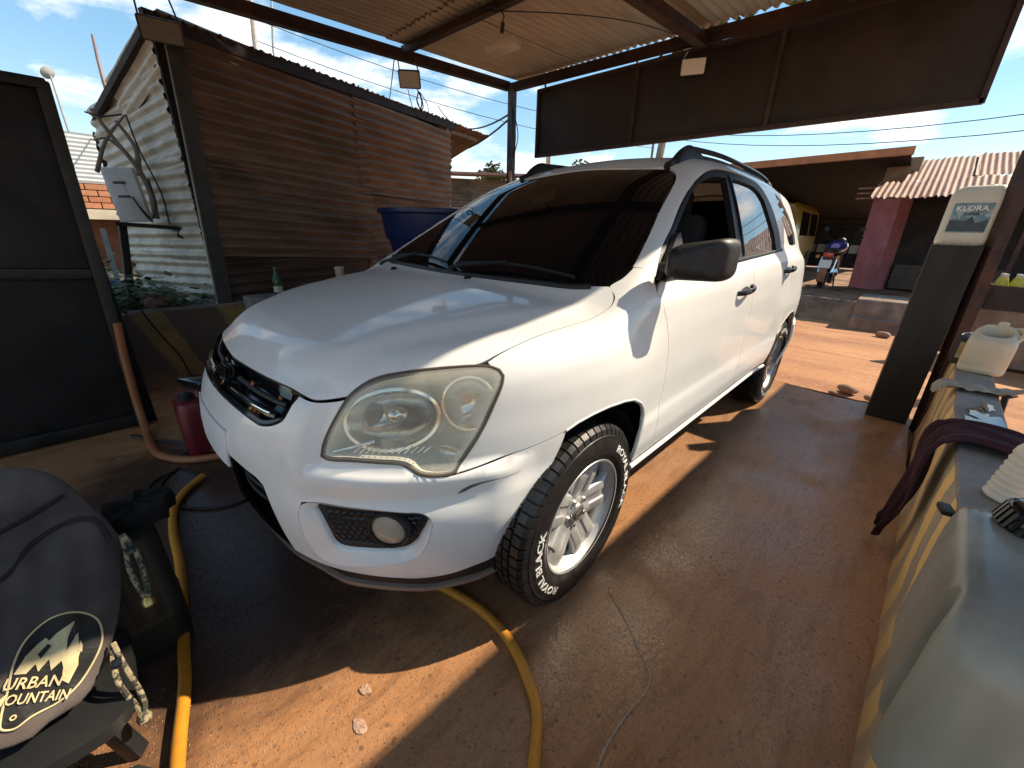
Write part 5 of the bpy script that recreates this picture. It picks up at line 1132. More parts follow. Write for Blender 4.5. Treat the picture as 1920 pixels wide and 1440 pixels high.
kc=thing('key_tag','red key tag on a metal ring at the end of the striped wall','key tag',(1.0,-2.6,.5))
b=MB(); b.tube([(1.0+.028*math.cos(a),-2.62,.625+.028*math.sin(a)) for a in np.linspace(0,2*np.pi,20,endpoint=False)],.005,6,closed=True); b.build('ring',CHROME,kc,True)
b=MB(); b.box((1.005,-2.62,.545),(.045,.012,.10),bev=.005); b.build('tag',mat('tag_red',(.40,.015,.03),.4),kc,True)
b=MB(); b.box((.965,-2.63,.645),(.05,.03,.02),bev=.006); b.build('clip',BLK,kc,True)
# grey green drum behind the backpack
gd=thing('plastic_drum','dark grey green plastic drum with torn black lid behind the backpack','drum',(1.13,-.02,0))
GG=mat('grey_green_plastic',(.022,.026,.02),.5,var=.2,vs=8,bump=.1)
b=MB(); b.loft([[(1.17+x*s_,.02+y*s_,z) for x,y in rrect(.20,.20,.045)] for z,s_ in ((.0,.96),(.02,1.),(.12,1.),(.125,1.02),(.135,1.02),(.14,1.),(.40,.97),(.43,.9))],cap0=True,cap1=True); b.build('body',GG,gd,True,40)
for s_ in (-.05,.0,.05):
    b=MB(); b.bar((1.17+s_,.118,.15),(1.17+s_,.116,.39),.022,.008,up=(0,1,0),bev=.003); b.build('rib',GG,gd,True)
b=MB(); b.loft([[(1.10+.085*math.cos(a)*r+.01*math.sin(5*a)*r,-.03+.075*math.sin(a)*r,z+.006*math.sin(7*a)) for a in np.linspace(0,2*np.pi,28,endpoint=False)] for r,z in ((1.,.42),(1.05,.45),(1.02,.475),(.8,.48),(.1,.478))],cap1=True); b.build('lid',DARK,gd,True)
# ---- backpack leaning against the drum
PC=Vector((1.27,.27,.40)); pu=Vector((-.817,.169,-.552)); pvv=Vector((-.519,-.633,.574)); pn=Vector((-.252,.756,.605))
OUTL=[(-.231,.341),(-.183,.353),(-.142,.346),(-.092,.32),(-.048,.285),(-.005,.254),(.027,.225),(.053,.194),(.079,.129),(.102,.054),(.114,.007),(.12,-.05),(.121,-.111),(.109,-.159),(.071,-.187),(.049,-.216),(.024,-.224),(-.016,-.229),(-.094,-.214),(-.185,-.108),(-.282,.07),(-.328,.22),(-.298,.31)]
OD=cr_dense(np.array(OUTL)[::-1],True,5,80); pc=np.array([-.07,.05]); PR=polar(OD,pc,72); RR=np.linalg.norm(PR-pc,axis=1); AA=np.linspace(0,2*np.pi,72,endpoint=False)
def dome(u,v):
    d=np.array([u,v])-pc; a=math.atan2(d[1],d[0])%(2*math.pi); R=np.interp(a,np.r_[AA,2*np.pi],np.r_[RR,RR[0]]); s=min(1.2,np.linalg.norm(d)/R)
    fold=.017*math.sin(26*(np.linalg.norm(np.array([u+.25,v-.05]))-.05))*ss_((v-.06)/.08)*(1-s*.6)+.006*math.sin(38*u+9*v+2*math.sin(14*v))+.004*math.sin(55*v-20*u)+.003*math.sin(90*u+40*v)
    return .055*math.sqrt(max(0,1-s*s*.98))+fold*(1 if s<.97 else .2)-.055
def P3(u,v,h): return PC+pu*u+pvv*v+pn*h
bk_=thing('backpack','dark grey backpack with mountain badge in the lower left corner','backpack',tuple(PC-pn*.12-Vector((0,0,.2))))
FAB=mat('charcoal_fabric',(.12,.098,.088),.9,var=.3,vs=5,bump=.4,bs=420,col2=(.075,.061,.057),c2=(.45,.65),dist=.003)
b=MB(); rings=[]
for s_ in list(np.linspace(.02,.96,16))+[.985,1.]:
    rings.append([P3(*(pc+(q-pc)*s_),dome(*(pc+(q-pc)*s_))) for q in PR])
for (s_,h) in ((1.0,-.075),(.99,-.12),(.95,-.17),(.8,-.20),(.3,-.205)): rings.append([P3(*(pc+(q-pc)*s_),h) for q in PR])
b.loft(rings,cap0=True,cap1=True); b.build('body',FAB,bk_,True,70)
# seam piping and zip line over the upper pocket
b=MB(); b.tube([P3(u,v,dome(u,v)+.008) for u,v in ((-.20,.02),(-.122,.085),(-.106,.166),(-.069,.222),(-.02,.235),(.03,.19))],.005,6,sm=6); b.build('pocket_seam',mat('dark_webbing',(.02,.017,.017),.8),bk_,True)
b=MB(); b.tube([P3(u,v,dome(u,v)+.008) for u,v in ((-.20,.13),(-.164,.184),(-.133,.231),(-.10,.29))],.005,6,sm=6); b.build('top_seam',mat('dark_webbing',(0,0,0)),bk_,True)
# badge: black field, gold outline, mountain, lettering
GOLD=mat('pale_gold_print',(.62,.52,.29),.55,var=.08,vs=60); BPT=mat('black_print',(.012,.012,.012),.6)
PT=cr_dense(np.array([(.030,.022),(.070,.008),(.094,-.03),(.098,-.075),(.088,-.125),(.066,-.155),(.034,-.174),(.016,-.192),(-.003,-.190),(-.012,-.170),(-.022,-.125),(-.034,-.075),(-.034,-.03),(-.012,.010)])*[1,1]+[0,0],True,6,80)
def sheet2d(name,poly,h,m,par):
    poly=np.array(poly); poly=resample(poly,.008)
    lo=poly.min(0);hi=poly.max(0); Q=np.array([(x,y) for x in np.arange(lo[0],hi[0],.01) for y in np.arange(lo[1],hi[1],.01)]) if min(hi-lo)>.01 else np.zeros((0,2))
    if len(Q): Q=Q[inside(Q,poly)]
    if len(Q): Q=Q[bdist(Q,poly)>.004]
    V=[Vector(q) for q in poly]+[Vector(q) for q in Q]; n_=len(poly)
    r=delaunay_2d_cdt(V,[(i,(i+1)%n_) for i in range(n_)],[],0,1e-7); W=np.array([tuple(v) for v in r[0]]); T=np.array(r[2]); T=T[inside(W[T].mean(1),poly)]
    return mesh_obj(name,[P3(u,v,dome(u,v)+h) for u,v in W],[tuple(t) for t in T],m,par)
bdg=sheet2d('badge',PT,.0040,BPT,bk_)
b=MB(); b.tube([P3(u,v,dome(u,v)+.0045) for u,v in resample(PT,.006)],.0021,6,closed=True); b.build('badge_outline',GOLD,bdg,True)
MTN=[(-.026,-.095),(-.022,-.062),(-.012,-.040),(-.004,-.028),(.004,-.034),(.010,-.020),(.030,.004),(.036,-.012),(.043,-.028),(.046,-.020),(.056,-.042),(.064,-.052),(.066,-.070),(.072,-.085),(.070,-.120),(.055,-.112),(.048,-.088),(.040,-.075),(.030,-.092),(.018,-.070),(.010,-.093),(.000,-.078),(-.008,-.095)]
sheet2d('badge_mountain',MTN,.0062,GOLD,bdg)
sheet2d('mountain_shadow',[(.031,.000),(.038,-.018),(.044,-.030),(.040,-.055),(.032,-.030)],.0078,BPT,bdg)
sheet2d('mountain_shadow',[(.004,-.04),(.012,-.045),(.004,-.068),(-.004,-.06)],.0078,BPT,bdg)
sheet2d('badge_mountain',[(.056,-.036),(.064,-.046),(.068,-.060),(.060,-.056)],.0075,GOLD,bdg)
def lettering(txt,size,u0,v0,name,sx=1.,rot=0.):
    me=glyphs(txt,size,None,'t',None,depth=.0006,bold=.0004); V=[]
    for v in me.vertices:
        x,y=v.co.x*sx,v.co.y; u=u0+x*math.cos(rot)-y*math.sin(rot); w=v0+x*math.sin(rot)+y*math.cos(rot); V.append(P3(u,w,dome(u,w)+.0085+v.co.z))
    mesh_obj(name,V,[tuple(p.vertices) for p in me.polygons],GOLD,bdg); bpy.data.meshes.remove(me)
lettering('URBAN',.030,.012,-.113,'badge_lettering',.92); lettering('MOUNTAIN',.027,.022,-.141,'badge_lettering',.80); lettering('SINCE',.010,.010,-.166,'badge_lettering') if False else None
b=MB(); q=P3(.006,-.172,dome(.006,-.172)+.008); b.tube([P3(.006+.004*math.cos(a),-.172+.004*math.sin(a),dome(.006,-.172)+.006) for a in np.linspace(0,2*np.pi,12,endpoint=False)],.0015,5,closed=True); b.build('badge_dot',GOLD,bdg,True)
# paracord zip pulls
CAMO=mat('camo_paracord',(.30,.25,.15),.8,var=.3,vs=30,col2=(.05,.045,.035),c2=(.48,.52),c2s=55,bump=.4,bs=200)
for k,(pts,lab) in enumerate(((((.045,.205,-.01),(.075,.165,.0),(.10,.125,.0),(.128,.085,.0),(.155,.045,.0)),'upper'),(((.118,-.045,-.01),(.14,-.085,.0),(.165,-.12,.0),(.195,-.15,-.02),(.222,-.178,-.03),(.238,-.205,-.03)),'lower'))):
    zp=None
    for s_ in (-1,1):
        b=MB(); b.tube([P3(u+s_*.009*math.sin(math.pi*i/(len(pts)-1)),v+s_*.006*math.sin(math.pi*i/(len(pts)-1)),h+.004*s_) for i,(u,v,h) in enumerate(pts)],.006,7,sm=5); o=b.build('zip_cord',CAMO,bk_,True)
    e=P3(*pts[-1]); b=MB(); b.lathe([(.002,-.016),(.012,-.012),(.015,0),(.012,.011),(.004,.016)],12,Matrix.Translation(e)@Matrix.Rotation(.7,4,'X')); b.build('cord_knot',CAMO if k else mat('brass_bead',(.55,.40,.14),.3,metal=.8),bk_,True)
    m_=P3(*pts[1]); b=MB(); b.box(m_,(.018,.03,.02),M=Matrix.Rotation(.6,4,'X'),bev=.004); b.build('zip_slider',GBLK,bk_,True)
# stool that carries it
stl=thing('black_stool','low black plastic stool under the backpack at the lower left','stool',(1.35,.30,0))
b=MB(); b.prism(rrect(.42,.34,.08,6),.150,.185,Matrix.Translation((1.40,.27,0))); b.build('seat',mat('dull_black_plastic',(.016,.017,.018),.45,var=.2),stl,True,40)
for sx,sy in ((1,1),(1,-1),(-1,1),(-1,-1)):
    b=MB(); b.bar((1.40+sx*.17,.27+sy*.12,0),(1.40+sx*.14,.27+sy*.10,.155),.035,bev=.005); b.build('leg',mat('dull_black_plastic',(0,0,0)),stl,True)
tb_=thing('rubber_boot','dark rubber boot toe at the bottom left of the picture','boot',(1.38,.52,0))
b=MB(); b.loft([[(1.50-.30*t+.0*a,.50+.05*math.cos(a)*w,.004+.045*h*(1+math.sin(a))) for a in np.linspace(0,2*np.pi,16,endpoint=False)] for t,w,h in ((0,1.,1.9),(.25,1.05,1.6),(.5,1.1,1.2),(.75,1.05,.95),(.92,.85,.75),(1.,.4,.4))],cap0=True,cap1=True); b.build('upper',mat('boot_rubber',(.03,.04,.043),.4,var=.2,vs=10),tb_,True)
b=MB(); b.prism([(1.52,.44),(1.36,.435),(1.24,.455),(1.19,.50),(1.24,.545),(1.36,.565),(1.52,.56)],.001,.02); b.build('sole',BLK,tb_)
# ---- things on the right wall
def jerry(name,label,cat,loc,rz,sx,sy,h,m,neck,handle=True,capm=None,cut=False,grp=None):
    """blow moulded can: rounded block, sloped shoulder, neck, moulded handle; local x along width"""
    t=thing(name,label,cat,loc,grp); M=Matrix.Translation(loc)@Matrix.Rotation(rz,4,'Z'); b=MB(); rings=[]
    for z,s_,r in ((0,.90,.03),(.012,.98,.035),(.03,1.,.04),(h*.12,1.,.04),(h*.13,.985,.04),(h*.15,1.,.04),(h*.70,1.,.045),(h*.82,.97,.05),(h*.91,.86,.05),(h*.97,.62,.04),(h,.42,.03)):
        rings.append([M@Vector((x*1.0+(neck[0]*.35*(1-s_)),y+(neck[1]*.35*(1-s_)),z)) for x,y in rrect(sx*s_,sy*(s_*.5+.5 if s_<.9 else s_),min(r,sx*s_*.4,sy*s_*.4),6)])
    b.loft(rings,cap0=True,cap1=not cut); b.build('body',m,t,True,50)
    nx,ny=neck; b=MB(); Mn=M@Matrix.Translation((nx,ny,h*.93))
    b.lathe([(.030,-.02),(.028,.03),(.031,.032),(.031,.036),(.027,.04)],20,Mn,cap1=True); b.build('neck',m,t,True,50)
    if capm:
        b=MB(); n=20; b.lathe([(.034,.022),(.036,.03),(.036,.056),(.033,.061),(.001,.062)],n,Mn)
        for i in range(24): a=2*math.pi*i/24; b.box(Mn@Vector((.0365*math.cos(a),.0365*math.sin(a),.042)),(.004,.004,.026),rz=a+rz)
        b.build('cap',capm,t,True,40)
    if handle:
        b=MB(); b.tube([M@Vector(q) for q in ((sx*.36,0,h*.80),(sx*.36,0,h*1.0),(sx*.20,0,h*1.10),(-sx*.05,0,h*1.09),(-sx*.15,0,h*.97))],lambda q:.016,10,sm=6); b.build('handle',m,t,True)
    return t,M
JW=mat('old_white_plastic',(.60,.53,.39),.45,var=.1,vs=7,bump=.06,bs=40,col2=(.44,.36,.24),c2=(.55,.8))
jt=thing('cut_jug','off white plastic jug with cut open top on the right wall','jug',(-2.56,1.925,.571)); JM=Matrix.Translation((-2.56,1.925,.571))@Matrix.Rotation(-.12,4,'Z')
def jring(sx,sy,z0,sl,r,ox=0.): return [JM@Vector((x+ox,y,z0-sl*(x+ox))) for x,y in rrect(sx,sy,r,6)]
b=MB(); b.loft([jring(.17,.17,0,0,.035),jring(.188,.188,.010,0,.045),jring(.192,.192,.035,0,.05),jring(.188,.188,.038,0,.05),jring(.192,.192,.045,0,.05),jring(.192,.192,.17,.0,.05),jring(.185,.185,.20,.12,.05),jring(.165,.165,.222,.30,.05),jring(.135,.140,.238,.42,.045),jring(.118,.128,.240,.46,.045),jring(.108,.118,.228,.40,.045),jring(.13,.14,.10,0,.045),jring(.02,.02,.06,0,.008)],cap0=True); b.build('body',JW,jt,True,45)
b=MB(); b.loft([jring(.128,.138,.12,0,.045),jring(.05,.05,.125,0,.02)],cap1=True); b.build('dirty_water',mat('dirty_inside',(.20,.10,.05),.3,var=.3,vs=20),jt)
b=MB(); b.lathe([(.022,0),(.022,.020),(.018,.024),(.001,.025)],18,JM@Matrix.Translation((-.075,.01,.262))); b.build('cap',JW,jt,True)
b=MB(); b.tube([JM@Vector(q) for q in ((.02,.085,.20),(.0,.10,.235),(-.04,.095,.255),(-.075,.06,.25))],.012,8,sm=5); b.build('handle',JW,jt,True)
# jug with blue label on the pillar
WJ=mat('milky_jug_plastic',(.62,.60,.50),.35,var=.06,vs=7,bump=.04)
kt=thing('detergent_jug','white jug with blue label standing on top of the black pillar','jug',(-3.08,1.645,1.266)); KM=Matrix.Translation((-3.08,1.645,1.266))
b=MB(); b.loft([[KM@Vector((x,y,z)) for x,y in [(q[1],q[0]+off) for q in rrect(w,d,.03,5)]] for z,w,d,off in ((0,.21,.14,0),(.012,.235,.155,0),(.05,.24,.16,0),(.06,.236,.157,0),(.27,.24,.16,0),(.31,.235,.15,.0),(.345,.20,.12,.012),(.355,.16,.09,.02))],cap0=True,cap1=True); b.build('body',WJ,kt,True,45)
for i in range(6):
    b=MB(); y=-.09+.036*i; b.bar(KM@Vector((.081,y,.012)),KM@Vector((.081,y+.012,.055)),.012,.006,up=(1,0,0),bev=.002); b.build('base_rib',WJ,kt,True)
LBL=mat('blue_label',(.11,.24,.30),.4,var=.35,vs=16,col2=(.36,.44,.46),c2=(.52,.6),c2s=12)
b=MB(); b.prism([(q[0],q[1]) for q in rrect(.175,.175,.006,3)],0,.003,KM@Matrix.Translation((.0805,0,.165))@Matrix(((0,0,1,0),(1,0,0,0),(0,1,0,0),(0,0,0,1)))); lb=b.build('label',LBL,kt)
LM=KM@Matrix.Translation((.085,0,.165))@Matrix(((0,0,1,0),(1,0,0,0),(0,1,0,0),(0,0,0,1)))
b=MB(); b.prism([(-.085,-.08),(.085,-.08),(.085,-.01),(.03,-.03),(.01,.01),(-.02,-.02),(-.085,-.01)],-.0008,.0004,LM@Matrix.Translation((0,0,-.0004))); b.build('label_print',mat('label_dark',(.035,.06,.075),.4,var=.3,vs=30),lb)
glyphs('KLORA',.042,LM@Matrix.Translation((-.005,.055,.0006)),'label_lettering',mat('label_white',(.75,.78,.78),.5),lb,.0008,.0008,1.05); glyphs('SUPER',.024,LM@Matrix.Translation((.0,.022,.0006)),'label_lettering',mat('label_ink',(.03,.05,.07),.5),lb,.0008,.0006,1.1)
b=MB(); b.lathe([(.026,0),(.026,.025),(.02,.03),(.001,.03)],18,KM@Matrix.Translation((-.04,.045,.335))); b.build('cap',WJ,kt,True,50)
# black battery like box with yellow print, behind the cut jug
bt=thing('black_box','small black box with yellow print beside the cut open jug','box',(-2.70,1.845,.571))
b=MB(); b.box((-2.72,1.842,.655),(.14,.075,.17),bev=.008); b.build('case',mat('box_grey_black',(.035,.033,.033),.5,var=.2),bt,True)
b=MB(); b.box((-2.648,1.842,.66),(.003,.055,.10)); b.build('print',mat('yellow_print',(.42,.26,.08),.5,var=.3,vs=40,col2=(.5,.4,.25),c2=(.5,.55)),bt)
b=MB(); b.tube([(-2.72,1.815,.742),(-2.72,1.825,.757),(-2.72,1.86,.757),(-2.72,1.87,.742)],.006,6,sm=4); b.build('grip',CHROME,bt,True)
# rags
def drape(name,label,m,x0,x1,path,seed,thick=.004,na=26,fold=.012,par=None,narrow=None):
    """cloth over the wall: path in (y,z), gathered folds along x"""
    P=cat_path([(0,y,z) for y,z in path],10); n=len(P); b=MB()
    def f(u,v):
        i=u*(n-1); a=int(min(n-2,i)); q=P[a].lerp(P[a+1],i-a); w=narrow(u) if narrow else 1; xc=(x0+x1)/2+(.05*math.sin(u*4+seed)); x=xc+(v-.5)*(x1-x0)*w
        t=(P[min(n-1,a+1)]-P[a]).normalized(); nrm=Vector((0,-t.z,t.y)); 
        if nrm.z<-.2: nrm=-nrm
        h=fold*(1+math.sin(v*17+seed+3*math.sin(u*3))+.6*math.sin(v*31+u*7+seed))
        return Vector((x+shift(u),q.y,q.z))+nrm*h
    shift=lambda u:0
    b.grid(n*1,na,f); o=b.build(name,m,None,True,80); md=o.modifiers.new('s','SOLIDIFY'); md.thickness=thick; md.offset=1; return tag(o,label,'cloth')
MAR=mat('maroon_cloth',(.036,.007,.012),.92,var=.3,vs=14,bump=.4,bs=180,dist=.004)
def maroon():
    prof=[(1.99,.545,-1.20,.26),(1.96,.577,-1.22,.27),(1.90,.588,-1.23,.26),(1.83,.590,-1.24,.25),(1.785,.588,-1.23,.25),(1.755,.575,-1.22,.26),(1.735,.53,-1.20,.27),(1.728,.44,-1.16,.28),(1.722,.34,-1.13,.27),(1.715,.25,-1.14,.23),(1.708,.17,-1.17,.16),(1.70,.11,-1.20,.11),(1.70,.06,-1.22,.07)]
    q=cat_path([(y,z,xc) for y,z,xc,w in prof],5); ww=cat_path([(w,0,0) for *_,w in prof],5); b=MB(); n=len(q)
    def f(u,v):
        i=int(round(u*(n-1))); y,z,xc=q[i]; w=ww[i][0]; t=q[min(n-1,i+1)]-q[max(0,i-1)]; nr=Vector((0,-t.y,t.x)); nr=nr/max(nr.length,1e-6)
        nr=Vector((0,t.y,-t.x)).normalized() if False else Vector((0,-(-t.y),-t.x)).normalized()
        if nr.y>0.3 or nr.z<-.3: nr=-nr
        if abs(nr.z)>.5 and nr.z<0: nr=-nr
        h=.004+.009*(1+math.sin(v*15+2*math.sin(u*6))+.6*math.sin(v*29+u*11)+.4*math.sin(v*51+u*5))*(.55 if u<.42 else 1.1); x=xc+(v-.5)*w+.02*math.sin(u*9+v*4)*u
        ed=.03*math.sin(v*12)*max(0,u-.85)/.15
        return Vector((x,y,z+ed))+nr*h
    b.grid(n-1,34,f); o=b.build('maroon_cloth',MAR,None,True,80); md=o.modifiers.new('s','SOLIDIFY'); md.thickness=.005; md.offset=1
    return tag(o,'dark maroon cloth draped over the right wall','cloth')
maroon()
def greyrag():
    b=MB()
    def f(u,v):
        y=1.735+.31*u; x=-2.06+(v-.5)*.15+.02*math.sin(u*5); z=.575+.007*(1+math.sin(v*11+u*6+2*math.sin(u*5)))+.004*math.sin(u*23+v*9)+.003*math.sin(u*41-v*17)
        if u<.13: k=(.13-u)/.13; z-=.05*k; y=1.765-.035*k
        if u>.9: k=(u-.9)/.1; z-=.10*k; y=1.985+.01*k
        return (x,y,z)
    b.grid(36,22,f); o=b.build('grey_rag',mat('grey_rag_cloth',(.33,.29,.24),.92,var=.2,vs=14,bump=.4,bs=180),None,True,80); md=o.modifiers.new('s','SOLIDIFY'); md.thickness=.004; md.offset=1
    tag(o,'beige grey rag folded across the right wall before the jug','cloth')
greyrag()
# ribbed white bottle lying on the wall
rb_=thing('ribbed_bottle','ribbed pale plastic bottle standing on the right wall beside the large can','bottle',(-.70,1.85,.571))
RM=Matrix.Translation((-.74,1.85,.575))@Matrix.Rotation(-.10,4,'X')@Matrix.Rotation(.06,4,'Y')
pr=[(.040,0),(.044,.006)]
for i in range(7): pr+=[(.044,.012+.020*i),(.040,.020+.020*i),(.044,.028+.020*i)]
pr+=[(.042,.165),(.034,.185),(.022,.20),(.020,.225)]
b=MB(); b.lathe(pr,28,RM,cap0=True); b.build('body',mat('pale_ribbed_plastic',(.62,.58,.50),.4,var=.08),rb_,True,60)
b=MB(); b.lathe([(.024,.215),(.024,.245),(.020,.25),(.001,.25)],20,RM); b.build('cap',mat('grey_cap',(.26,.25,.23),.5),rb_,True,50)
b=MB(); b.box((-.60,1.738,.545),(.055,.03,.018),rz=.2,bev=.006); tag(b.build('black_clip',BLK,None,True),'small black clip stuck on the edge of the right wall','clip')
# large can in the right foreground
BJ=mat('grey_green_can',(.29,.285,.235),.32,var=.22,vs=9,bump=.12,bs=26,col2=(.19,.17,.13),c2=(.48,.8),stretch=(1,1,.22),rv=.12)
bj=thing('large_can','large grey green plastic can with black cap in the right foreground','can',(.20,1.735,.571))
def dense_rr(w,h,r,n=190):
    P=np.array(rrect(w,h,r,7)); P=np.vstack([P,P[:1]]); d=np.r_[0,np.cumsum(np.linalg.norm(np.diff(P,axis=0),axis=1))]; t=np.linspace(0,d[-1],n,endpoint=False)
    return list(zip(np.interp(t,d,P[:,0]),np.interp(t,d,P[:,1])))
JX=Matrix.Translation((.20,1.735,.571))@Matrix.Rotation(-.06,4,'Z'); b=MB(); rings=[]
for z,s_,ox,r in ((0,.94,0,.035),(.012,.985,0,.04),(.03,1.,0,.042),(.16,1.,0,.042),(.235,1.,0,.042),(.262,.975,0,.042),(.282,.91,-.008,.04),(.294,.78,-.016,.04),(.299,.5,-.035,.03)):
    ring=[]
    for x,y in dense_rr(.40*s_,.215*(s_*.6+.4),min(r,.08*s_+.01)):
        # pressed channel down the long side
        yy=y-(-.012 if False else 0); 
        if y<0 and abs(x-.11)<.034: yy=y+.060*(.5+.5*math.cos(math.pi*(x-.11)/.034))*(1-ss_((z-.21)/.075))
        ring.append(JX@Vector((x+ox,yy,z)))
    rings.append(ring)
b.loft(rings,cap0=True,cap1=True); b.build('body',BJ,bj,True,60)
Mn=JX@Matrix.Translation((-.13,-.035,.275))@Matrix.Rotation(-.25,4,'X'); b=MB(); b.lathe([(.045,-.03),(.036,0),(.034,.03)],28,Mn); b.build('neck',BJ,bj,True,60)
b=MB(); b.lathe([(.040,.012),(.042,.018),(.042,.05),(.038,.056),(.030,.058),(.001,.058)],32,Mn)
for i in range(30): a=2*math.pi*i/30; b.box(Mn@Vector((.0425*math.cos(a),.0425*math.sin(a),.034)),(.004,.005,.03),M=Mn.to_3x3().to_4x4()@Matrix.Rotation(a,4,'Z'))
b.build('cap',GBLK,bj,True,40)
b=MB(); b.tube([JX@Vector(q) for q in ((.16,.0,.26),(.15,.0,.33),(.08,.0,.345),(.01,0,.335),(-.03,0,.29))],.018,10,sm=6); b.build('handle',BJ,bj,True)
# ---- blue water tank, bottle and cup behind the car
bt_=thing('water_tank','blue plastic water tank with wide rim between car and shed','water tank',(-1.62,-2.22,0))
TM=Matrix.Translation((-1.60,-2.12,0)); b=MB(); b.lathe([(.44,.62),(.46,.64),(.52,1.15),(.56,1.17),(.57,1.19),(.60,1.40),(.63,1.41),(.635,1.43),(.63,1.45),(.60,1.452),(.585,1.44),(.55,1.2),(.43,.68),(.01,.67)],56,TM,cap0=True); b.build('tub',mat('blue_plastic',(.007,.020,.095),.35,var=.1,vs=4),bt_,True,50)
b=MB(); b.lathe([(.36,.0),(.36,.62),(.01,.62)],20,TM); b.build('block_stand',CEM,bt_,True,50)
def bottle(name,label,loc,m,h,r,cap):
    t=thing(name,label,'bottle',loc); M=Matrix.Translation(loc); b=MB(); b.lathe([(r*.8,0),(r,.01),(r,h*.5),(r*.95,h*.58),(r*.5,h*.76),(r*.36,h*.86),(r*.36,h*.94)],20,M,cap0=True,cap1=True); b.build('body',m,t,True,60)
    b=MB(); b.lathe([(r*.42,h*.93),(r*.42,h),(.001,h)],14,M); b.build('cap',cap,t,True,50)
    b=MB(); b.lathe([(r*1.01,h*.12),(r*1.01,h*.34)],20,M); b.build('label',mat('pale_label',(.4,.45,.4),.6,var=.2,vs=30),t,True); return t
sh_=MB(); sh_.box((-.35,-2.45,.35),(1.1,.25,.70)); tag(sh_.build('block_bench',CEM),'cement bench against the shed behind the hood','bench')
bottle('green_bottle','green plastic bottle standing behind the hood by the shed',(-.05,-2.43,.70),mat('green_pet',(.02,.12,.05),.15,var=.1,trans=.35),.235,.036,mat('green_cap',(.02,.14,.05),.4))
ct=thing('paper_cup','pale cup on the bench behind the far side of the hood','cup',(-.60,-2.42,.70)); b=MB(); b.lathe([(.03,0),(.032,.002),(.042,.20),(.044,.205),(.041,.2),(.030,.01)],20,Matrix.Translation((-.60,-2.42,.70)),cap0=True); b.build('cup_wall',mat('cup_tan',(.45,.40,.30),.6),ct,True); b=MB(); b.lathe([(.045,.2),(.045,.215),(.03,.22),(.001,.22)],20,Matrix.Translation((-.60,-2.42,.70))); b.build('lid',mat('cup_lid',(.5,.47,.4),.5),ct,True)
# ---- meter box by the shed
mb_=thing('meter_box','old white meter box on a leaning post before the grey shed wall','meter box',(.78,-3.25,.4))
MBM=Matrix.Translation((.70,-3.26,1.47))@Matrix.Rotation(-.35,4,'Z')@Matrix.Rotation(.06,4,'Y'); WB_=mat('chalky_white_enamel',(.76,.78,.78),.5,var=.15,vs=6,bump=.1,col2=(.35,.34,.30),c2=(.6,.75))
b=MB(); b.box(MBM@Vector((0,0,0)),(.20,.09,.40),M=MBM.to_3x3().to_4x4(),bev=.012); b.build('case',WB_,mb_,True)
for dz in (.09,-.01):
    b=MB(); b.box(MBM@Vector((.01,.048,dz)),(.075,.012,.018),M=MBM.to_3x3().to_4x4(),bev=.003); b.build('hinge_plate',SCR,mb_,True)
b=MB(); b.box(MBM@Vector((.03,.047,-.01)),(.09,.004,.26),M=MBM.to_3x3().to_4x4()); b.build('door_panel',WB_,mb_)
b=MB(); b.bar((.79,-3.22,1.26),(.93,-3.20,.35),.06,.05,bev=.008); b.build('post',DKW,mb_,True)
b=MB(); b.bar((.83,-3.15,1.255),(.42,-3.12,1.225),.10,.03); b.build('shelf',DKW,mb_)
b=MB(); b.bar((.46,-3.10,1.20),(.40,-3.09,1.18),.10,.09); b.build('shelf_block',DKW,mb_)
BR=mat('bare_branch',(.20,.165,.125),.85,var=.3,vs=14,bump=.5,bs=40)
br=thing('dead_branch','bare forked dead branch twisting above the white meter box','branch',(.60,-3.2,1.3))
for pts,r0 in ((((.57,-3.18,1.30),(.56,-3.16,1.5),(.60,-3.17,1.68),(.69,-3.2,1.88),(.76,-3.22,2.05)),.024),(((.60,-3.17,1.62),(.57,-3.2,1.80),(.60,-3.25,1.92),(.64,-3.25,2.0)),.020),(((.84,-3.2,1.62),(.76,-3.2,1.80),(.68,-3.2,1.92),(.58,-3.2,2.04)),.015),(((.64,-3.19,1.78),(.72,-3.2,1.86),(.80,-3.2,1.84)),.012)):
    b=MB(); b.tube(pts,lambda t,r0=r0:r0*(1-.55*t),8,sm=6); b.build('limb',BR,br,True)
for k,pts in enumerate((((.58,-3.12,2.03),(.56,-3.10,1.8),(.50,-3.1,1.5),(.50,-3.1,1.26)),((.80,-3.2,2.02),(.72,-3.15,2.00),(.60,-3.13,2.03)),((.66,-3.2,1.40),(.60,-3.15,1.30),(.55,-3.14,1.42),(.55,-3.14,1.6)),((.68,-3.2,1.46),(.64,-3.17,1.34),(.60,-3.15,1.27)))):
    b=MB(); b.tube(pts,.006,5,sm=6); tag(b.build('black_wire',CABLE,None,True),('black wire hanging straight down the grey shed wall','short black wire strung between the branch forks','black wire bulging out under the meter box','black wire from the meter box to its shelf')[k],'wire')
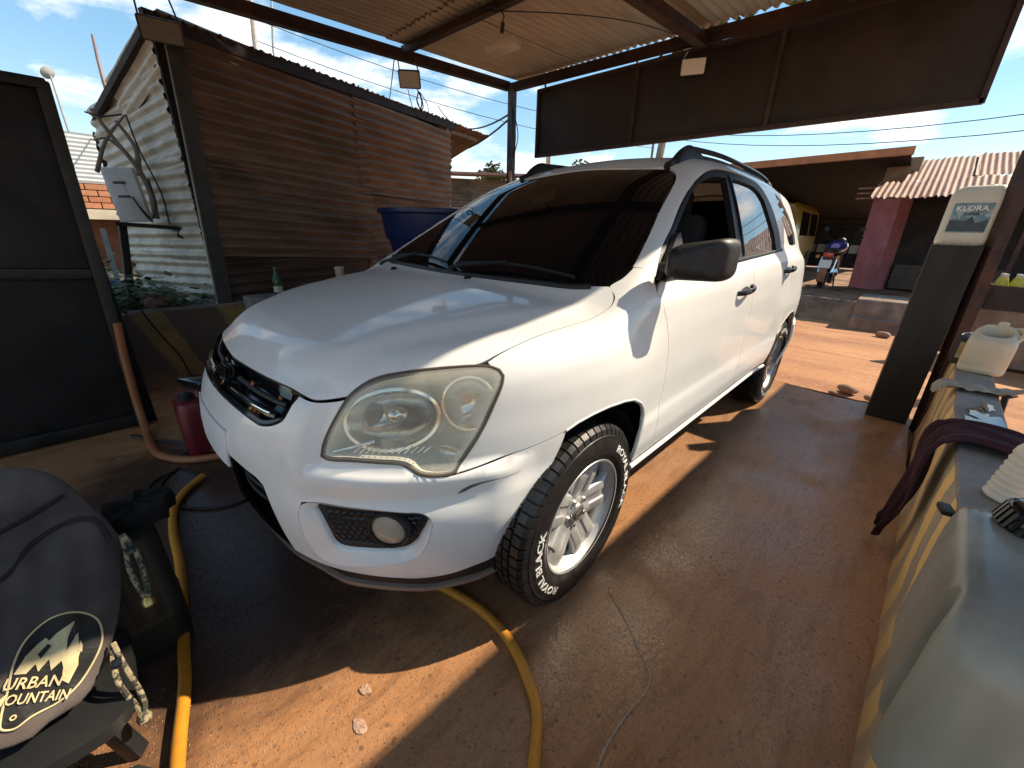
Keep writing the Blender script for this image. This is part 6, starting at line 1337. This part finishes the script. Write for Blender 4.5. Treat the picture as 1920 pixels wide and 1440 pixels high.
# weeds along the shed foot
LEAF=mat('weed_leaf',(.075,.125,.045),.6,var=.45,vs=9)
b=MB(); r=random.Random(11)
for k in range(1300):
    x=r.uniform(.40,1.25); y=-2.82-1.5*r.random()**1.7; 
    hgt=.20+.42*max(0,fbm(x*4,y*3,1)+.5)*r.random(); base=Vector((x,y,.36)); tip=base+Vector((r.uniform(-.14,.14),r.uniform(-.14,.14),hgt)); 
    for j in range(5):
        q=base.lerp(tip,.3+.7*j/4); a=r.uniform(0,6.28); L_=.045+.05*r.random(); d=Vector((math.cos(a),math.sin(a),r.uniform(-.3,.5)))*L_; s2=Vector((-math.sin(a),math.cos(a),0))*L_*.32
        b.add([q,q+d*.5+s2,q+d,q+d*.5-s2],[(0,1,2,3)])
wd=b.build('weeds',LEAF,None,fix=False); tag(wd,'tangled green weeds growing at the foot of the grey shed wall','weeds',kind='stuff')
b=MB()
def bag(name,label,loc,sc,m,seed):
    b=MB(); n=18; rings=[]
    for i in range(9):
        t=i/8; rr=math.sin(math.pi*min(.98,max(.04,t)))**.6; rings.append([(loc[0]+sc[0]*rr*math.cos(a)*(1+.15*math.sin(3*a+seed)+.08*math.sin(7*a+i)),loc[1]+sc[1]*rr*math.sin(a)*(1+.12*math.cos(4*a+seed)),loc[2]+sc[2]*t+.01*math.sin(5*a+i*2)) for a in np.linspace(0,2*np.pi,n,endpoint=False)])
    b.loft(rings,cap0=True,cap1=True); return tag(b.build(name,m,None,True,50),label,'bag')
bag('blue_bag','crumpled blue plastic bag lying in the weeds',(1.02,-3.75,.62),(.18,.14,.16),mat('blue_bag_plastic',(.05,.08,.17),.4,var=.2,vs=8),1)
bag('brown_bag','crumpled brown plastic bag hanging over the striped wall top',(.76,-2.80,.60),(.09,.08,.13),mat('brown_bag_plastic',(.22,.12,.09),.45,var=.35,vs=22,col2=(.08,.04,.04)),4)
for k,(x,y,z,a) in enumerate(((1.1,-5.2,.42,.2),(1.3,-5.6,.5,.1),(.9,-6.2,.46,-.1))):
    b=MB(); b.box((x,y,z),(.9,.18,.06),rz=a); tag(b.build('plank',mat('grey_plank',(.22,.19,.16),.85,var=.25,vs=10)),('nearest loose grey plank lying behind the weeds','middle loose grey plank lying behind the weeds','farthest loose grey plank below the brick house')[k],'plank','planks behind the weeds')
b=MB(); b.bar((.93,-4.15,.36),(.90,-4.15,1.2),.05,.04); tag(b.build('fence_stake',mat('pale_blue_stake',(.35,.40,.42),.7,var=.2,vs=9)),'pale blue upright stake beside the grey shed wall','stake')
# ---- masts, poles and wires
an=thing('dish_mast','thin mast with white dish above the far left roof','mast',(.79,-11.98,0)); b=MB(); b.tube([(.86,-11.98,.3),(.80,-11.98,2.6),(.785,-11.98,3.95)],.022,6); b.build('mast',mat('zinc_pole',(.42,.42,.42),.5,metal=.4),an,True)
b=MB(); b.lathe([(.001,.0),(.06,.008),(.11,.03),(.12,.034)],20,Matrix.Translation((.80,-11.95,3.98))@Matrix.Rotation(.9,4,'X')@Matrix.Rotation(.5,4,'Y')); b.build('dish',WT,an,True)
b=MB(); b.tube([(.536,-4.47,1.9),(.55,-4.47,2.5),(.545,-4.47,2.68),(.533,-4.47,2.86)],lambda t:.022*(1-.5*t),6); tag(b.build('wooden_stick',mat('pink_grey_stick',(.34,.25,.23),.8,var=.2)),'crooked wooden stick poking above the shed roof','stick')
b=MB(); b.tube([(-4.30,-16.3,0),(-4.45,-16.3,6.9),(-4.6,-16.3,8.8)],.075,8); tag(b.build('utility_pole',mat('pale_pole',(.45,.42,.38),.8,var=.2)),'pale wooden pole far behind the shed roof','pole')
b=MB(); b.tube([(-4.95,-16.3,0),(-5.0,-16.3,6.9),(-5.3,-16.3,9.0)],.035,6); tag(b.build('utility_pole',mat('zinc_pole',(0,0,0))),'thin grey pole far behind the shed roof','pole')
b=MB(); b.tube([(-19.4,-9.1,0),(-19.4,-9.15,6.2)],.06,8); tag(b.build('utility_pole',mat('brown_pole',(.19,.14,.11),.85,var=.2)),'wooden utility pole behind the slim trunk of the added tree','pole')
def wire(a,c,sag,label,r=.012): 
    a=Vector(a);c=Vector(c); b=MB(); b.tube([a.lerp(c,t)-Vector((0,0,sag*4*t*(1-t))) for t in np.linspace(0,1,16)],r,5); tag(b.build('overhead_wire',CABLE),label,'wire','overhead wires')
wire((-19.4,-9.1,6.0),(-14.1,9.0,4.6),.9,'upper overhead wire dipping above the workshop roof'); wire((-19.4,-9.1,5.7),(-14.1,9.2,4.2),.9,'lower overhead wire dipping above the workshop roof')
wire((-4.5,-16.3,7.6),(-19.4,-9.1,5.9),.5,'overhead wire crossing the sky behind the corner post'); wire((-4.5,-16.3,7.0),(-19.4,-9.1,5.2),.5,'lower overhead wire crossing the sky behind the corner post')
wire((-2.98,-2.5,2.62),(-7.0,-9.6,4.6),.35,'twin cable running from the corner post over the shed eave',.012); wire((-2.98,-2.5,2.58),(-6.5,-9.8,3.9),.45,'second cable running from the corner post over the shed eave',.012)
wire((-1.5,-2.64,2.85),(-7.5,-14,4.6),.3,'thin wire slanting from the left beam to the sky',.006)
wire((.8,-12,3.0),(.2,-4.4,2.2),.15,'thin wire reaching from the dish mast to the shed',.008)
# ---- trees far behind
def tree(name,label,loc,h,rad,n,seed):
    t=thing(name,label,'tree',loc,'trees on the skyline'); r=random.Random(seed); L0=Vector(loc); TR=mat('bark',(.12,.09,.07),.9,var=.3)
    b=MB(); b.tube([L0,L0+Vector((.1,.1,h*.4)),L0+Vector((-.1,.2,h*.8))],lambda q:.22*(1-.7*q),8,sm=4)
    for k in range(6):
        a=r.uniform(0,6.28); s=L0+Vector((0,.1,h*(.4+.07*k))); b.tube([s,s+Vector((math.cos(a),math.sin(a),.7))*rad*.7],lambda q:.07*(1-.6*q),6)
    b.build('trunk',TR,t,True)
    b=MB()
    cl=[L0+Vector((r.gauss(0,.42)*rad,r.gauss(0,.42)*rad,h*.78+r.gauss(0,.24)*rad)) for _ in range(34)]
    for k in range(n):
        c=r.choice(cl); q=c+Vector((r.gauss(0,.16),r.gauss(0,.16),r.gauss(0,.13)))*rad; a=r.uniform(0,6.28); e=r.uniform(-.6,.6); s=.16+.10*r.random(); d=Vector((math.cos(a)*math.cos(e),math.sin(a)*math.cos(e),math.sin(e)))*s; w=d.orthogonal().normalized()*s*.4
        b.add([q-d,q+w,q+d,q-w],[(0,1,2,3)])
    b.build('crown',mat('tree_leaf_%d'%(seed%2),((.055,.085,.025),(.07,.09,.03))[seed%2],.6,var=.4,vs=1.5),t,fix=False)
tree('leafy_tree','bushy tree top peeping over the rusty wall by the post',(-26.5,-28.2,0),6.6,2.2,2600,1); tree('leafy_tree','small rounded tree top showing above the car roof',(-31.6,-22.8,0),7.6,1.6,2200,2)
# ---- motorcycle across the road
mo=thing('motorcycle','parked motorcycle with blue tank seen from behind across the road','motorcycle',(-9.95,.2,.3)); MX=-9.75
def ml(x,y,z): return Vector((-9.75-x,.19+y,.30+z))
for xw in (.0,1.25):
    b=MB(); b.lathe([(.24,-.05),(.29,-.05),(.305,-.02),(.305,.02),(.29,.05),(.24,.05)],28,Matrix.Translation(ml(xw,0,.305))@Matrix.Rotation(math.pi/2,4,'X')); w_=b.build('wheel',RUB,mo,True,50)
    b=MB(); b.lathe([(.03,-.06),(.03,.06)],12,Matrix.Translation(ml(xw,0,.305))@Matrix.Rotation(math.pi/2,4,'X'),True,True)
    for i in range(10): a=math.pi*2*i/10; b.bar(ml(xw,0,.305),ml(xw,0,.305)+Vector((.25*math.cos(a),0,.25*math.sin(a))),.008)
    b.build('spokes',mat('nut_steel',(0,0,0)),w_)
MUD=mat('mud_red',(.30,.12,.07),.85,var=.3,vs=14)
b=MB(); b.loft([[ml(x-.34*0+.0+math.cos(a)*.33*-1+.0,y,.305+.33*math.sin(a)) for y in (-.07,.07)] for a in np.linspace(-.5,1.9,12) for x in (0,)],closed=False); b.build('rear_mudguard',MUD,mo,True)
b=MB(); b.box(ml(-.30,0,.50),(.02,.20,.16),M=Matrix.Rotation(-.3,4,'Y')); b.build('number_plate',mat('plate_grey',(.6,.6,.58),.5,var=.1,vs=40),mo)
b=MB(); b.box(ml(-.24,0,.68),(.08,.16,.09),bev=.02); b.build('tail_lamp',mat('tail_red',(.5,.02,.015),.3,coat=1.),mo,True)
for s in (-1,1):
    b=MB(); b.lathe([(.035,-.03),(.04,0),(.03,.03)],12,Matrix.Translation(ml(-.2,s*.17,.64))@Matrix.Rotation(math.pi/2,4,'Y'),True,True); b.build('indicator',mat('amber_lens',(.5,.2,.03),.3),mo,True)
    b=MB(); b.tube([ml(.95,s*.1,.95),ml(.85,s*.38,1.02)],.016,6); b.build('handlebar_grip',BLK,mo,True)
    b=MB(); b.tube([ml(.92,s*.22,.98),ml(.93,s*.30,1.15)],.008,5); b.lathe([(.001,-.01),(.05,-.01),(.055,0),(.05,.012)],12,Matrix.Translation(ml(.93,s*.31,1.19))@Matrix.Rotation(math.pi/2,4,'Y')); b.build('mirror',BLK,mo,True)
    b=MB(); b.tube([ml(.0,s*.11,.31),ml(.12,s*.12,.62)],.025,8); b.build('shock_absorber',CHROME,mo,True)
    b=MB(); b.tube([ml(1.25,s*.08,.31),ml(1.02,s*.08,.95)],.022,8); b.build('fork_leg',CHROME,mo,True)
b=MB(); b.loft([[ml(x,w*math.cos(a),.74+h*math.sin(a)+dz) for a in np.linspace(0,2*np.pi,14,endpoint=False)] for x,w,h,dz in ((-.25,.06,.03,.02),(-.1,.11,.05,.01),(.2,.13,.055,.0),(.45,.09,.05,.02))],cap0=True,cap1=True); b.build('seat',BLK,mo,True)
b=MB(); b.loft([[ml(x,w*math.cos(a),.84+h*math.sin(a)) for a in np.linspace(0,2*np.pi,14,endpoint=False)] for x,w,h in ((.40,.08,.06),(.52,.16,.11),(.72,.19,.14),(.90,.12,.10),(.97,.05,.05))],cap0=True,cap1=True); b.build('fuel_tank',mat('blue_tank_paint',(.02,.05,.30),.25,coat=1.,var=.1),mo,True)
b=MB(); b.box(ml(.55,0,.42),(.42,.24,.30),bev=.05); b.build('engine',DISC,mo,True)
b=MB(); b.tube([ml(.5,.13,.25),ml(.2,.17,.28),ml(-.2,.19,.38)],.04,10,sm=4); b.build('exhaust',CHROME,mo,True)
b=MB(); b.lathe([(.001,.06),(.08,.05),(.10,0),(.08,-.06)],16,Matrix.Translation(ml(1.1,0,.92))@Matrix.Rotation(math.pi/2,4,'Y')); b.build('headlamp_shell',BLK,mo,True)
b=MB(); b.bar(ml(.35,.18,.0),ml(.45,.12,.30),.02); b.build('side_stand',BLK,mo)
# yellow van inside the workshop
vn=thing('yellow_van','yellow van parked in the dark workshop behind the car','van',(-13.6,-1.9,.3)); YP=mat('yellow_paint',(.30,.19,.03),.35,coat=.6,var=.08)
b=MB(); b.loft([[(-13.0-x,-1.95+y,.3+z) for y,z in ((-.85*w,.35),(-.88*w,1.0),(-.80*w,1.75*h),(-.65*w,1.92*h),(.65*w,1.92*h),(.80*w,1.75*h),(.88*w,1.0),(.85*w,.35))] for x,w,h in ((-.1,.96,.97),(.05,1.,1.),(2.9,1.,1.),(3.2,.95,.8))],cap0=True,cap1=True); b.build('body',YP,vn,True,35)
b=MB(); b.add([(-12.885,-1.95+y,.3+z) for y,z in ((-.70,1.02),(.70,1.02),(.62,1.66),(-.62,1.66))],[(0,1,2,3)]); b.build('rear_window',GLASS,vn)
for q in range(2):
    b=MB(); b.add([(-13.3-1.3*q,-1.058,1.35),(-14.4-1.3*q,-1.058,1.35),(-14.4-1.3*q,-1.135,1.98),(-13.3-1.3*q,-1.135,1.98)],[(0,1,2,3)]); b.build('side_window',GLASS,vn)
for x in (-13.6,-15.4):
    for y in (-1.15,-2.75):
        b=MB(); b.lathe([(.001,-.1),(.2,-.1),(.31,-.09),(.31,.09),(.2,.1),(.001,.1)],20,Matrix.Translation((x,y,.61))@Matrix.Rotation(math.pi/2,4,'X')); b.build('wheel',RUB,vn,True,50)
for y in (-1.2,-2.7):
    b=MB(); b.box((-12.87,y,1.05),(.04,.12,.30),bev=.01); b.build('tail_lamp',mat('tail_red',(0,0,0)),vn,True)
b=MB(); b.box((-12.85,-1.95,.68),(.1,1.6,.14),bev=.02); b.build('bumper',BLK,vn,True)
# goods in front of the shop: crate of yellow bottles, pink bin
cr_=thing('bottle_crate','dark crate of yellow bottles outside the shop at the right','crate',(-6.1,2.35,.0)); CRM=mat('crate_dark',(.03,.022,.02),.7,var=.3)
for (cx_,cy_,dx,dy) in ((-6.1,2.18,.36,.02),(-6.1,2.66,.36,.02),(-5.93,2.42,.02,.48),(-6.27,2.42,.02,.48)):
    b=MB(); b.box((cx_,cy_,.72),(dx,dy,.26)); b.build('side',CRM,cr_)
b=MB(); b.box((-6.1,2.42,.61),(.33,.46,.02)); b.build('base',CRM,cr_)
b=MB(); b.box((-6.15,2.55,.28),(.5,.9,.62),bev=.02); tag(b.build('stone_plinth',mat('old_concrete',(0,0,0)),None,True),'concrete plinth carrying the crate of yellow bottles','plinth')
YB=mat('yellow_bottle',(.50,.47,.06),.3,var=.2,vs=12,trans=.2)
for i in range(3):
    for j in range(4):
        t=thing('yellow_bottle','yellow bottle in the crate, %s row, %s from the left'%(('back','middle','front')[i],('first','second','third','fourth')[j]),'bottle',(-6.22+.11*i,2.24+.115*j,.625),'yellow bottles in the crate'); M=Matrix.Translation(t.location)
        b=MB(); b.lathe([(.045,0),(.048,.01),(.048,.22),(.03,.29),(.018,.32)],12,M,True); b.build('body',YB,t,True,60); b=MB(); b.lathe([(.021,.315),(.021,.345),(.001,.345)],10,M); b.build('cap',WT,t)
b=MB(); b.loft([[(-5.95+x*s_,2.02+y*s_,z) for x,y in rrect(.22,.20,.03)] for z,s_ in ((.50,.8),(.80,1.),(.82,1.05))],cap0=True,cap1=True); 
tag(b.build('pink_bin',mat('pink_plastic',(.55,.02,.10),.4),None,True,50),'small bright pink bin beside the bottle crate','bin')
bag('yellow_sack','yellow sack slumped at the far right beside the bottle crate',(-6.0,3.0,.58),(.22,.25,.30),mat('sack_yellow',(.36,.30,.07),.7,var=.3,vs=9),6)
# stones at the slab edge
for k,(x,y,s_) in enumerate(((-3.62,1.36,.06),(-3.52,1.53,.04),(-3.45,1.27,.028),(-6.7,1.75,.10),(-6.9,1.95,.08),(-6.85,1.45,.07))):
    b=MB(); r=random.Random(k); rings=[[(x+s_*rr*math.cos(a)*(1+.2*math.sin(2*a+k)),y+s_*1.3*rr*math.sin(a)*(1+.15*math.cos(3*a+k)),-.04+s_*h) for a in np.linspace(0,2*np.pi,10,endpoint=False)] for rr,h in ((.85,0),(1.,.35),(.9,.75),(.55,1.0),(.15,1.08))]
    b.loft(rings,cap0=True,cap1=True); tag(b.build('stone',mat('brown_stone',(.26,.15,.10),.85,var=.25,vs=9,bump=.3),None,True,50),('largest brown stone at the slab edge by the black pillar','pale small stone touching the black pillar base','smallest stone left of the brown stone on the road','larger stone in the gutter below the concrete step','right hand stone in the gutter below the concrete step','left hand stone in the gutter below the concrete step')[k],'stone','stones by the road')
# chip patches in the slab
for k,(x,y,s_) in enumerate(((.745,.66,.017),(.80,.735,.022))):
    r=random.Random(30+k); rr=[s_*r.uniform(.7,1.15) for _ in range(9)]; rr=cr_dense(np.array([(rr[i]*math.cos(2*math.pi*i/9),1.2*rr[i]*math.sin(2*math.pi*i/9)) for i in range(9)]),True,4,170); n_=len(rr); b=MB()
    b.loft([[(x+u,y+v,.003) for u,v in rr],[(x+u*.9,y+v*.9,.0055+.001*math.sin(9*u/s_)) for u,v in rr],[(x+u*.4,y+v*.4,.0058+.0008*math.sin(5*v/s_)) for u,v in rr]],cap1=True)
    tag(b.build('mortar_lump',mat('pale_mortar',(.42,.27,.19),.9,var=.25,vs=90,bump=.6,bs=160),None,True),('flat mortar lump on the sunlit floor before the bumper','second flat mortar lump nearer the camera on the sunlit floor')[k],'mortar')

# added tree: unseen crown keeps sun off the shed, trunk stands for a pole
st=thing('shed_shade_tree','added tree keeping sun off the shed, slim trunk between the sign and the car roof','tree',(-6.1,-2.1,-.03)); r=random.Random(21)
b=MB(); b.tube([(-6.08,-2.12,-.1),(-6.10,-2.08,2.5),(-6.16,-1.9,4.0),(-6.2,-1.4,5.4),(-6.2,-1.0,6.6)],lambda q:.075*(1-.6*q),8,sm=5)
for k in range(9):
    a=r.uniform(0,6.28); s0=Vector((-6.17,-1.8+.1*k,4.1+.3*k)); b.tube([s0,s0+Vector((math.cos(a)*.9,math.sin(a)*.9,.8))],lambda q:.03*(1-.6*q),6)
b.build('trunk',mat('bark_pale',(.24,.20,.16),.9,var=.3,vs=12,bump=.4),st,True); b=MB(); cl=[]
for k in range(70):
    t=r.random(); c=Vector((-6.2+r.gauss(0,.75),-2.05+2.25*t+r.gauss(0,.45),5.0+2.9*t+r.gauss(0,.55))); cl.append(c)
for k in range(7000):
    q=r.choice(cl)+Vector((r.gauss(0,.24),r.gauss(0,.24),r.gauss(0,.2))); a=r.uniform(0,6.28); e=r.uniform(-.7,.7); s0=.10+.07*r.random(); d=Vector((math.cos(a)*math.cos(e),math.sin(a)*math.cos(e),math.sin(e)))*s0; w=d.orthogonal().normalized()*s0*.45
    if q.z>4.25: b.add([q-d,q+w,q+d,q-w],[(0,1,2,3)])
b.build('crown',mat('tree_leaf_0',(.055,.085,.025)),st,fix=False)
# dried foam trail on the floor
fp=cat_path([(-.08,.98,.0055),(-.02,1.08,.0055),(.06,1.19,.0055),(.10,1.24,.0055),(.17,1.25,.0055),(.26,1.24,.0055),(.36,1.24,.0055),(.46,1.26,.0055)],12); b=MB(); n_=len(fp)
V=[];r=random.Random(9)
for i,q in enumerate(fp):
    t=fp[min(n_-1,i+1)]-fp[max(0,i-1)]; s0=Vector((-t.y,t.x,0)).normalized(); w=.0035*(.5+r.random())*(.4+.6*abs(math.sin(i*.23))); V.append([q+s0*w,q-s0*w])
b.loft(V,closed=False); tag(b.build('foam_trail',mat('dried_foam',(.38,.28,.20),.8,var=.3,vs=120)),'thin pale dried foam trail curving over the floor beside the wheel','foam trail')
